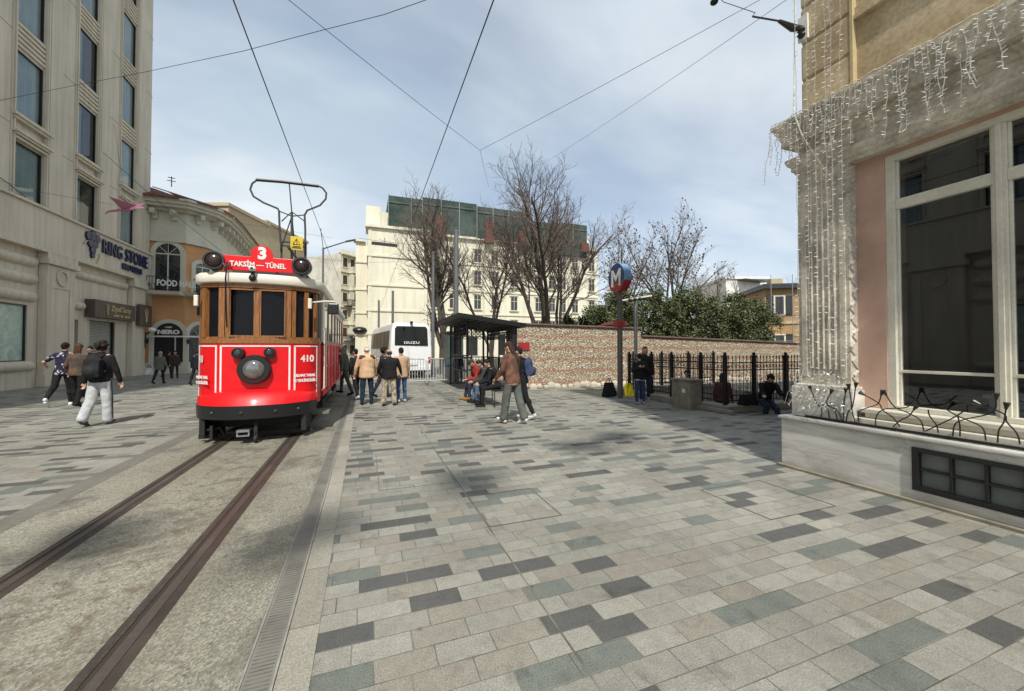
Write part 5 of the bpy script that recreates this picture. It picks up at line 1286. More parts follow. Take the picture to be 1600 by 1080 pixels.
# ornate houses down the street (street bends left)
def ornate(px0, px1, D0, D1, ytop, label, mat, nfl=5, bay=None, nb=3, thick=8):
    a = P2(px0, D0); b = P2(px1, D1); zt = dep((px0+px1)/2, ytop, (D0+D1)/2).z; d = (b-a).normalized(); nn = Vector((d.y, -d.x, 0)); L = (b-a).length
    if nn.y > 0: nn = -nn
    t = thing('house', label, 'building', tuple((a+b)/2), group=None)
    def B(m, u0, u1, z0, z1, o0, o1):
        p = [a+d*u0+nn*o0, a+d*u1+nn*o0, a+d*u1+nn*o1, a+d*u0+nn*o1]; m.hexa([q+Vector((0,0,z0)) for q in p]+[q+Vector((0,0,z1)) for q in p]); return m
    m = B(MB(), 0, L, 0, zt, -thick, 0)
    if bay: B(m, L*bay[0], L*bay[1], zt*.22, zt*.88, 0, .9)
    m.build('wall', mat, t)
    m = MB(); fh = zt/nfl
    for k in range(1, nfl+1):
        z = fh*k; pr = .5 if k == nfl else .22
        B(m, -.1, L+.1, z-.22, z, .002, pr)
        if bay and .22 < k/nfl < .9: B(m, L*bay[0]-.12, L*bay[1]+.12, z-.25, z-.02, .002, .9+.2)
        m.cut()
    B(m, -.15, L+.15, zt, zt+.5, -.4, .25)
    m.build('cornice', M_CRW, t)
    for k in range(nfl):
        for j in range(nb):
            u = L*(j+.5)/nb; inb = bay and bay[0] < u/L < bay[1] and .22 < (k+.5)/nfl < .88; o = .9 if inb else 0; w2 = min(.55, L/nb*.28)
            f = B(MB(), u-w2-.12, u+w2+.12, fh*k+fh*.2, fh*k+fh*.82, o+.001, o+.07).build('window', M_CRW, t); B(MB(), u-w2, u+w2, fh*k+fh*.25, fh*k+fh*.76, o+.072, o+.085).build('pane', M_WIN, f)
    if nfl > 3:
        m = MB()
        for k in (1, 3):
            B(m, L*.1, L*.5, fh*k-.1, fh*k+.05, .0, 1.0)
            for q in range(9): u = L*(.1+.4*q/8); B(m, u-.03, u+.03, fh*k+.05, fh*k+.95, .93, .98)
            B(m, L*.1, L*.5, fh*k+.95, fh*k+1.02, .9, 1.0)
        m.build('balconies', M_DARKMET, t)
    return t
M_ST1 = pm('old_limestone_front', (0.50,0.465,0.37), .85, var=.3, scale=.8, spec=.2)
M_ST2 = pm('pale_limestone_front', (0.60,0.57,0.47), .85, var=.28, scale=.8, spec=.2)
ornate(532, 566, 62, 66, 399, 'ornate stone house with stacked bay windows seen just right of the tram roof', M_ST2, 6, (.35,.95), 3)
ornate(560, 578, 68, 60, 410, 'narrow shaded stone house with balconies wedged beside the cream building', M_ST1, 6, None, 2)
ornate(500, 536, 74, 78, 408, 'pale stone apartment house furthest down the street behind the tram roof', M_ST2, 6, None, 4)
ornate(462, 502, 80, 84, 425, 'lower grey stone house at the end of the street behind the tram', M_ST1, 5, None, 4)
# shop canopy at the street bend
t = thing('shop_canopy', 'dark round shop canopy low on the stone house at the street bend', 'canopy', tuple(P2(562, 56)))
c = P2(562, 56)+Vector((0,0,4.2)); MB().ell(c, (1.0,.8,.5), 14, 6).build('canopy_shell', M_BLACK, t, smooth=True); MB().tube([c, c+Vector((0,3,.5))], .08, 5).build('arm', M_BLACK, t)
# house on the far right with shutters
t = thing('ochre_house', 'ochre house with dark shutters and scaffolding at the far right above the garden wall', 'building', tuple(P2(1230, 34)))
a, b = P2(1196, 34), P2(1300, 33); d = (b-a).normalized(); nn = Vector((d.y,-d.x,0)); L = (b-a).length; zt = dep(1225, 452, 34).z
M_OCH = pm('ochre_wall_render', (0.37,0.235,0.11), .85, var=.15)
MB().hexa([q for q in (a,b,b-nn*8,a-nn*8)]+[q+Vector((0,0,zt)) for q in (a,b,b-nn*8,a-nn*8)]).build('wall', M_OCH, t)
MB().hexa([q+Vector((0,0,zt+.002)) for q in (a-d*.3+nn*.5,b+nn*.5,b-nn*8,a-d*.3-nn*8)]+[q+Vector((0,0,zt+.4)) for q in (a-d*.3+nn*.5,b+nn*.5,b-nn*8,a-d*.3-nn*8)]).build('roof', M_DARKMET, t)
MB().hexa([q+Vector((0,0,zt*.55)) for q in (a+nn*.1,b+nn*.1,b+nn*.001,a+nn*.001)]+[q+Vector((0,0,zt*.55+.25)) for q in (a+nn*.1,b+nn*.1,b+nn*.001,a+nn*.001)]).build('string_course', M_TAN, t)
for u in (1.1, 4.0):
    for z0, z1 in ((zt*.12, zt*.42), (zt*.66, zt*.92)):
        p = a+d*u; f = MB().obox(p+nn*.04+Vector((0,0,(z0+z1)/2)), d, nn, (0,0,1), .45, .035, (z1-z0)/2).build('window', M_CRW, t)
        MB().obox(p+nn*.085+Vector((0,0,(z0+z1)/2)), d, nn, (0,0,1), .32, .008, (z1-z0)/2-.12).build('pane', M_WIN, f)
        for q_ in (.72, -.72): MB().obox(p+d*q_+nn*.06+Vector((0,0,(z0+z1)/2)), d, nn, (0,0,1), .25, .03, (z1-z0)/2).build('shutter', M_DARKMET, f)
m = MB()
for k in range(5): p = a+d*(k*1.6)+nn*1.2; m.tube([p, p+Vector((0,0,zt+1))], .03, 5)
for z in (2.2, 4.2, 6.0): m.tube([a+nn*1.2+Vector((0,0,z)), b+nn*1.2+Vector((0,0,z))], .025, 5)
m.tube([a+nn*1.2, a+d*3.2+nn*1.2+Vector((0,0,4.2))], .025, 5)
m.build('scaffold', M_STEEL, t)
c = a+d*1.6-nn*2; MB().obox(c+Vector((0,0,zt+.7)), d, nn, (0,0,1), .5, .4, .45).build('chimney', M_BEI, t)
block(1135, 1204, 48, 436, 8, 'house', 'white rendered house with flat roof showing above the hedge on the right', M_WHITE)
t = thing('lean_roof', 'thin dark tilted solar panel on the white house roof', 'roof panel', tuple(P2(1180, 47))); a = dep(1166,437,47); b = dep(1202,441,47); MB().hexa([a,b,b+Vector((0,3,.2)),a+Vector((0,3,.2))]+[q+Vector((0,0,.15)) for q in (a,b,b+Vector((0,3,.2)),a+Vector((0,3,.2)))]).build('panel', M_DARKMET, t)
# ================================================================ GARDEN WALL of rubble and brick courses
def wall_mat():
    b = NB('rubble_and_brick_wall')
    mp = b.n('ShaderNodeMapping'); mp.inputs['Scale'].default_value = (1, 1, 2.3); b.l(b.tc.outputs['Object'], mp.inputs[0])
    wv = b.n('ShaderNodeVectorMath', operation='ADD'); b.l(mp.outputs[0], wv.inputs[0])
    nz = b.n('ShaderNodeTexNoise'); nz.inputs['Scale'].default_value = 2.5; b.l(mp.outputs[0], nz.inputs['Vector']); sc = b.n('ShaderNodeVectorMath', operation='SCALE'); sc.inputs['Scale'].default_value = .22; b.l(nz.outputs['Color'], sc.inputs[0]); b.l(sc.outputs[0], wv.inputs[1])
    v = b.n('ShaderNodeTexVoronoi'); v.inputs['Scale'].default_value = 7.2; b.l(wv.outputs[0], v.inputs['Vector'])
    ve = b.n('ShaderNodeTexVoronoi', feature='DISTANCE_TO_EDGE'); ve.inputs['Scale'].default_value = 7.2; b.l(wv.outputs[0], ve.inputs['Vector'])
    sp = b.n('ShaderNodeSeparateColor'); b.l(v.outputs['Color'], sp.inputs[0])
    stone = b.ramp(sp.outputs[0], [(0.0,(0.40,0.32,0.22)),(0.3,(0.54,0.45,0.32)),(0.7,(0.62,0.54,0.41)),(1.0,(0.70,0.64,0.53))])
    s = b.n('ShaderNodeSeparateXYZ'); b.l(b.tc.outputs['Object'], s.inputs[0])
    zw = b.math('ADD', s.outputs[2], b.math('MULTIPLY', b.noise(1.3, 4, .6), .22))
    band = b.math('FRACT', b.math('DIVIDE', zw, .46)); br = b.ramp(band, [(0.50,0.0),(0.56,1.0),(0.78,1.0),(0.84,0.0)])
    near = b.ramp(b.math('MULTIPLY', s.outputs[0], .05), [(0.46,1.0),(0.62,0.5)])
    brick = b.mix(b.ramp(sp.outputs[1], [(0,0),(1,1)]), (0.46,0.235,0.16), (0.60,0.40,0.29))
    patch = b.ramp(b.noise(.8, 4), [(0.35,0.45),(0.55,1.0)])
    c = b.mix(b.math('MULTIPLY', b.math('MULTIPLY', br, near), patch), stone, brick)
    c = b.mix(b.ramp(ve.outputs[0], [(0.02,.65),(0.07,0.0)]), c, (0.46,0.36,0.26))
    c = b.mix(1.0, c, b.ramp(b.noise(45, 3), [(0.3,.82),(0.7,1.1)]), 'MULTIPLY')
    c = b.mix(b.ramp(b.noise(.7, 6, .65, dist=.8), [(0.55,0.0),(0.72,.5)]), c, (0.32,0.24,0.165))
    b.base(c); b.set(.9, 0, .2); b.bump(b.math('ADD', b.ramp(ve.outputs[0], [(0.0,0.0),(0.14,1.0)]), b.math('MULTIPLY', b.noise(18, 4), .5)), 1.0, .07); return b.m
M_WALL = wall_mat()
gw = thing('garden_wall', 'long old garden wall of pale rubble and red brick courses behind the metro railing', 'wall', (12, 14.2, 0))
YW = 14.15
xw0 = 5.2; xs = onY(1001, 515, YW)[0]; zA = onY(822, 507, YW)[1]; zB = onY(998, 514, YW)[1]; zC = onY(1006, 526, YW)[1]; zD = onY(1250, 537, YW)[1]; xD = onY(1250, 537, YW)[0]
print('wall', xw0, xs, xD, zA, zB, zC, zD)
m = MB(); n = 40
def wallseg(m, x0, x1, z0, z1, y=YW, th=.5, lo=0):
    m.hexa([(x0,y,lo),(x1,y,lo),(x1,y+th,lo),(x0,y+th,lo),(x0,y,z0),(x1,y,z1),(x1,y+th,z1),(x0,y+th,z0)])
wallseg(m, xw0, xs, zA, zB); wallseg(m, xs, xD+8, zC, zD-.2); m.build('masonry', M_WALL, gw)
m = MB(); 
def cap_(x0, x1, z0, z1): m.hexa([(x0,YW-.08,z0),(x1,YW-.08,z1),(x1,YW+.58,z1),(x0,YW+.58,z0),(x0,YW-.05,z0+.06),(x1,YW-.05,z1+.06),(x1,YW+.55,z1+.06),(x0,YW+.55,z0+.06)])
cap_(xw0-.05, xs+.03, zA+.002, zB+.002); cap_(xs+.031, xD+8, zC+.002, zD-.198); m.build('coping', pm('dark_coping_tile', (0.12,0.075,0.055), .85, var=.35, scale=5), gw)
rnd = random.Random(5); m = MB()
for k in range(46):
    x = xw0+.1+k*.27+rnd.uniform(-.05,.05); s_ = rnd.uniform(.09,.17); m.ell((x, YW-.06, rnd.uniform(.02,.12)), (s_*1.2, .12, s_), 7, 5); m.cut()
m.build('footing_stone', pm('pale_footing_stone', (0.52,0.48,0.39), .9, var=.3, scale=4), gw)
# ================================================================ STREET FURNITURE AND BUS
M_BUSW = pm('white_bus_paint', (0.76,0.77,0.78), 0.25, var=.06, coat=.4)
bus = thing('minibus', 'white coach seen from behind with big dark rear window, parked past the crowd barriers', 'bus', (2.25, 21.0, 0), R(6.5))
def L_(m, *a, **k): return m.build(*a, world=False, **k)
body = MB()
prof = [(-1.06,.42),(1.06,.42),(1.10,1.0),(1.09,1.6),(1.02,2.55),(.92,2.85),(.75,2.93),(-.75,2.93),(-.92,2.85),(-1.02,2.55),(-1.09,1.6),(-1.10,1.0)]
prof_r = [(u*.985, .42+(v-.42)*.985) for u, v in prof]
i = 0
for y, sc, dz in ((0.0,.93,0),(.06,.98,0),(.25,1,0),(7.4,1,0),(7.75,.95,0)):
    body.v += [Vector((u*sc, y - (.0 if y > .3 else 0) + (max(0, v-1.5)*.10 if y < .3 else -max(0, v-1.2)*.25 if y > 7.5 else 0), .42+(v-.42)*(sc if v > 2 else 1))) for u, v in prof]
n = len(prof)
for k in range(4):
    for j in range(n): body.f.append((k*n+j, k*n+(j+1)%n, (k+1)*n+(j+1)%n, (k+1)*n+j))
body.f.append(tuple(range(n-1, -1, -1))); body.f.append(tuple(4*n+j for j in range(n)))
L_(body, 'body', M_BUSW, bus, smooth=True, ang=35)
w_ = MB(); 
def rearp(u, v, off): return Vector((u, max(0, v-1.5)*.10-off, v))
P = [(-.86,1.72),(.86,1.72),(.84,2.60),(.74,2.72),(-.74,2.72),(-.84,2.60)]
w_.v += [rearp(u, v, .012) for u, v in P]+[rearp(u, v, -.02) for u, v in P]; w_.f.append(tuple(range(5,-1,-1)))
for j in range(6): w_.f.append((j, (j+1)%6, 6+(j+1)%6, 6+j))
rw = L_(w_, 'rear_window', M_GLASSD, bus)
tm = MB(); text_mb(tm, 'ISUZU', .17, (0, .012, 1.86), (1,0,0), (0,0.1,1), .006, .004, spacing=1.15, width=.78); L_(tm, 'rear_lettering', M_WHITE, rw)
m = MB()
for s in (-1, 1): m.hexa([(s*1.03,.5,1.55),(s*1.105,.5,1.55),(s*1.105,7.3,1.55),(s*1.03,7.3,1.55),(s*1.0,.5,2.5),(s*1.04,.5,2.5),(s*1.04,7.3,2.5),(s*1.0,7.3,2.5)])
L_(m, 'side_windows', M_GLASSD, bus)
m = MB()
for s in (-1, 1):
    for y in (1.9, 3.3, 4.7, 6.0): m.hexa([(s*1.06,y,1.55),(s*1.112,y,1.55),(s*1.112,y+.07,1.55),(s*1.06,y+.07,1.55),(s*1.0,y,2.5),(s*1.046,y,2.5),(s*1.046,y+.07,2.5),(s*1.0,y+.07,2.5)])
L_(m, 'window_pillars', M_BLACK, bus)
for s in (-1, 1):
    L_(MB().obox((s*.93,-.003,.95), (1,0,0), (0,1,0), (0,0,1), .07, .02, .16), 'tail_lamp', pm('red_tail_lamp', (.45,.02,.015), .2), bus, bevel=.01)
    L_(MB().lathe((s*.78, 1.7, .42), (s,0,0), [(.1,0),(.42,0),(.42,.24),(.3,.26),(.2,.22),(0,.22)], 20), 'wheel', M_UNDER, bus, smooth=True)
    L_(MB().lathe((s*.78, 6.2, .42), (s,0,0), [(.1,0),(.42,0),(.42,.24),(.3,.26),(.2,.22),(0,.22)], 20), 'wheel', M_UNDER, bus, smooth=True)
L_(MB().box(-1.0,-.04,.42,1.0,.1,.62).box(-.3,-.02,.75,.3,.0,.9), 'rear_bumper', M_BUSW, bus, bevel=.02)
L_(MB().box(-.95,.2,.28,.95,7.4,.43), 'underside', M_UNDER, bus)
L_(MB().box(-.06,.02,2.86,.06,.2,2.98).box(-.45,-.02,2.62,-.35,.12,2.7), 'rear_camera', M_BLACK, bus)
L_(MB().box(-.28,-.055,.70,.28,-.04,.82), 'number_plate', M_WHITE, bus)
# ---- shelter
M_SH = pm('charcoal_shelter_paint', (0.022,0.022,0.024), .5, var=.25)
sh = thing('bus_shelter', 'dark flat roofed waiting shelter with lattice panels at the middle of the plaza', 'shelter', (4.1, 15, 0))
xa, xb, ya, yb = 2.92, 5.29, 12.85, 17.2
m = MB(); m.hexa([(xa,ya,2.60),(xb,ya,2.30),(xb,yb,2.30),(xa,yb,2.60),(xa-.04,ya-.04,2.75),(xb+.04,ya-.04,2.44),(xb+.04,yb+.04,2.44),(xa-.04,yb+.04,2.75)])
m.build('roof', M_SH, sh)
m = MB(); 
for k in range(9): x = xa+.15+k*(xb-xa-.3)/8; m.box(x-.012, ya+.02, 2.595-(x-xa)*.127-.03, x+.012, yb-.02, 2.598-(x-xa)*.127)
m.build('roof_battens', M_SH, sh)
for x, y in ((4.92,13.1),(5.02,13.1),(3.45,13.9),(4.92,16.9),(3.45,16.9)): MB().box(x-.035, y-.035, 0, x+.035, y+.035, 2.66-(x-xa)*.127).build('post', M_SH, sh)
def lattice(p, q, z0, z1, zm, nb):
    p, q = Vector((*p,0)), Vector((*q,0)); d = (q-p).normalized(); L = (q-p).length; nn = Vector((d.y,-d.x,0)); m = MB()
    for z in (z0, zm*.55, zm, z1): m.obox((p+q)/2+Vector((0,0,z)), d, nn, (0,0,1), L/2, .02, .022)
    for j in range(nb+1): c = p+d*(L*j/nb); m.obox(c+Vector((0,0,(z0+zm)/2)), d, nn, (0,0,1), .012, .012, (zm-z0)/2)
    for j in (0, .5, 1): c = p+d*(L*j); m.obox(c+Vector((0,0,(z0+z1)/2)), d, nn, (0,0,1), .025, .025, (z1-z0)/2)
    rr = random.Random(2)
    for j in range(int(L/.16)):       # cut-out blossom frieze
        c = p+d*(.1+j*.16); 
        for zz in (z1-.1, z1-.25, z1-.4):
            m.tube([c+d*.065*math.cos(t)+Vector((0,0,zz+.065*math.sin(t))) for t in [q_*1.05 for q_ in range(7)]], .016, 4)
    m.build('lattice_panel', M_SH, sh)
lattice((3.5,16.2), (4.9,16.2), .12, 2.42, 1.2, 11); lattice((4.92,13.2), (4.92,16.2), .12, 2.38, 1.2, 22); lattice((3.45,13.95),(3.45,16.2),1.2,2.5,1.3,4)
MB().box(3.95,16.14,1.25,4.45,16.16,2.05).build('poster', pm('pale_notice_poster', (0.34,0.36,0.35), .3, var=.3, scale=5), sh)
MB().box(4.9,13.9,1.3,4.905,14.6,2.1).build('poster', pm('grey_map_poster', (0.2,0.21,0.2), .3, var=.4, scale=7), sh)
be = thing('bench', 'slim dark metal bench in front of the shelter with people sitting on it', 'bench', (3.35, 11.2, 0))
m = MB(); 
for k in range(4): m.box(3.17+k*.1, 9.85, .43, 3.25+k*.1, 12.6, .455)
m.build('seat', M_SH, be)
for y in (9.92, 11.2, 12.5): MB().tube([(3.2,y,0),(3.2,y,.42),(3.54,y,.42),(3.54,y,0)], .016, 6).build('leg', M_SH, be)
# ---- poles
def pole(x, y, h, r, label, name='tram_pole', mat=None, bulge=True):
    t = thing(name, label, 'pole', (x, y, 0)); m = MB().tube([(x,y,0),(x,y,h*.45),(x,y,h)], [r,r,r*.92], 12); m.build('shaft', mat or M_POLE, t, smooth=True)
    MB().lathe((x,y,0), (0,0,1), [(r*1.7,0),(r*1.7,.06),(r*1.25,.10),(r*1.2,.5),(r*1.02,.55)], 12).build('base', mat or M_POLE, t, smooth=True, ang=30)
    MB().ell((x,y,h), (r,r,r*.6), 10, 6).build('cap', mat or M_POLE, t, smooth=True); return t
M_POLE = pm('grey_painted_steel_pole', (0.16,0.165,0.165), .5, .2, var=.15)
pole(3.78, 17.35, 6.8, .115, 'thick grey steel pole rising through view just behind the shelter roof')
pole(3.50, 22.0, 6.9, .095, 'slimmer grey steel pole beside the white coach, left of the thick pole')
pole(2.22, 36, 6.6, .11, 'distant grey pole above the coach roof, the taller of the two there')
pole(1.29, 44, 6.65, .11, 'furthest grey pole, thin and dark, left above the coach roof')
t = pole(-2.42, 26, 7.6, .06, 'thin street light mast with long arm showing above the tram roof', 'street_light')
a = Vector((-2.42,26,7.55)); b = Vector((-1.05,26,8.15)); MB().tube([a, b], .035, 6).obox(b+Vector((.15,0,.03)), (1,0,.3),(0,1,0),(0,0,1), .3, .09, .04).build('lamp_arm', M_DARKMET, t); MB().tube([a, a+Vector((-.15,0,1.2))], .02, 5).build('stay', M_DARKMET, t)
for px, py, D in ((603, 382, 44), (578, 463, 60)):
    c = dep(px, py, D) if px == 603 else None
c = dep(601, 382, 30); t = thing('hanging_street_lamp', 'flat street lamp hanging on a wire before the cream building', 'lamp', tuple(c)); MB().obox(c, (1,.1,0),(0,1,0),(0,0,1), .95, .2, .09).build('lamp_housing', M_DARKMET, t, bevel=.03); MB().tube([c, c+Vector((0,0,.5))], .02, 4).build('hanger', M_DARKMET, t)
wire('lamp_wire', 'faint wire holding the hanging street lamp before the cream building', cat(dep(560,372,30), dep(700,386,30), .1), .012)
# ---- metro sign
M_MB = pm('metro_blue', (0.012,0.045,0.17), .35, coat=.3); M_MR = pm('metro_red', (0.36,0.03,0.035), .4, coat=.3); M_ML = pm('metro_side_light_blue', (0.16,0.30,0.50), .35)
mx, my = 7.52, 10.45
ms = thing('metro_sign', 'round blue and red metro sign with white M on a tall grey pole', 'sign', (mx, my, 0))
MB().tube([(mx,my,0),(mx,my,3.5)], .085, 12).build('pole', pm('bronze_grey_pole', (0.13,0.12,0.105), .55, .2, var=.2), ms, smooth=True)
ax = Vector((-1,.06,0)).normalized()       # face normal, turned toward the tram
sx_ = Vector((-ax.y, ax.x, 0)); c = Vector((mx, my, 3.78)); r = .46
def disc_part(m, u0, lo, hi, rr, d0, d1, n=28):
    P = [(rr*math.cos(t), rr*math.sin(t)) for t in [lo+(hi-lo)*k/n for k in range(n+1)]]; return m.prism(P, c+ax*d0, sx_, (0,0,1), ax*(d1-d0))
th0 = math.asin(-.12/.46)
m = MB(); disc_part(m, 0, th0, math.pi-th0, r, -.13, .13); o = m.build('upper_drum', M_ML, ms)
m = MB(); disc_part(m, 0, math.pi-th0, 2*math.pi+th0, r, -.1301, .1301); m.build('lower_drum', M_MR, ms)
m = MB(); disc_part(m, 0, th0, math.pi-th0, r*.97, .131, .136); disc_part(m, 0, th0, math.pi-th0, r*.97, -.136, -.131); m.build('blue_face', M_MB, ms)
PM = [(-.27,-.27),(-.16,-.27),(-.16,.08),(0,-.12),(.16,.08),(.16,-.27),(.27,-.27),(.27,.27),(.17,.27),(0,.05),(-.17,.27),(-.27,.27)]
for sg_ in (1, -1): MB().prism(PM, c+ax*(.137*sg_), sx_*sg_, (0,0,1), ax*(.006*sg_)).build('letter_m', M_WHITE, ms)
MB().box(mx-.16,my-.1,2.22,mx+.12,my+.1,2.42).build('red_plate', M_MR, ms, bevel=.01)
MB().obox((mx+.55,my+1.5,2.35), (1,.3,.12),(0,1,0),(0,0,1), .02,.02,.02) 
t = thing('camera_mast', 'slim pale mast with a tilted white bar of spotlights behind the metro sign', 'mast', (8.32, 10.9, 0))
cx, cy = 8.55, 11.0
MB().tube([(cx,cy,0),(cx,cy,3.22)], .06, 10).build('shaft', M_STEEL, t, smooth=True)
MB().obox((cx,cy,3.26), (1,-.35,.17),(0,1,0),(0,0,1), .52,.07,.025).build('light_bar', M_WHITE, t)
for k in range(4): MB().ell((cx-.3+k*.2,cy-.1+.0,3.17+k*.03), (.07,.09,.06), 10, 6).build('spotlight', M_DARKMET, t, smooth=True)
t = thing('red_flag', 'small dark red sloping awning behind the wall beside the metro sign pole', 'awning', (8.2, 15.3, 0)); a = dep(950,508,17); b = dep(990,508,17); tp_ = dep(968,492,17)
MB().prism([(0,0),(.95,0),(.75,.16),(.30,.16)], a, (b-a).normalized(), (0,0,1), (0,.8,0)).build('cloth', pm('faded_dark_red_cloth', (0.13,0.03,0.035), .8), t); MB().tube([a+Vector((.5,.5,0)), Vector((a.x+.5,a.y+.5,0))], .04, 6).build('stand', M_DARKMET, t)
c_ = onY(819, 541, YW-.02); tag(MB().box(c_[0]-.25, YW-.05, c_[1]-.15, c_[0]+.22, YW-.02, c_[1]+.15).build('wall_sign', M_MR, None), 'small red sign on the garden wall beside the walking woman', 'sign')
# ---- crowd barriers
M_BARR = pm('zinc_grey_barrier', (0.52,0.53,0.53), .45, var=.12)
def barrier(x0, y0, x1, y1, label):
    p, q = Vector((x0,y0,0)), Vector((x1,y1,0)); d = (q-p).normalized(); L = (q-p).length; nn = Vector((d.y,-d.x,0))
    t = thing('crowd_barrier', label, 'barrier', tuple((p+q)/2), group='steel crowd barriers'); m = MB(); up = lambda z: Vector((0,0,z))
    m.tube([p+up(.2), p+up(1.05), p+d*.08+up(1.12), q-d*.08+up(1.12), q+up(1.05), q+up(.2), p+up(.2)], .026, 6); m.build('frame', M_BARR, t, smooth=True)
    m = MB(); k = int(L/.135)
    for j in range(1, k): m.tube([p+d*(L*j/k)+up(.2), p+d*(L*j/k)+up(1.12)], .013, 4)
    m.build('bars', M_BARR, t)
    for s in (.12, L-.12): MB().tube([p+d*s-nn*.3+up(0.02), p+d*s-nn*.12+up(.12), p+d*s+up(.2), p+d*s+nn*.12+up(.12), p+d*s+nn*.3+up(0.02)], .018, 6).build('foot', M_STEEL, t)
barrier(.35, 18.6, 2.38, 16.75, 'steel crowd barrier standing before the back of the white coach')
barrier(2.45, 16.7, 4.6, 17.6, 'steel crowd barrier between the coach and the shelter')
k_ = thing('kiosk', 'dark green glazed kiosk tucked behind the shelter', 'kiosk', (4.2, 19.5, 0))
MB().box(4.0,20.2,0,4.8,21.4,2.35).build('body', pm('dark_green_kiosk', (0.06,0.11,0.09), .4), k_, bevel=.02); MB().box(3.92,20.12,2.351,4.88,21.5,2.45).build('roof', M_SH, k_); MB().box(4.1,20.18,1.1,4.7,20.195,2.2).build('window', M_WIN, k_)
t = thing('street_bin', 'blue and white covered cart near the crowd barrier by the shelter', 'cart', (3.7, 17.9, 0)); MB().box(3.35,17.75,.1,3.95,18.2,.75).build('body', pm('off_white_cart', (.5,.5,.47), .5), t, bevel=.03); MB().box(3.3,17.7,.76,4.0,18.25,.84).build('lid', pm('blue_lid', (.08,.2,.5), .5), t, bevel=.02)
# ---- iron railing of the metro entrance
FX, FY = 8.28, 7.2
def railing(nm, pts, label, skip=False):
    t = thing('iron_railing', label, 'railing', (*pts[0], 0), group='metro entrance railings')
    for i, p in enumerate(pts):
        if skip and i == 0: continue
        MB().box(p[0]-.04,p[1]-.04,.16,p[0]+.04,p[1]+.04,1.36).lathe((p[0],p[1],1.36),(0,0,1),[(.07,0),(.07,.02),(.03,.035),(.045,.06),(.03,.095),(0,.11)],8).build('post', M_BLACK, t)
    for a, b in zip(pts[:-1], pts[1:]):
        a, b = Vector((*a,0)), Vector((*b,0)); d = (b-a).normalized(); L = (b-a).length; m = MB(); up = lambda z: Vector((0,0,z))
        for z in (.27, .40, 1.02, 1.20): m.obox((a+b)/2+up(z), d, (d.y,-d.x,0), (0,0,1), L/2-.05, .012, .014)
        k = max(4, round(L/.115))
        for j in range(1, k):
            c = a+d*(L*j/k); m.tube([c+up(.22), c+up(1.30)], .010, 4); m.tube([c+up(1.30), c+up(1.345), c+up(1.40)], [.010,.020,.001], 4)
            if j < k-1 or True:
                cc = a+d*(L*(j-.5)/k)
                for z in (1.11,): m.tube([cc+d*.045*math.cos(q)+up(z+.045*math.sin(q)) for q in [w*1.05 for w in range(7)]], .007, 3)
                if j % 2 == 0:
                    for z, s in ((.62,1),(.82,-1)): m.tube([c+d*(s*.055*math.sin(q))+up(z+.075*math.cos(q)) for q in [w*.7 for w in range(8)]], .008, 3)
        m.build('panel', M_BLACK, t)
    return t
railing('a', [(FX,7.25),(FX,8.0),(FX,9.05),(FX,9.9),(FX,11.0)], 'black wrought iron railing run going back toward the metro sign pole')
railing('b', [(FX,FY+.05),(9.2,FY)], 'short black iron railing bay at the corner of the metro entrance', True)
railing('c', [(9.2,FY),(10.35,FY),(11.6,FY),(12.9,FY)], 'black iron railing behind the seated man at the metro entrance', True)
railing('d', [(9.3,12.1),(10.6,12.1),(11.9,12.1),(13.2,12.1)], 'far black iron railing on the wall side of the stairwell')
M_KERB = pm('worn_kerb_stone', (0.27,0.25,0.21), .8, var=.3, scale=3, bump=.3, bscale=30)
struct(MB().box(8.10,7.02,.003,8.46,11.2,.17).box(8.461,7.02,.003,14.5,7.40,.17).box(9.1,11.95,.003,13.4,12.25,.14).box(8.0,6.82,.003,8.09,7.9,.10).build('kerb', M_KERB, None, bevel=.015))
t = thing('utility_cabinet', 'weathered stone coloured utility cabinet standing before the iron railing', 'cabinet', (7.95, 8.1, 0))
M_CAB = pm('stained_beige_cabinet', (0.25,0.225,0.18), .8, var=.35, scale=6, bump=.2)
MB().box(7.68,7.78,.0,8.09,8.40,.72).build('body', M_CAB, t, bevel=.012); MB().box(7.65,7.75,.72,8.095,8.43,.77).build('lid', M_CAB, t, bevel=.01)
MB().box(7.672,7.86,.12,7.679,8.07,.64).box(7.672,8.10,.12,7.679,8.32,.64).box(7.76,7.772,.12,8.02,7.779,.64).build('doors', M_CAB, t)
MB().box(7.668,7.92,.42,7.671,8.02,.52).build('notice', M_WHITE, t)
# bags on the ground by the sign
def softbag(c, s, colr, rz, name, label, handle=True):
    t = thing(name, label, 'bag', tuple(c), rz); m = MB(); m.hexa([(-s[0]*.95,-s[1]*.95,-s[2]),(s[0]*.95,-s[1]*.95,-s[2]),(s[0]*.95,s[1]*.95,-s[2]),(-s[0]*.95,s[1]*.95,-s[2]),(-s[0]*.8,-s[1]*.35,s[2]*.85),(s[0]*.8,-s[1]*.35,s[2]*.8),(s[0]*.8,s[1]*.35,s[2]*.8),(-s[0]*.8,s[1]*.35,s[2]*.85)])
    remesh(m, 'bag_body', cloth(colr), t, .014, .035, 6, sum(map(ord, label)) % 40, 6)
    if handle:
        for y in (-.03, .03): MB().tube([(-s[0]*.4,y,s[2]*.7),(-s[0]*.3,y,s[2]*1.2),(0,y,s[2]*1.45),(s[0]*.3,y,s[2]*1.2),(s[0]*.4,y,s[2]*.7)], .011, 5).build('handle', cloth((.02,.02,.02)), t, world=False)
    return t
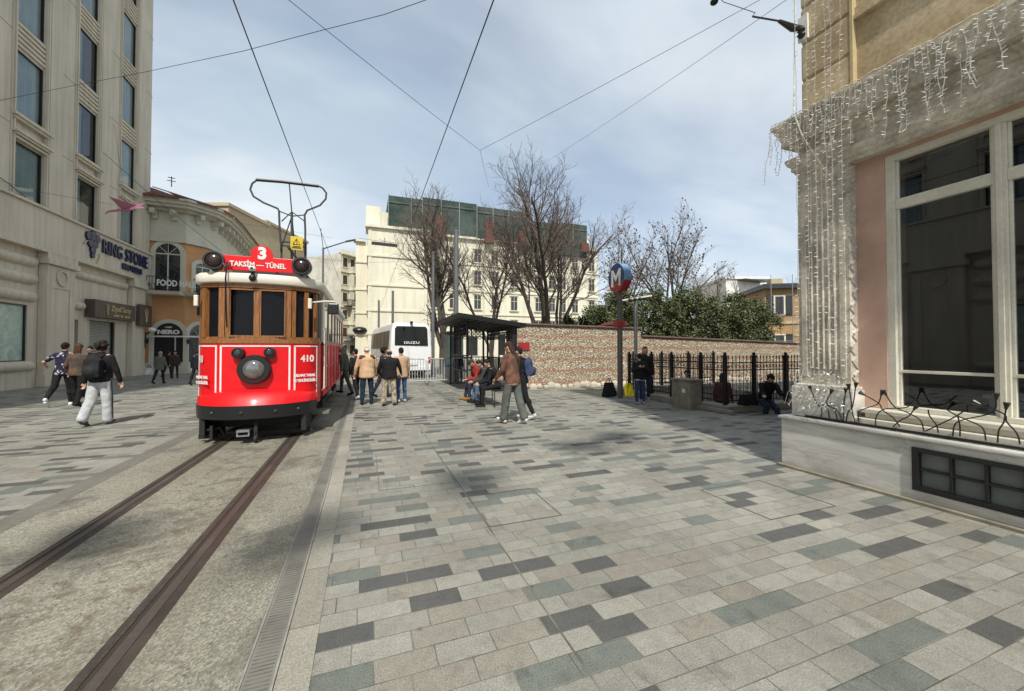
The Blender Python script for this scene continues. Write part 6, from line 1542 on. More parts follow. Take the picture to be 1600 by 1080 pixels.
def bag(c, s, mat, name, label, cat='bag'):
    t = MB().ell(c, s, 14, 9); 
    for v in t.v: v += Vector((noise.noise(v*7), noise.noise(v*7+Vector((3,1,2))), noise.noise(v*7+Vector((9,4,2)))))*.04
    for v in t.v: v.z = max(v.z, .004)
    o = t.build(name, mat, None, smooth=True); tag(o, label, cat); return o
M_BAG = pm('black_bag_cloth', (0.014,0.014,0.015), .8)
softbag((7.42,10.9,.26), (.26,.16,.24), (.014,.014,.015), .5, 'duffel_bag', 'black bag slumped on the ground left of the metro sign pole')
# ---- pink origami bird hanging before the hotel
M_BIRD = pm('pink_foil', (0.60,0.24,0.36), .35, .25, var=.2)
def bird(c, rz, s, label):
    t = thing('hanging_bird', label, 'decoration', tuple(c), rz, group='folded bird decorations')
    m = MB(); p = lambda x, y, z: (x*s, y*s, z*s)
    m.hexa([p(-.1,-.03,0),p(.25,-.06,-.03),p(.25,.06,-.03),p(-.1,.03,0),p(-.1,-.01,.1),p(.2,-.02,.14),p(.2,.02,.14),p(-.1,.01,.1)])
    L_(m, 'body', M_BIRD, t)
    for sy in (-1, 1):
        m = MB(); a, b, cc, d = p(.25,.02*sy,.1), p(-.05,.02*sy,.1), p(.0,.5*sy,.38), p(.75,.15*sy,.16)
        th = Vector((0,0,-.012)); P = [Vector(q) for q in (a,b,cc)]; Q = [Vector(q) for q in (a,cc,d)]
        for T in (P, Q): i = len(m.v); m.v += T+[v+th for v in T]; m.f += [(i,i+1,i+2),(i+5,i+4,i+3),(i,i+3,i+4,i+1),(i+1,i+4,i+5,i+2),(i+2,i+5,i+3,i)]
        L_(m, 'wing', M_BIRD, t)
    m = MB(); m.quad(p(-.1,0,.1),p(-.65,0,.03),p(-.62,.02,-.03),p(-.1,.02,0)).quad(p(-.65,0,.03),p(-.80,0,-.09),p(-.72,.02,-.08),p(-.62,.02,-.03)).quad(p(-.1,.0,.0),p(-.62,.0,-.03),p(-.62,.02,-.03),p(-.1,.02,0)).quad(p(.2,0,.14),p(.95,0,.30),p(.25,0,-.03)); L_(m, 'neck_and_tail', M_BIRD, t)
    return t
c = dep(192, 330, 14.5); bird(c, R(-25), .95, 'pink foil folded paper bird hanging in front of the hotel windows above the sign')
tag(MB().tube([c+Vector((.1,0,.1)), c+Vector((0,0,.9)), c+Vector((-.3,0,3.2))], .004, 3).build('hanging_thread', M_CABLE, None), 'thin thread holding the pink folded bird', 'thread')
# unseen birds added behind the viewpoint to throw the soft shadows on the paving
for i, (px, py, H, s, rz) in enumerate([(700,772,16,1.1,.3),(915,708,16,1.1,1.0),(985,690,14,1.0,2.0),(470,850,15,.9,.8),(370,890,15,.7,.4),(30,885,13,1.1,.5)]):
    gx, gy = onZ(px, py); k = H/math.tan(SUN_EL); bird((gx-math.sin(SUN_AZ)*k, gy-math.cos(SUN_AZ)*k, H), rz, s, 'pink folded paper bird added out of view to cast a soft paving shadow')
# ================================================================ TREES
M_BARK = pm('grey_brown_bark', (0.085,0.070,0.055), .9, var=.3, scale=5, bump=.4, bscale=30)
M_TWIG = pm('twig_brown', (0.13,0.10,0.08), .9, var=.2)
M_TWIGR = pm('reddish_twig', (0.17,0.095,0.062), .9, var=.2)
def bare_tree(x, y, H, W, seed, label, leaders=3, trunk_r=.22, fork=.22, mat=None, seeds=False, fine=1.0, lean=(0,0), low=True, clear=.3):
    rr = random.Random(seed); t = thing('bare_tree', label, 'tree', (x, y, 0)); big_, tw = MB(), MB(); sd = MB(); mat = mat or M_TWIG
    def limb(p, d, L, r, lv, upw):
        n = max(2, int(L/ (.55 if lv < 2 else .32))); n = min(n, 14); pts = [p.copy()]; rs = [r]; dirs = [d.copy()]
        bend = Vector((rr.uniform(-1,1), rr.uniform(-1,1), rr.uniform(-.2,.6)))*.11
        for k in range(n):
            d = (d + bend*.5 + Vector((rr.uniform(-1,1), rr.uniform(-1,1), rr.uniform(-1,1)))*.12 + Vector((0,0,upw*.045))).normalized()
            pts.append(pts[-1]+d*(L/n)); rs.append(r*(1-.78*(k+1)/n)+.004); dirs.append(d.copy())
        (big_ if lv < 2 else tw).tube(pts, rs, 8 if lv == 0 else 5 if lv == 1 else 3, cap=False)
        if lv >= 4:
            if seeds and rr.random() < .22: sd.ell(pts[-1], (.05,.05,.06), 5, 4)
            return
        cnt = [0, 8, 8, 6][lv] if lv else 0
        if lv == 1: cnt = int(L/.55)
        if lv == 2: cnt = int(L/.30*fine)
        if lv == 3: cnt = int(L/.18*fine)
        for j in range(cnt):
            c0 = clear if lv == 1 else .12; u = (c0 + (1-c0)*(j+rr.random()*.8)/cnt) if cnt else .5; u = min(u, .99)
            q = u*n; k = min(int(q), n-1); base = pts[k].lerp(pts[k+1], q-k); dd = dirs[k]
            side = dd.orthogonal().normalized(); side.rotate(Matrix.Rotation(rr.uniform(0, 6.283), 3, dd)) if True else None
            ang = R(rr.uniform(28, 52)); nd = (dd*math.cos(ang) + side*math.sin(ang)).normalized()
            l2 = L*rr.uniform(.34,.52)*(1.15-u*.6) if lv < 3 else rr.uniform(.25,.6)
            limb(base, nd, max(l2,.2), max(r*(1-.75*u)*.5, .006), lv+1, upw+.5)
    f = Vector((x+lean[0], y+lean[1], H*fork)); big_.tube([Vector((x,y,-.1)), Vector((x,y,.4)), Vector((x,y,0)).lerp(f,.6), f], [trunk_r*1.35, trunk_r*1.05, trunk_r*.95, trunk_r*.9], 10, cap=False)
    for k in range(leaders):
        a = 2*math.pi*k/leaders + rr.uniform(-.4,.4); tilt = R(rr.uniform(2, 8) if k == 0 and leaders > 2 else rr.uniform(16, 28)) * min(1.15, W/H*1.9); d = Vector((math.sin(tilt)*math.cos(a), math.sin(tilt)*math.sin(a), math.cos(tilt)))
        limb(f-Vector((0,0,.1*k)), d, (H*(1-fork))*rr.uniform(.74,.88), trunk_r*(.78 if k == 0 else .62), 1, .8)
    # lower spreading limbs
    for k in range(leaders if low else 0):
        a = rr.uniform(0, 6.283); d = Vector((math.cos(a)*.8, math.sin(a)*.8, .62)).normalized(); limb(f+Vector((0,0,rr.uniform(.2,1.2))), d, W*rr.uniform(.42,.55), trunk_r*.4, 1, 1.2)
    big_.build('trunk', M_BARK, t, smooth=True, ang=80); c = tw.build('crown', mat, t)
    if seeds: struct(sd.build('seed_clusters', pm('dark_seed_pods', (0.05,0.035,0.025), .9), c), 'stuff')
    return t
def tpos(px, D): q = ray(px, 540); return q.x*D, q.y*D
x, y = tpos(692, 24); bare_tree(x, y, dep(692,292,24).z, 4.6, 11, 'leftmost bare tree behind the shelter, its spreading twigs crossing the cream building', 4, .24, .14, clear=.32)
x, y = tpos(768, 25); bare_tree(x, y, dep(760,300,25).z, 2.6, 5, 'slender bare tree with paired trunks between the two bigger trees', 3, .17, .10, low=False, clear=.34)
x, y = tpos(848, 23.5); bare_tree(x, y, dep(845,262,23.5).z, 5.6, 23, 'tallest bare tree with wide dark crown in the middle of the row', 4, .27, .10, lean=(.1,0), low=False, clear=.36)
x, y = tpos(868, 25.5); bare_tree(x, y, dep(900,300,25.5).z, 4.0, 31, 'bare tree leaning right against the tallest one', 3, .2, .12, lean=(.5,0), low=False, clear=.38)
x, y = tpos(985, 27); bare_tree(x, y, dep(985,345,27).z, 3.8, 41, 'bare tree with seed pods just behind the metro sign', 3, .13, .3, seeds=True)
x, y = tpos(1050, 28); bare_tree(x, y, dep(1040,318,28).z, 9.0, 43, 'broad bare tree dotted with seed pods above the hedge', 4, .16, .28, seeds=True)
x, y = tpos(1125, 32); bare_tree(x, y, dep(1130,405,32).z, 5.5, 47, 'low reddish bare tree above the right half of the hedge', 4, .12, .25, mat=M_TWIGR)
x, y = tpos(1232, 60); bare_tree(x, y, dep(1232,425,60).z, 7, 53, 'faint distant bare tree behind the ochre house', 3, .15, .3, fine=.7)
# evergreen shrubs behind the wall
def leafmat(name, c, c2):
    b = NB(name); x = b.mix(b.ramp(b.noise(1.6, 3), [(0.35,0.0),(0.65,1.0)]), c, c2); x = b.mix(1.0, x, b.ramp(b.noise(14, 2), [(0.3,.6),(0.7,1.4)]), 'MULTIPLY'); b.base(x); b.set(.55, 0, .4); return b.m
M_LEAF = leafmat('evergreen_leaf', (0.045,0.065,0.022), (0.15,0.17,0.075)); M_LEAFD = leafmat('dark_strap_leaf', (0.018,0.035,0.014), (0.04,0.06,0.022))
def shrub(px0, px1, ytop, D, depth, n, seed, label, zb=.2, name='evergreen_shrub', ls=.095):
    rr = random.Random(seed); xa, ya = tpos(px0, D); xb, yb = tpos(px1, D); zt = dep((px0+px1)/2, ytop, D).z; c = Vector(((xa+xb)/2,(ya+yb)/2,0)); hw = math.hypot(xb-xa, yb-ya)/2
    d = Vector((xb-xa, yb-ya, 0)).normalized(); nn = Vector((-d.y, d.x, 0)); t = thing(name, label, 'shrub', tuple(c)); m = MB(); st = MB()
    cl = []
    for k in range(int(60+hw*40)):
        u, v = rr.uniform(-1,1), rr.uniform(-1,1); lim = zt*(1-.16*abs(u)**2.5)*(1-.24*rr.random()**1.5); z = zb+(lim-zb)*rr.random()**.5; cl.append((c+d*u*hw*.94+nn*v*depth/2+Vector((0,0,z)), rr.uniform(.20,.36)))
    for k in range(n):
        cc, s = cl[rr.randrange(len(cl))]; g = lambda: max(-1.6, min(1.6, rr.gauss(0,.55)))
        p = cc+Vector((g()*s, g()*s, g()*s*.9)); 
        if p.z < .05: continue
        a = Vector((rr.uniform(-1,1), rr.uniform(-1,1), rr.uniform(-.6,1))).normalized(); b = a.orthogonal().normalized(); b.rotate(Matrix.Rotation(rr.uniform(0,6.28), 3, a)); L = ls*rr.uniform(.7,1.5)
        m.quad(p-b*L*.28, p+a*L*.5, p+b*L*.28, p-a*L*.5)
    for k in range(7):
        u = rr.uniform(-.9,.9); b0 = c+d*u*hw; pts = [b0, b0+Vector((rr.uniform(-.3,.3),rr.uniform(-.3,.3),zt*.45)), b0+Vector((rr.uniform(-.6,.6),rr.uniform(-.4,.4),zt*.85))]; st.tube(pts, [.06,.045,.015], 5)
    m.build('foliage', M_LEAF, t); st.build('stems', M_BARK, t); return t
sp = [(948,1002,446,19,16000,'leafy evergreen shrub directly behind the metro sign pole'),(998,1050,452,20,16000,'evergreen shrub right of the pale mast, first of the long hedge'),(1040,1092,449,20.5,16000,'evergreen shrub in the hedge above the utility cabinet'),
 (1085,1130,458,21,15000,'evergreen shrub near the middle of the long hedge'),(1122,1166,455,21.5,15000,'evergreen shrub left of the hedge end'),(1158,1204,461,22,15000,'last evergreen shrub at the right end of the hedge beside the ochre house')]
for i, (a, b, yt, D, n, lb) in enumerate(sp): shrub(a, b, yt, D, 1.8, n, 60+i, lb)
shrub(915, 955, 478, 18.5, 1.5, 12000, 77, 'small evergreen shrub between the strap leaved plants and the metro sign')
def yucca(px, D, H, seed, label):
    rr = random.Random(seed); x, y = tpos(px, D); t = thing('strap_leaved_plant', label, 'plant', (x, y, 0)); m, st = MB(), MB()
    for q in range(5):
        b0 = Vector((x+rr.uniform(-.6,.6), y+rr.uniform(-.4,.4), 0)); top = b0+Vector((rr.uniform(-.2,.2), rr.uniform(-.2,.2), H*rr.uniform(.55,.85))); st.tube([b0, top], [.09,.07], 6)
        for k in range(70):
            a = rr.uniform(0,6.28); el = rr.uniform(-.2,1.3); d = Vector((math.cos(a)*math.cos(el), math.sin(a)*math.cos(el), math.sin(el))); L = rr.uniform(.5,.85); s = Vector((-math.sin(a), math.cos(a), 0))*.028
            p1 = top+d*L*.55; p2 = top+d*L+Vector((0,0,-.22*rr.random()-.08)); m.quad(top-s*.6, top+s*.6, p1+s, p1-s); m.quad(p1-s, p1+s, p2)
    m.build('leaves', M_LEAFD, t); st.build('stems', M_BARK, t)
for px, D, H, s, lb in ((893,17.5,3.15,1,'leftmost dark strap leaved plant behind the wall under the bare trees'),(918,17.8,3.25,2,'middle dark strap leaved plant behind the wall'),(942,18.0,3.05,3,'right dark strap leaved plant behind the wall, nearest the metro sign')): yucca(px, D, H, s, lb)
# ================================================================ PEOPLE
def caps(mb, a, b, ra, rb, n=12, flat=1.0):
    a, b = Vector(a), Vector(b); d = b-a; L = d.length
    if L < 1e-5: return mb.ell(a, (ra,ra,ra), n, 8)
    prof = [(ra*math.sin(t), -ra*math.cos(t)) for t in (.35,.8,1.2)] + [(ra,0),(rb,L)] + [(rb*math.cos(t), L+rb*math.sin(t)) for t in (.4,.8,1.2)]
    return mb.lathe(a, d, prof, n)
def skin(c=(0.50,0.30,0.21)): return pm('skin_%d' % int(c[0]*100), c, .5, var=.06, spec=.4)
M_EYE = pm('eye_dark', (0.02,0.015,0.012), .2); M_LIP = pm('lip', (0.35,0.13,0.11), .5)
def person(label, feet, H, heading, top, bottom, hair, hairstyle='short', shoes=(.02,.02,.02), legs=((12,8,3),(-14,14,3)), arms=((8,10,15),(-8,10,15)), lean=3, head=(0,0), skirt=0, group=None,
           sleeves='long', jlen=.50, bulk=1.0, loose=1.0, seat=None, vox=.013, z0=0.0, top_pat=None, bot_pat=None, yoke=None, hem=None, hat=None, beard=False, sk=(0.50,0.30,0.21), stripe=None, collar=None, hand_to=None, jb=1.0):
    """legs: (thigh forward deg, knee bend deg, splay deg) for right, left; arms: (forward, out, elbow bend); heading clockwise from the street direction"""
    t = thing('person', label, 'person', (feet[0], feet[1], 0), -R(heading)); h = H/1.75
    hipz = .93*h
    def rot(v, ax, a): return Matrix.Rotation(a, 3, ax) @ Vector(v)
    J = {}
    lo = 1e9
    for s, (f, k, sp) in zip((1, -1), legs):
        hip = Vector((s*.09*h, 0, 0)); d = rot((0,0,-1), 'X', R(f)); d = rot(d, 'Y', -s*R(sp)); kn = hip+d*.43*h; d2 = rot((0,0,-1), 'X', R(f-k)); d2 = rot(d2, 'Y', -s*R(sp*.5)); an = kn+d2*.42*h
        fa = R(f-k) if seat is None else 0; toe_d = rot((0,1,0), 'X', max(min(fa, .25), -1.0)); heel = an-toe_d*.04*h+Vector((0,0,-.05*h)); toe = an+toe_d*.17*h+Vector((0,0,-.055*h)); J[s] = (hip, kn, an, heel, toe); lo = min(lo, heel.z-.02, toe.z-.02)
    base = Vector((0, 0, -lo)) if seat is None else Vector((0, 0, seat+.09*h))
    base.z += z0
    le = rot((0,0,1), 'X', -R(lean)); wa = base+le*.12*h; ch = base+le*.34*h; sho = base+le*.49*h; nk = base+le*.54*h; fw = rot((0,1,0), 'X', -R(lean))
    hd_p = R(head[0]); hup = rot(le, 'X', -hd_p); hc = nk+hup*.145*h + fw*.015; HR = Matrix.Rotation(-R(head[1]), 3, 'Z') @ Matrix.Rotation(-R(lean)-hd_p, 3, 'X')
    def hp(x, y, z): return hc + HR @ (Vector((x, y, z))*h)
    bd = MB(); tm = MB(); bt = MB(); sh_ = MB()
    # torso
    B = bulk
    bd.ell(base+le*.02, (.15*h*B,.10*h*B,.12*h)).ell(wa, (.13*h*B,.09*h*B,.13*h)).ell(ch, (.155*h*B,.10*h*B,.17*h)); caps(bd, sho+Vector((-.12*h,0,-.01)), sho+Vector((.12*h,0,-.01)), .05*h, .05*h); caps(bd, sho, nk+hup*.05*h, .055*h, .048*h)
    # head with brow, nose, chin, ears
    q = HR.to_4x4()
    bd.ell(hc, (.074*h,.092*h,.105*h), 16, 12, HR); bd.ell(hp(0,.03,-.055), (.050*h,.055*h,.055*h), 12, 8, HR); bd.ell(hp(0,.088,-.012), (.011*h,.018*h,.024*h), 8, 6, HR); bd.ell(hp(0,.062,.018), (.05*h,.028*h,.014*h), 10, 6, HR); bd.ell(hp(0,.078,-.058), (.022*h,.012*h,.010*h), 8, 6, HR)
    for s in (-1, 1): bd.ell(hp(s*.076,-.005,-.01), (.012*h,.022*h,.032*h), 8, 6, HR)
    # clothes of the torso
    jl = jlen
    tm.ell(ch+le*.02*h, (.178*h*B*jb,.125*h*B*jb,.19*h)).ell(wa+le*.02, (.165*h*B*jb,.118*h*B*jb,.17*h)); caps(tm, sho+Vector((-.125*h*B,0,-.025)), sho+Vector((.125*h*B,0,-.025)), .062*h*jb, .062*h*jb); tm.ell(sho-le*.04*h, (.15*h*B,.09*h,.075*h)); caps(tm, sho, nk, .075*h, .06*h)
    if seat is None:
        i0 = len(tm.v); drop = (jl-.42)*h; nn_ = 20; rings = [(-drop-.02*h,.150,.112),(-drop,.170,.128),(-drop+.03*h,.176,.130),(.05*h,.170,.126),(.15*h,.160,.118),(.30*h,.172,.120),(.38*h,.165,.11)]
        for z_, rx, ry in rings:
            for q_ in range(nn_): a_ = 2*math.pi*q_/nn_; tm.v.append(base+le*z_+Vector((1,0,0))*rx*h*B*jb*math.cos(a_)+fw*ry*h*B*jb*math.sin(a_))
        for k_ in range(len(rings)-1):
            for q_ in range(nn_): c_ = i0+k_*nn_; tm.f.append((c_+q_, c_+(q_+1)%nn_, c_+nn_+(q_+1)%nn_, c_+nn_+q_))
        tm.f.append(tuple(i0+q_ for q_ in range(nn_-1,-1,-1))); c_ = i0+(len(rings)-1)*nn_; tm.f.append(tuple(c_+q_ for q_ in range(nn_)))
    else: tm.ell(base+le*.03, (.17*h*B,.13*h*B,.12*h))
    # arms
    hands = []
    for s, arm in zip((1, -1), arms):
        f, o_, k = arm[:3]; tw_ = arm[3] if len(arm) > 3 else 0
        S = sho+Vector((s*.165*h*B,0,-.03*h)); d = rot((0,0,-1), 'X', R(f)); d = rot(d, 'Y', -s*R(o_)); el = S+d*.285*h; d2 = rot((0,0,-1), 'X', R(f+k)); d2 = rot(d2, 'Y', -s*R(o_)*.6); d2 = rot(d2, 'Z', s*R(tw_)); wr = el+d2*.25*h
        if hand_to and s in hand_to:
            tgt = Vector(hand_to[s]); d2 = (tgt-el); L2 = min(.26*h, d2.length); d2.normalize(); wr = el+d2*L2
        caps(bd, S, el, .045*h, .038*h, 10); caps(bd, el, wr, .037*h, .026*h, 10)
        if sleeves == 'long': caps(tm, S, el, .066*h*jb, .056*h*jb, 12); caps(tm, el, wr-d2*.01, .055*h*jb, .043*h*jb, 12)
        else: caps(tm, S, S.lerp(el, .75), .062*h, .06*h, 12)
        # hand: palm, four fingers curled, thumb
        sd = d2.cross(Vector((0,1,0)) if abs(d2.y) < .9 else Vector((0,0,1))).normalized(); pn = sd.cross(d2).normalized(); pc = wr+d2*.045*h
        bd.obox(pc, d2, sd, pn, .045*h, .036*h, .013*h)
        for q_, (off, L3) in enumerate(((-.027,.062),(-.009,.07),(.009,.066),(.027,.052))):
            a0 = pc+d2*.04*h+sd*off*h; a1 = a0+(d2*.8-pn*.35*1).normalized()*L3*.55*h; a2 = a1+(d2*.45-pn*.85).normalized()*L3*.5*h; caps(bd, a0, a1, .0088*h, .008*h, 6); caps(bd, a1, a2, .008*h, .007*h, 6)
        b0 = pc-sd*.034*h-d2*.01*h; caps(bd, b0, b0-sd*.02*h+d2*.035*h-pn*.01*h, .011*h, .009*h, 6)
        hands.append(wr+d2*.09*h)
    # legs and trousers
    lw = loose
    for s in (1, -1):
        hip, kn, an, heel, toe = [p+base for p in J[s]]
        caps(bd, hip, kn, .078*h*B, .052*h, 12); caps(bd, kn, an, .053*h, .034*h, 12)
        caps(bt, hip, kn, .094*h*min(B,1.12), .068*h*lw, 14); caps(bt, kn, an+(kn-an).normalized()*.02, .067*h*lw, (.05 if lw < 1.15 else .066)*h*lw, 14); bt.ell(kn.lerp(an,.3)-Vector((0,.015,0)), (.06*h*lw,.065*h*lw,.10*h))
        sh_ = MB(); caps(sh_, heel, toe, .043*h, .035*h, 10); caps(sh_, an, heel, .042*h, .042*h, 10); sh_.ell((heel+toe)/2+Vector((0,0,.01)), (.045*h,.10*h,.035*h))
        for v in sh_.v: v.z = max(v.z, z0+.004) if seat is None else max(v.z, .004)
        remesh(sh_, 'shoe', cloth(shoes, .5), t, vox*.8, smooth=1)
    bt.ell(base, (.155*h*min(B,1.15),.112*h*B,.12*h))
    S0 = skin(sk); remesh(bd, 'body', S0, t, min(vox, .0105) if vox < .02 else vox, smooth=1)
    remesh(tm, 'jacket', cloth(top, pattern=top_pat), t, vox, .010, 7, sum(map(ord, label)) % 50, 2); b_ = remesh(bt, 'trousers', cloth(bottom, pattern=bot_pat), t, vox, .009, 8, sum(map(ord, label)) % 31, 2)
    if stripe:
        hip, kn, an = [p+base for p in J[1][:3]]; off = Vector((.085*h*lw+.004, 0, 0)); m = MB(); m.tube([hip+Vector((.105*h,0,0)), kn+Vector((.074*h*lw,0,0)), an+Vector((.062*h*lw,0,.03))], .014, 5); m.build('side_stripe', cloth(stripe), b_, world=False)
    if yoke:
        m = MB(); m.ell(sho-le*.05*h, (.20*h*B,.135*h,.10*h), 18, 10); caps(m, sho+Vector((-.14*h*B,0,-.03)), sho+Vector((.14*h*B,0,-.03)), .072*h, .072*h); remesh(m, 'jacket_yoke', cloth(yoke), t, vox, .006, 8, 3)
    if hem:
        m = MB(); m.ell(base-le*(jl-.42)*h, (.168*h*B*jb,.126*h*B*jb,.055*h)); remesh(m, 'shirt_hem', cloth(hem), t, vox, .006, 8, 5)
    if collar: m = MB(); caps(m, sho, nk+hup*.02, .075*h, .068*h); remesh(m, 'hood', cloth(collar), t, vox, .012, 9, 5)
    # hair
    m = MB(); hm = cloth(hair, .7)
    if hairstyle != 'bald':
        m.ell(hp(0,-.018,.028), (.083*h,.098*h,.098*h), 16, 10, HR)
        if hairstyle == 'short': m.ell(hp(0,-.05,-.01), (.070*h,.06*h,.07*h), 12, 8, HR)
        if hairstyle == 'long':
            m.ell(hp(0,-.075,-.26), (.085*h,.035*h,.13*h), 12, 8, HR)
            for k in range(5): m.ell(hp((k-2)*.028,-.062-.012*(k%2),-.07), (.03*h,.035*h,.16*h), 10, 8, HR)
            m.ell(hp(0,-.06,-.17), (.075*h,.04*h,.10*h), 12, 8, HR)
        if hairstyle == 'curly':
            rr = random.Random(2)
            for k in range(60):
                v_ = Vector((rr.gauss(0,1), rr.gauss(0,1), rr.gauss(0,1))).normalized()
                if v_.y > .25 and v_.z < .45 or (v_.z < -.55 and v_.y > -.1): continue
                m.ell(hp(v_.x*.085, v_.y*.10-.02, .02+v_.z*.10), (.033*h,.033*h,.033*h), 8, 6)
        # keep the face clear
        remesh(m, 'hair', hm, t, vox*.75, .008 if hairstyle != 'curly' else .014, 22, 9, 1)
    else:
        m.ell(hp(0,-.035,-.005), (.079*h,.078*h,.06*h), 14, 8, HR); remesh(m, 'hair', hm, t, vox*.75, .002, 20, 9, 1)
    if hat: m = MB(); m.ell(hp(0,-.005,.05), (.092*h,.104*h,.078*h), 16, 10, HR); m.ell(hp(0,.09,.035), (.06*h,.05*h,.012*h), 12, 6, HR); remesh(m, 'cap', cloth(hat), t, vox*.8, .003)
    if beard: m = MB(); m.ell(hp(0,.045,-.07), (.056*h,.055*h,.045*h), 12, 8, HR); remesh(m, 'beard', hm, t, vox*.8, .003)
    m = MB()
    for s in (-1, 1): m.ell(hp(s*.030,.083,.004), (.011*h,.007*h,.006*h), 8, 6, HR)
    m.build('eyes', M_EYE, t, world=False); m = MB(); m.ell(hp(0,.0865,-.058), (.021*h,.006*h,.006*h), 8, 6, HR); m.build('lips', M_LIP, t, world=False)
    return dict(t=t, sho=sho, ch=ch, base=base, hands=hands, h=h, le=le, fw=fw, heading=heading, feet=feet)
def backpack(P, c, label, w=.16, hh=.24, dp=.11, low=0, name='backpack'):
    t = thing(name, label, 'backpack' if name == 'backpack' else 'bag', P['feet']+(0,), -R(P['heading'])); h = P['h']
    b = P['ch']-P['fw']*(.20*h)-P['le']*(.02+low); m = MB(); X_ = Vector((1,0,0)); m.obox(b-P['le']*.03*h, X_, P['fw'], P['le'], w*.86*h, dp*.72*h, hh*.72*h); m.ell(b+P['le']*.12*h, (w*.80*h,dp*.8*h,hh*.5*h), 16, 12); m.ell(b-P['le']*.10*h-P['fw']*.03, (w*.92*h,dp*h,hh*.55*h)); remesh(m, 'bag_body', cloth(c), t, .013, .012, 8, 3)
    m = MB(); m.ell(b-P['fw']*.08*h-P['le']*.09*h, (w*.7*h,dp*.7*h,hh*.42*h)); remesh(m, 'front_pocket', cloth(tuple(x*.75+.01 for x in c)), t, .013, .006, 8, 6)
    m = MB()
    for s in (-1, 1):
        S = P['sho']; m.tube([b+Vector((s*.07,0,.18*h))+P['fw']*.05, S+Vector((s*.085*h,-.02,.055*h)), S+Vector((s*.10*h,.10*h,.0)), S+Vector((s*.12*h,.13*h,-.16*h)), b+Vector((s*.15*h,.05,-.12*h))], .016, 6)
    m.build('straps', cloth((.02,.02,.02)), t, world=False)
    return t
def hof(px, pyh, xy): return zat(px, pyh, *xy)
def F(px, py): return onZ(px, py)
DK = (.014,.014,.016)
f = F(155,664); P = person('person from behind in black jacket and light grey track trousers with curly dark hair', f, hof(158,533,f), 8, DK, (.46,.48,.49), (.02,.015,.012), 'curly', (.10,.10,.10), legs=((5,3,2),(-9,20,2)), arms=((6,14,10),(-10,12,16)), loose=1.32, bulk=1.08, stripe=(.03,.03,.04), vox=.011, jlen=.47)
backpack(P, (.02,.021,.024), 'soft black backpack worn by the curly haired person in grey trousers', .17, .25, .10, .06)
f = F(120,636); P = person('woman from behind with long brown hair, brown jacket and black trousers walking by the hotel', f, hof(118,537,f), 5, (.075,.058,.045), (.012,.012,.013), (.075,.038,.022), 'long', DK, legs=((-6,12,2),(10,4,2)), arms=((4,12,20),(4,22,30)), jlen=.5, top_pat='plaid', jb=1.1, vox=.012)
f = F(97,634); P = person('man in dark patterned short sleeved shirt with black hair and white trainers beside the hotel', f, hof(97,533,f), -5, (.02,.018,.04), (.012,.012,.013), (.008,.007,.007), 'short', (.7,.7,.7), legs=((10,4,3),(-16,34,3)), arms=((6,14,16),(-22,46,85)), sleeves='short', top_pat='print', lean=8, vox=.012)
f = F(141,620); person('dark haired person facing the camera half hidden behind the curly haired walker', f, hof(140,541,f), 190, (.02,.02,.022), DK, (.012,.01,.01), 'short', DK, vox=.014)
f = F(249,600); P = person('fair haired person in grey green parka walking toward the orange building', f, hof(249,549,f), 12, (.13,.135,.105), (.02,.022,.035), (.32,.24,.14), 'short', DK, jlen=.6, collar=(.32,.27,.2), jb=1.15, vox=.016)
softbag((f[0]-.36, f[1], .58), (.13,.06,.17), (.6,.6,.6), .5, 'shopping_bag', 'white shopping bag carried by the fair haired person in the parka')
f = F(262,591); person('dark clothed person standing at the left of the arched cafe doorway', f, hof(262,549,f), 20, (.02,.018,.018), (.03,.02,.025), (.02,.015,.012), 'short', DK, vox=.02)
f = F(273,592); person('dark clothed person standing at the right of the arched cafe doorway', f, hof(273,548,f), 160, (.045,.035,.03), (.05,.03,.03), (.02,.015,.012), 'short', DK, vox=.02)
f = F(307,602); person('dark figure walking close beside the left flank of the tram', f, hof(307,547,f), 10, (.012,.014,.022), DK, (.02,.015,.012), 'short', DK, jlen=.56, vox=.016)
# group waiting at the tram
f = F(541,618); person('person in grey green trousers and white cap climbing toward the tram door', f, hof(548,540,f), -60, (.10,.11,.09), (.10,.105,.085), (.25,.22,.18), 'short', (.02,.02,.02), legs=((34,30,3),(-16,8,3)), arms=((40,14,20),(-20,12,20)), lean=14, hat=(.66,.65,.62), vox=.015)
f = F(556,624); person('person in long black coat with a white shoe between the tram and the beige jacket', f, hof(556,545,f), -40, (.02,.018,.018), DK, (.015,.012,.012), 'short', (.5,.5,.5), jlen=.6, legs=((8,6,3),(-14,8,3)), vox=.015)
f = F(573,632); person('white haired man from behind in beige jacket with dark brown yoke and navy trousers', f, hof(573,540,f), -8, (.58,.40,.24), (.018,.03,.048), (.62,.6,.56), 'bald', DK, legs=((2,2,4),(-2,2,4)), arms=((10,13,18),(6,14,14)), jlen=.56, bulk=1.30, yoke=(.085,.035,.035), sk=(.55,.33,.25), vox=.012, loose=1.1)
f = F(598,621); person('dark haired person facing sideways in the gap of the waiting group', f, hof(597,543,f), 70, (.03,.03,.035), (.03,.03,.04), (.012,.01,.01), 'curly', DK, vox=.015)
f = F(608,634); person('man from behind in black jacket and khaki camouflage trousers in the waiting group', f, hof(607,545,f), 5, DK, (.44,.37,.27), (.05,.035,.03), 'bald', (.02,.015,.012), legs=((2,2,6),(-4,3,6)), arms=((14,20,40),(14,18,38)), jlen=.5, bulk=1.34, bot_pat='camo', hem=(.06,.02,.025), loose=1.22, vox=.012)
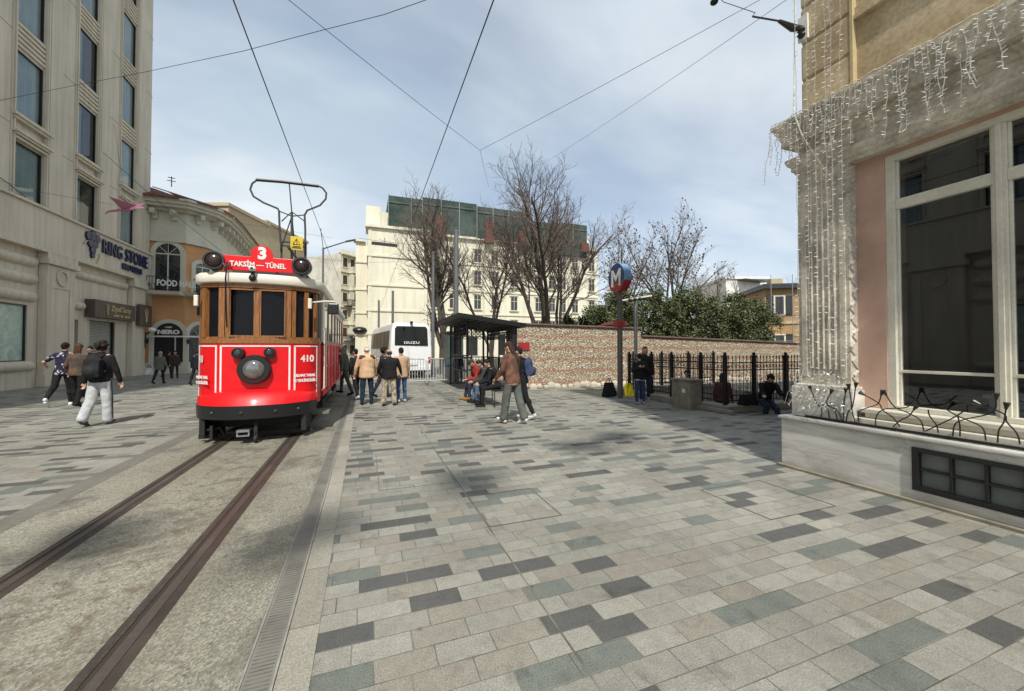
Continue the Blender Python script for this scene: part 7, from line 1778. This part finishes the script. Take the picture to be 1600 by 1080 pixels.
f = F(627,629); person('dark haired man in tan jacket and blue jeans at the right of the waiting group', f, hof(627,543,f), -15, (.46,.32,.20), (.05,.09,.20), (.015,.012,.01), 'short', (.35,.35,.35), legs=((4,4,3),(-4,6,3)), arms=((8,12,16),(8,10,14)), jlen=.56, bulk=1.18, collar=(.30,.22,.15), vox=.013)
# walkers in the middle
f = F(801,662); P = person('woman with long brown hair, brown plaid top and wide grey trousers walking left', f, hof(803,533,f), -28, (.10,.058,.042), (.105,.115,.105), (.045,.024,.018), 'long', (.62,.6,.56), legs=((-12,8,2),(12,3,2)), arms=((8,10,25),(10,10,34)), lean=5, head=(18,-20), loose=1.3, bulk=1.0, jlen=.52, top_pat='plaid', vox=.011, jb=1.08, hem=(.42,.27,.2))
softbag((f[0]-.20, f[1]+.14, 1.04), (.13,.07,.15), (.42,.27,.22), .9, 'shoulder_bag', 'soft pinkish brown shoulder bag at the front of the walking woman')
f = F(817,655); P = person('person in black with navy backpack walking close beside the woman in grey trousers', f, hof(812,541,f), -55, (.012,.012,.013), (.012,.012,.013), (.02,.012,.01), 'short', (.5,.5,.5), legs=((4,4,3),(-14,12,3)), arms=((10,8,20),(-4,8,16)), vox=.012, lean=9)
backpack(P, (.045,.06,.13), 'navy blue backpack on the person in black beside the walking woman', .155, .23, .11, .04)
# seated on the bench
person('seated man in black jacket with hands between his knees, nearest on the bench', (3.38, 10.25), 1.72, -84, (.012,.012,.014), (.014,.014,.016), (.012,.01,.009), 'short', DK, legs=((84,86,14),(80,78,12)), arms=((22,6,48,24),(20,6,52,24)), lean=24, head=(4,-50), seat=.46, vox=.011, bulk=1.06)
person('seated person in grey jacket and blue jeans, middle one on the bench', (3.36, 10.85), 1.66, -86, (.045,.047,.05), (.10,.15,.24), (.03,.02,.015), 'short', DK, legs=((82,74,8),(84,84,6)), arms=((16,6,62,15),(18,6,58,15)), lean=26, head=(10,0), seat=.46, vox=.014)
person('seated person in red and orange jacket leaning forward at the far end of the bench', (3.34, 11.6), 1.70, -88, (.30,.035,.025), (.03,.035,.06), (.05,.035,.02), 'short', (.25,.12,.04), legs=((82,70,8),(84,84,6)), arms=((6,6,70,15),(8,6,74,15)), lean=26, head=(18,0), seat=.46, vox=.014, hat=(.04,.04,.035), bulk=1.25, collar=(.25,.03,.02))
# pair by the metro sign
f = F(1000,632); person('person from behind in black jacket and jeans hands clasped behind, by the railing', f, hof(1000,552,f), 20, DK, (.03,.055,.13), (.014,.01,.01), 'short', (.3,.3,.3), legs=((2,2,4),(-2,2,3)), arms=((-14,16,10),(-14,16,10)), jlen=.5, hem=(.62,.62,.6), jb=1.15, bulk=1.05, vox=.013, hand_to={1:(.02,-.20,1.08), -1:(-.02,-.22,1.10)})
f2 = (f[0]+.42, f[1]+.30); person('person in dark coat facing the one with clasped hands, half hidden by the railing', f2, 1.62, 215, (.02,.018,.02), (.03,.04,.09), (.05,.03,.02), 'long', (.3,.3,.32), vox=.015)
softbag((f[0]-.30, f[1]+.1, .42), (.15,.06,.19), (.72,.62,.02), .2, 'carrier_bag', 'bright yellow carrier bag beside the pair at the metro sign')
person('man in dark clothes sitting hunched on the low kerb before the railing at right', (9.25, 6.98), 1.70, -150, (.014,.014,.015), (.03,.04,.07), (.02,.015,.012), 'short', DK, legs=((78,92,12),(66,58,10)), arms=((40,8,50,-20),(44,8,50,-20)), lean=30, head=(14,30), seat=.20, vox=.013, beard=True)
softbag((8.85,7.12,.30), (.26,.12,.13), (.014,.014,.015), 0, 'sports_bag', 'black sports bag on the kerb left of the seated man')
person('dark haired person on the metro stairs behind the utility cabinet, only head and shoulders showing', (9.9, 10.1), 1.7, 250, (.02,.018,.018), DK, (.015,.012,.01), 'curly', DK, vox=.016, z0=-.85)
person('person in dark red jacket on the metro stairs behind the corner railing post', (10.0, 8.85), 1.68, 60, (.11,.03,.03), DK, (.03,.02,.015), 'long', DK, vox=.016, z0=-.85)
f = F(716,599); person('person in dark blue standing behind the crowd barrier left of the shelter', f, hof(716,545,f), 200, (.03,.035,.06), (.02,.025,.05), (.02,.015,.01), 'short', DK, vox=.016, beard=False)
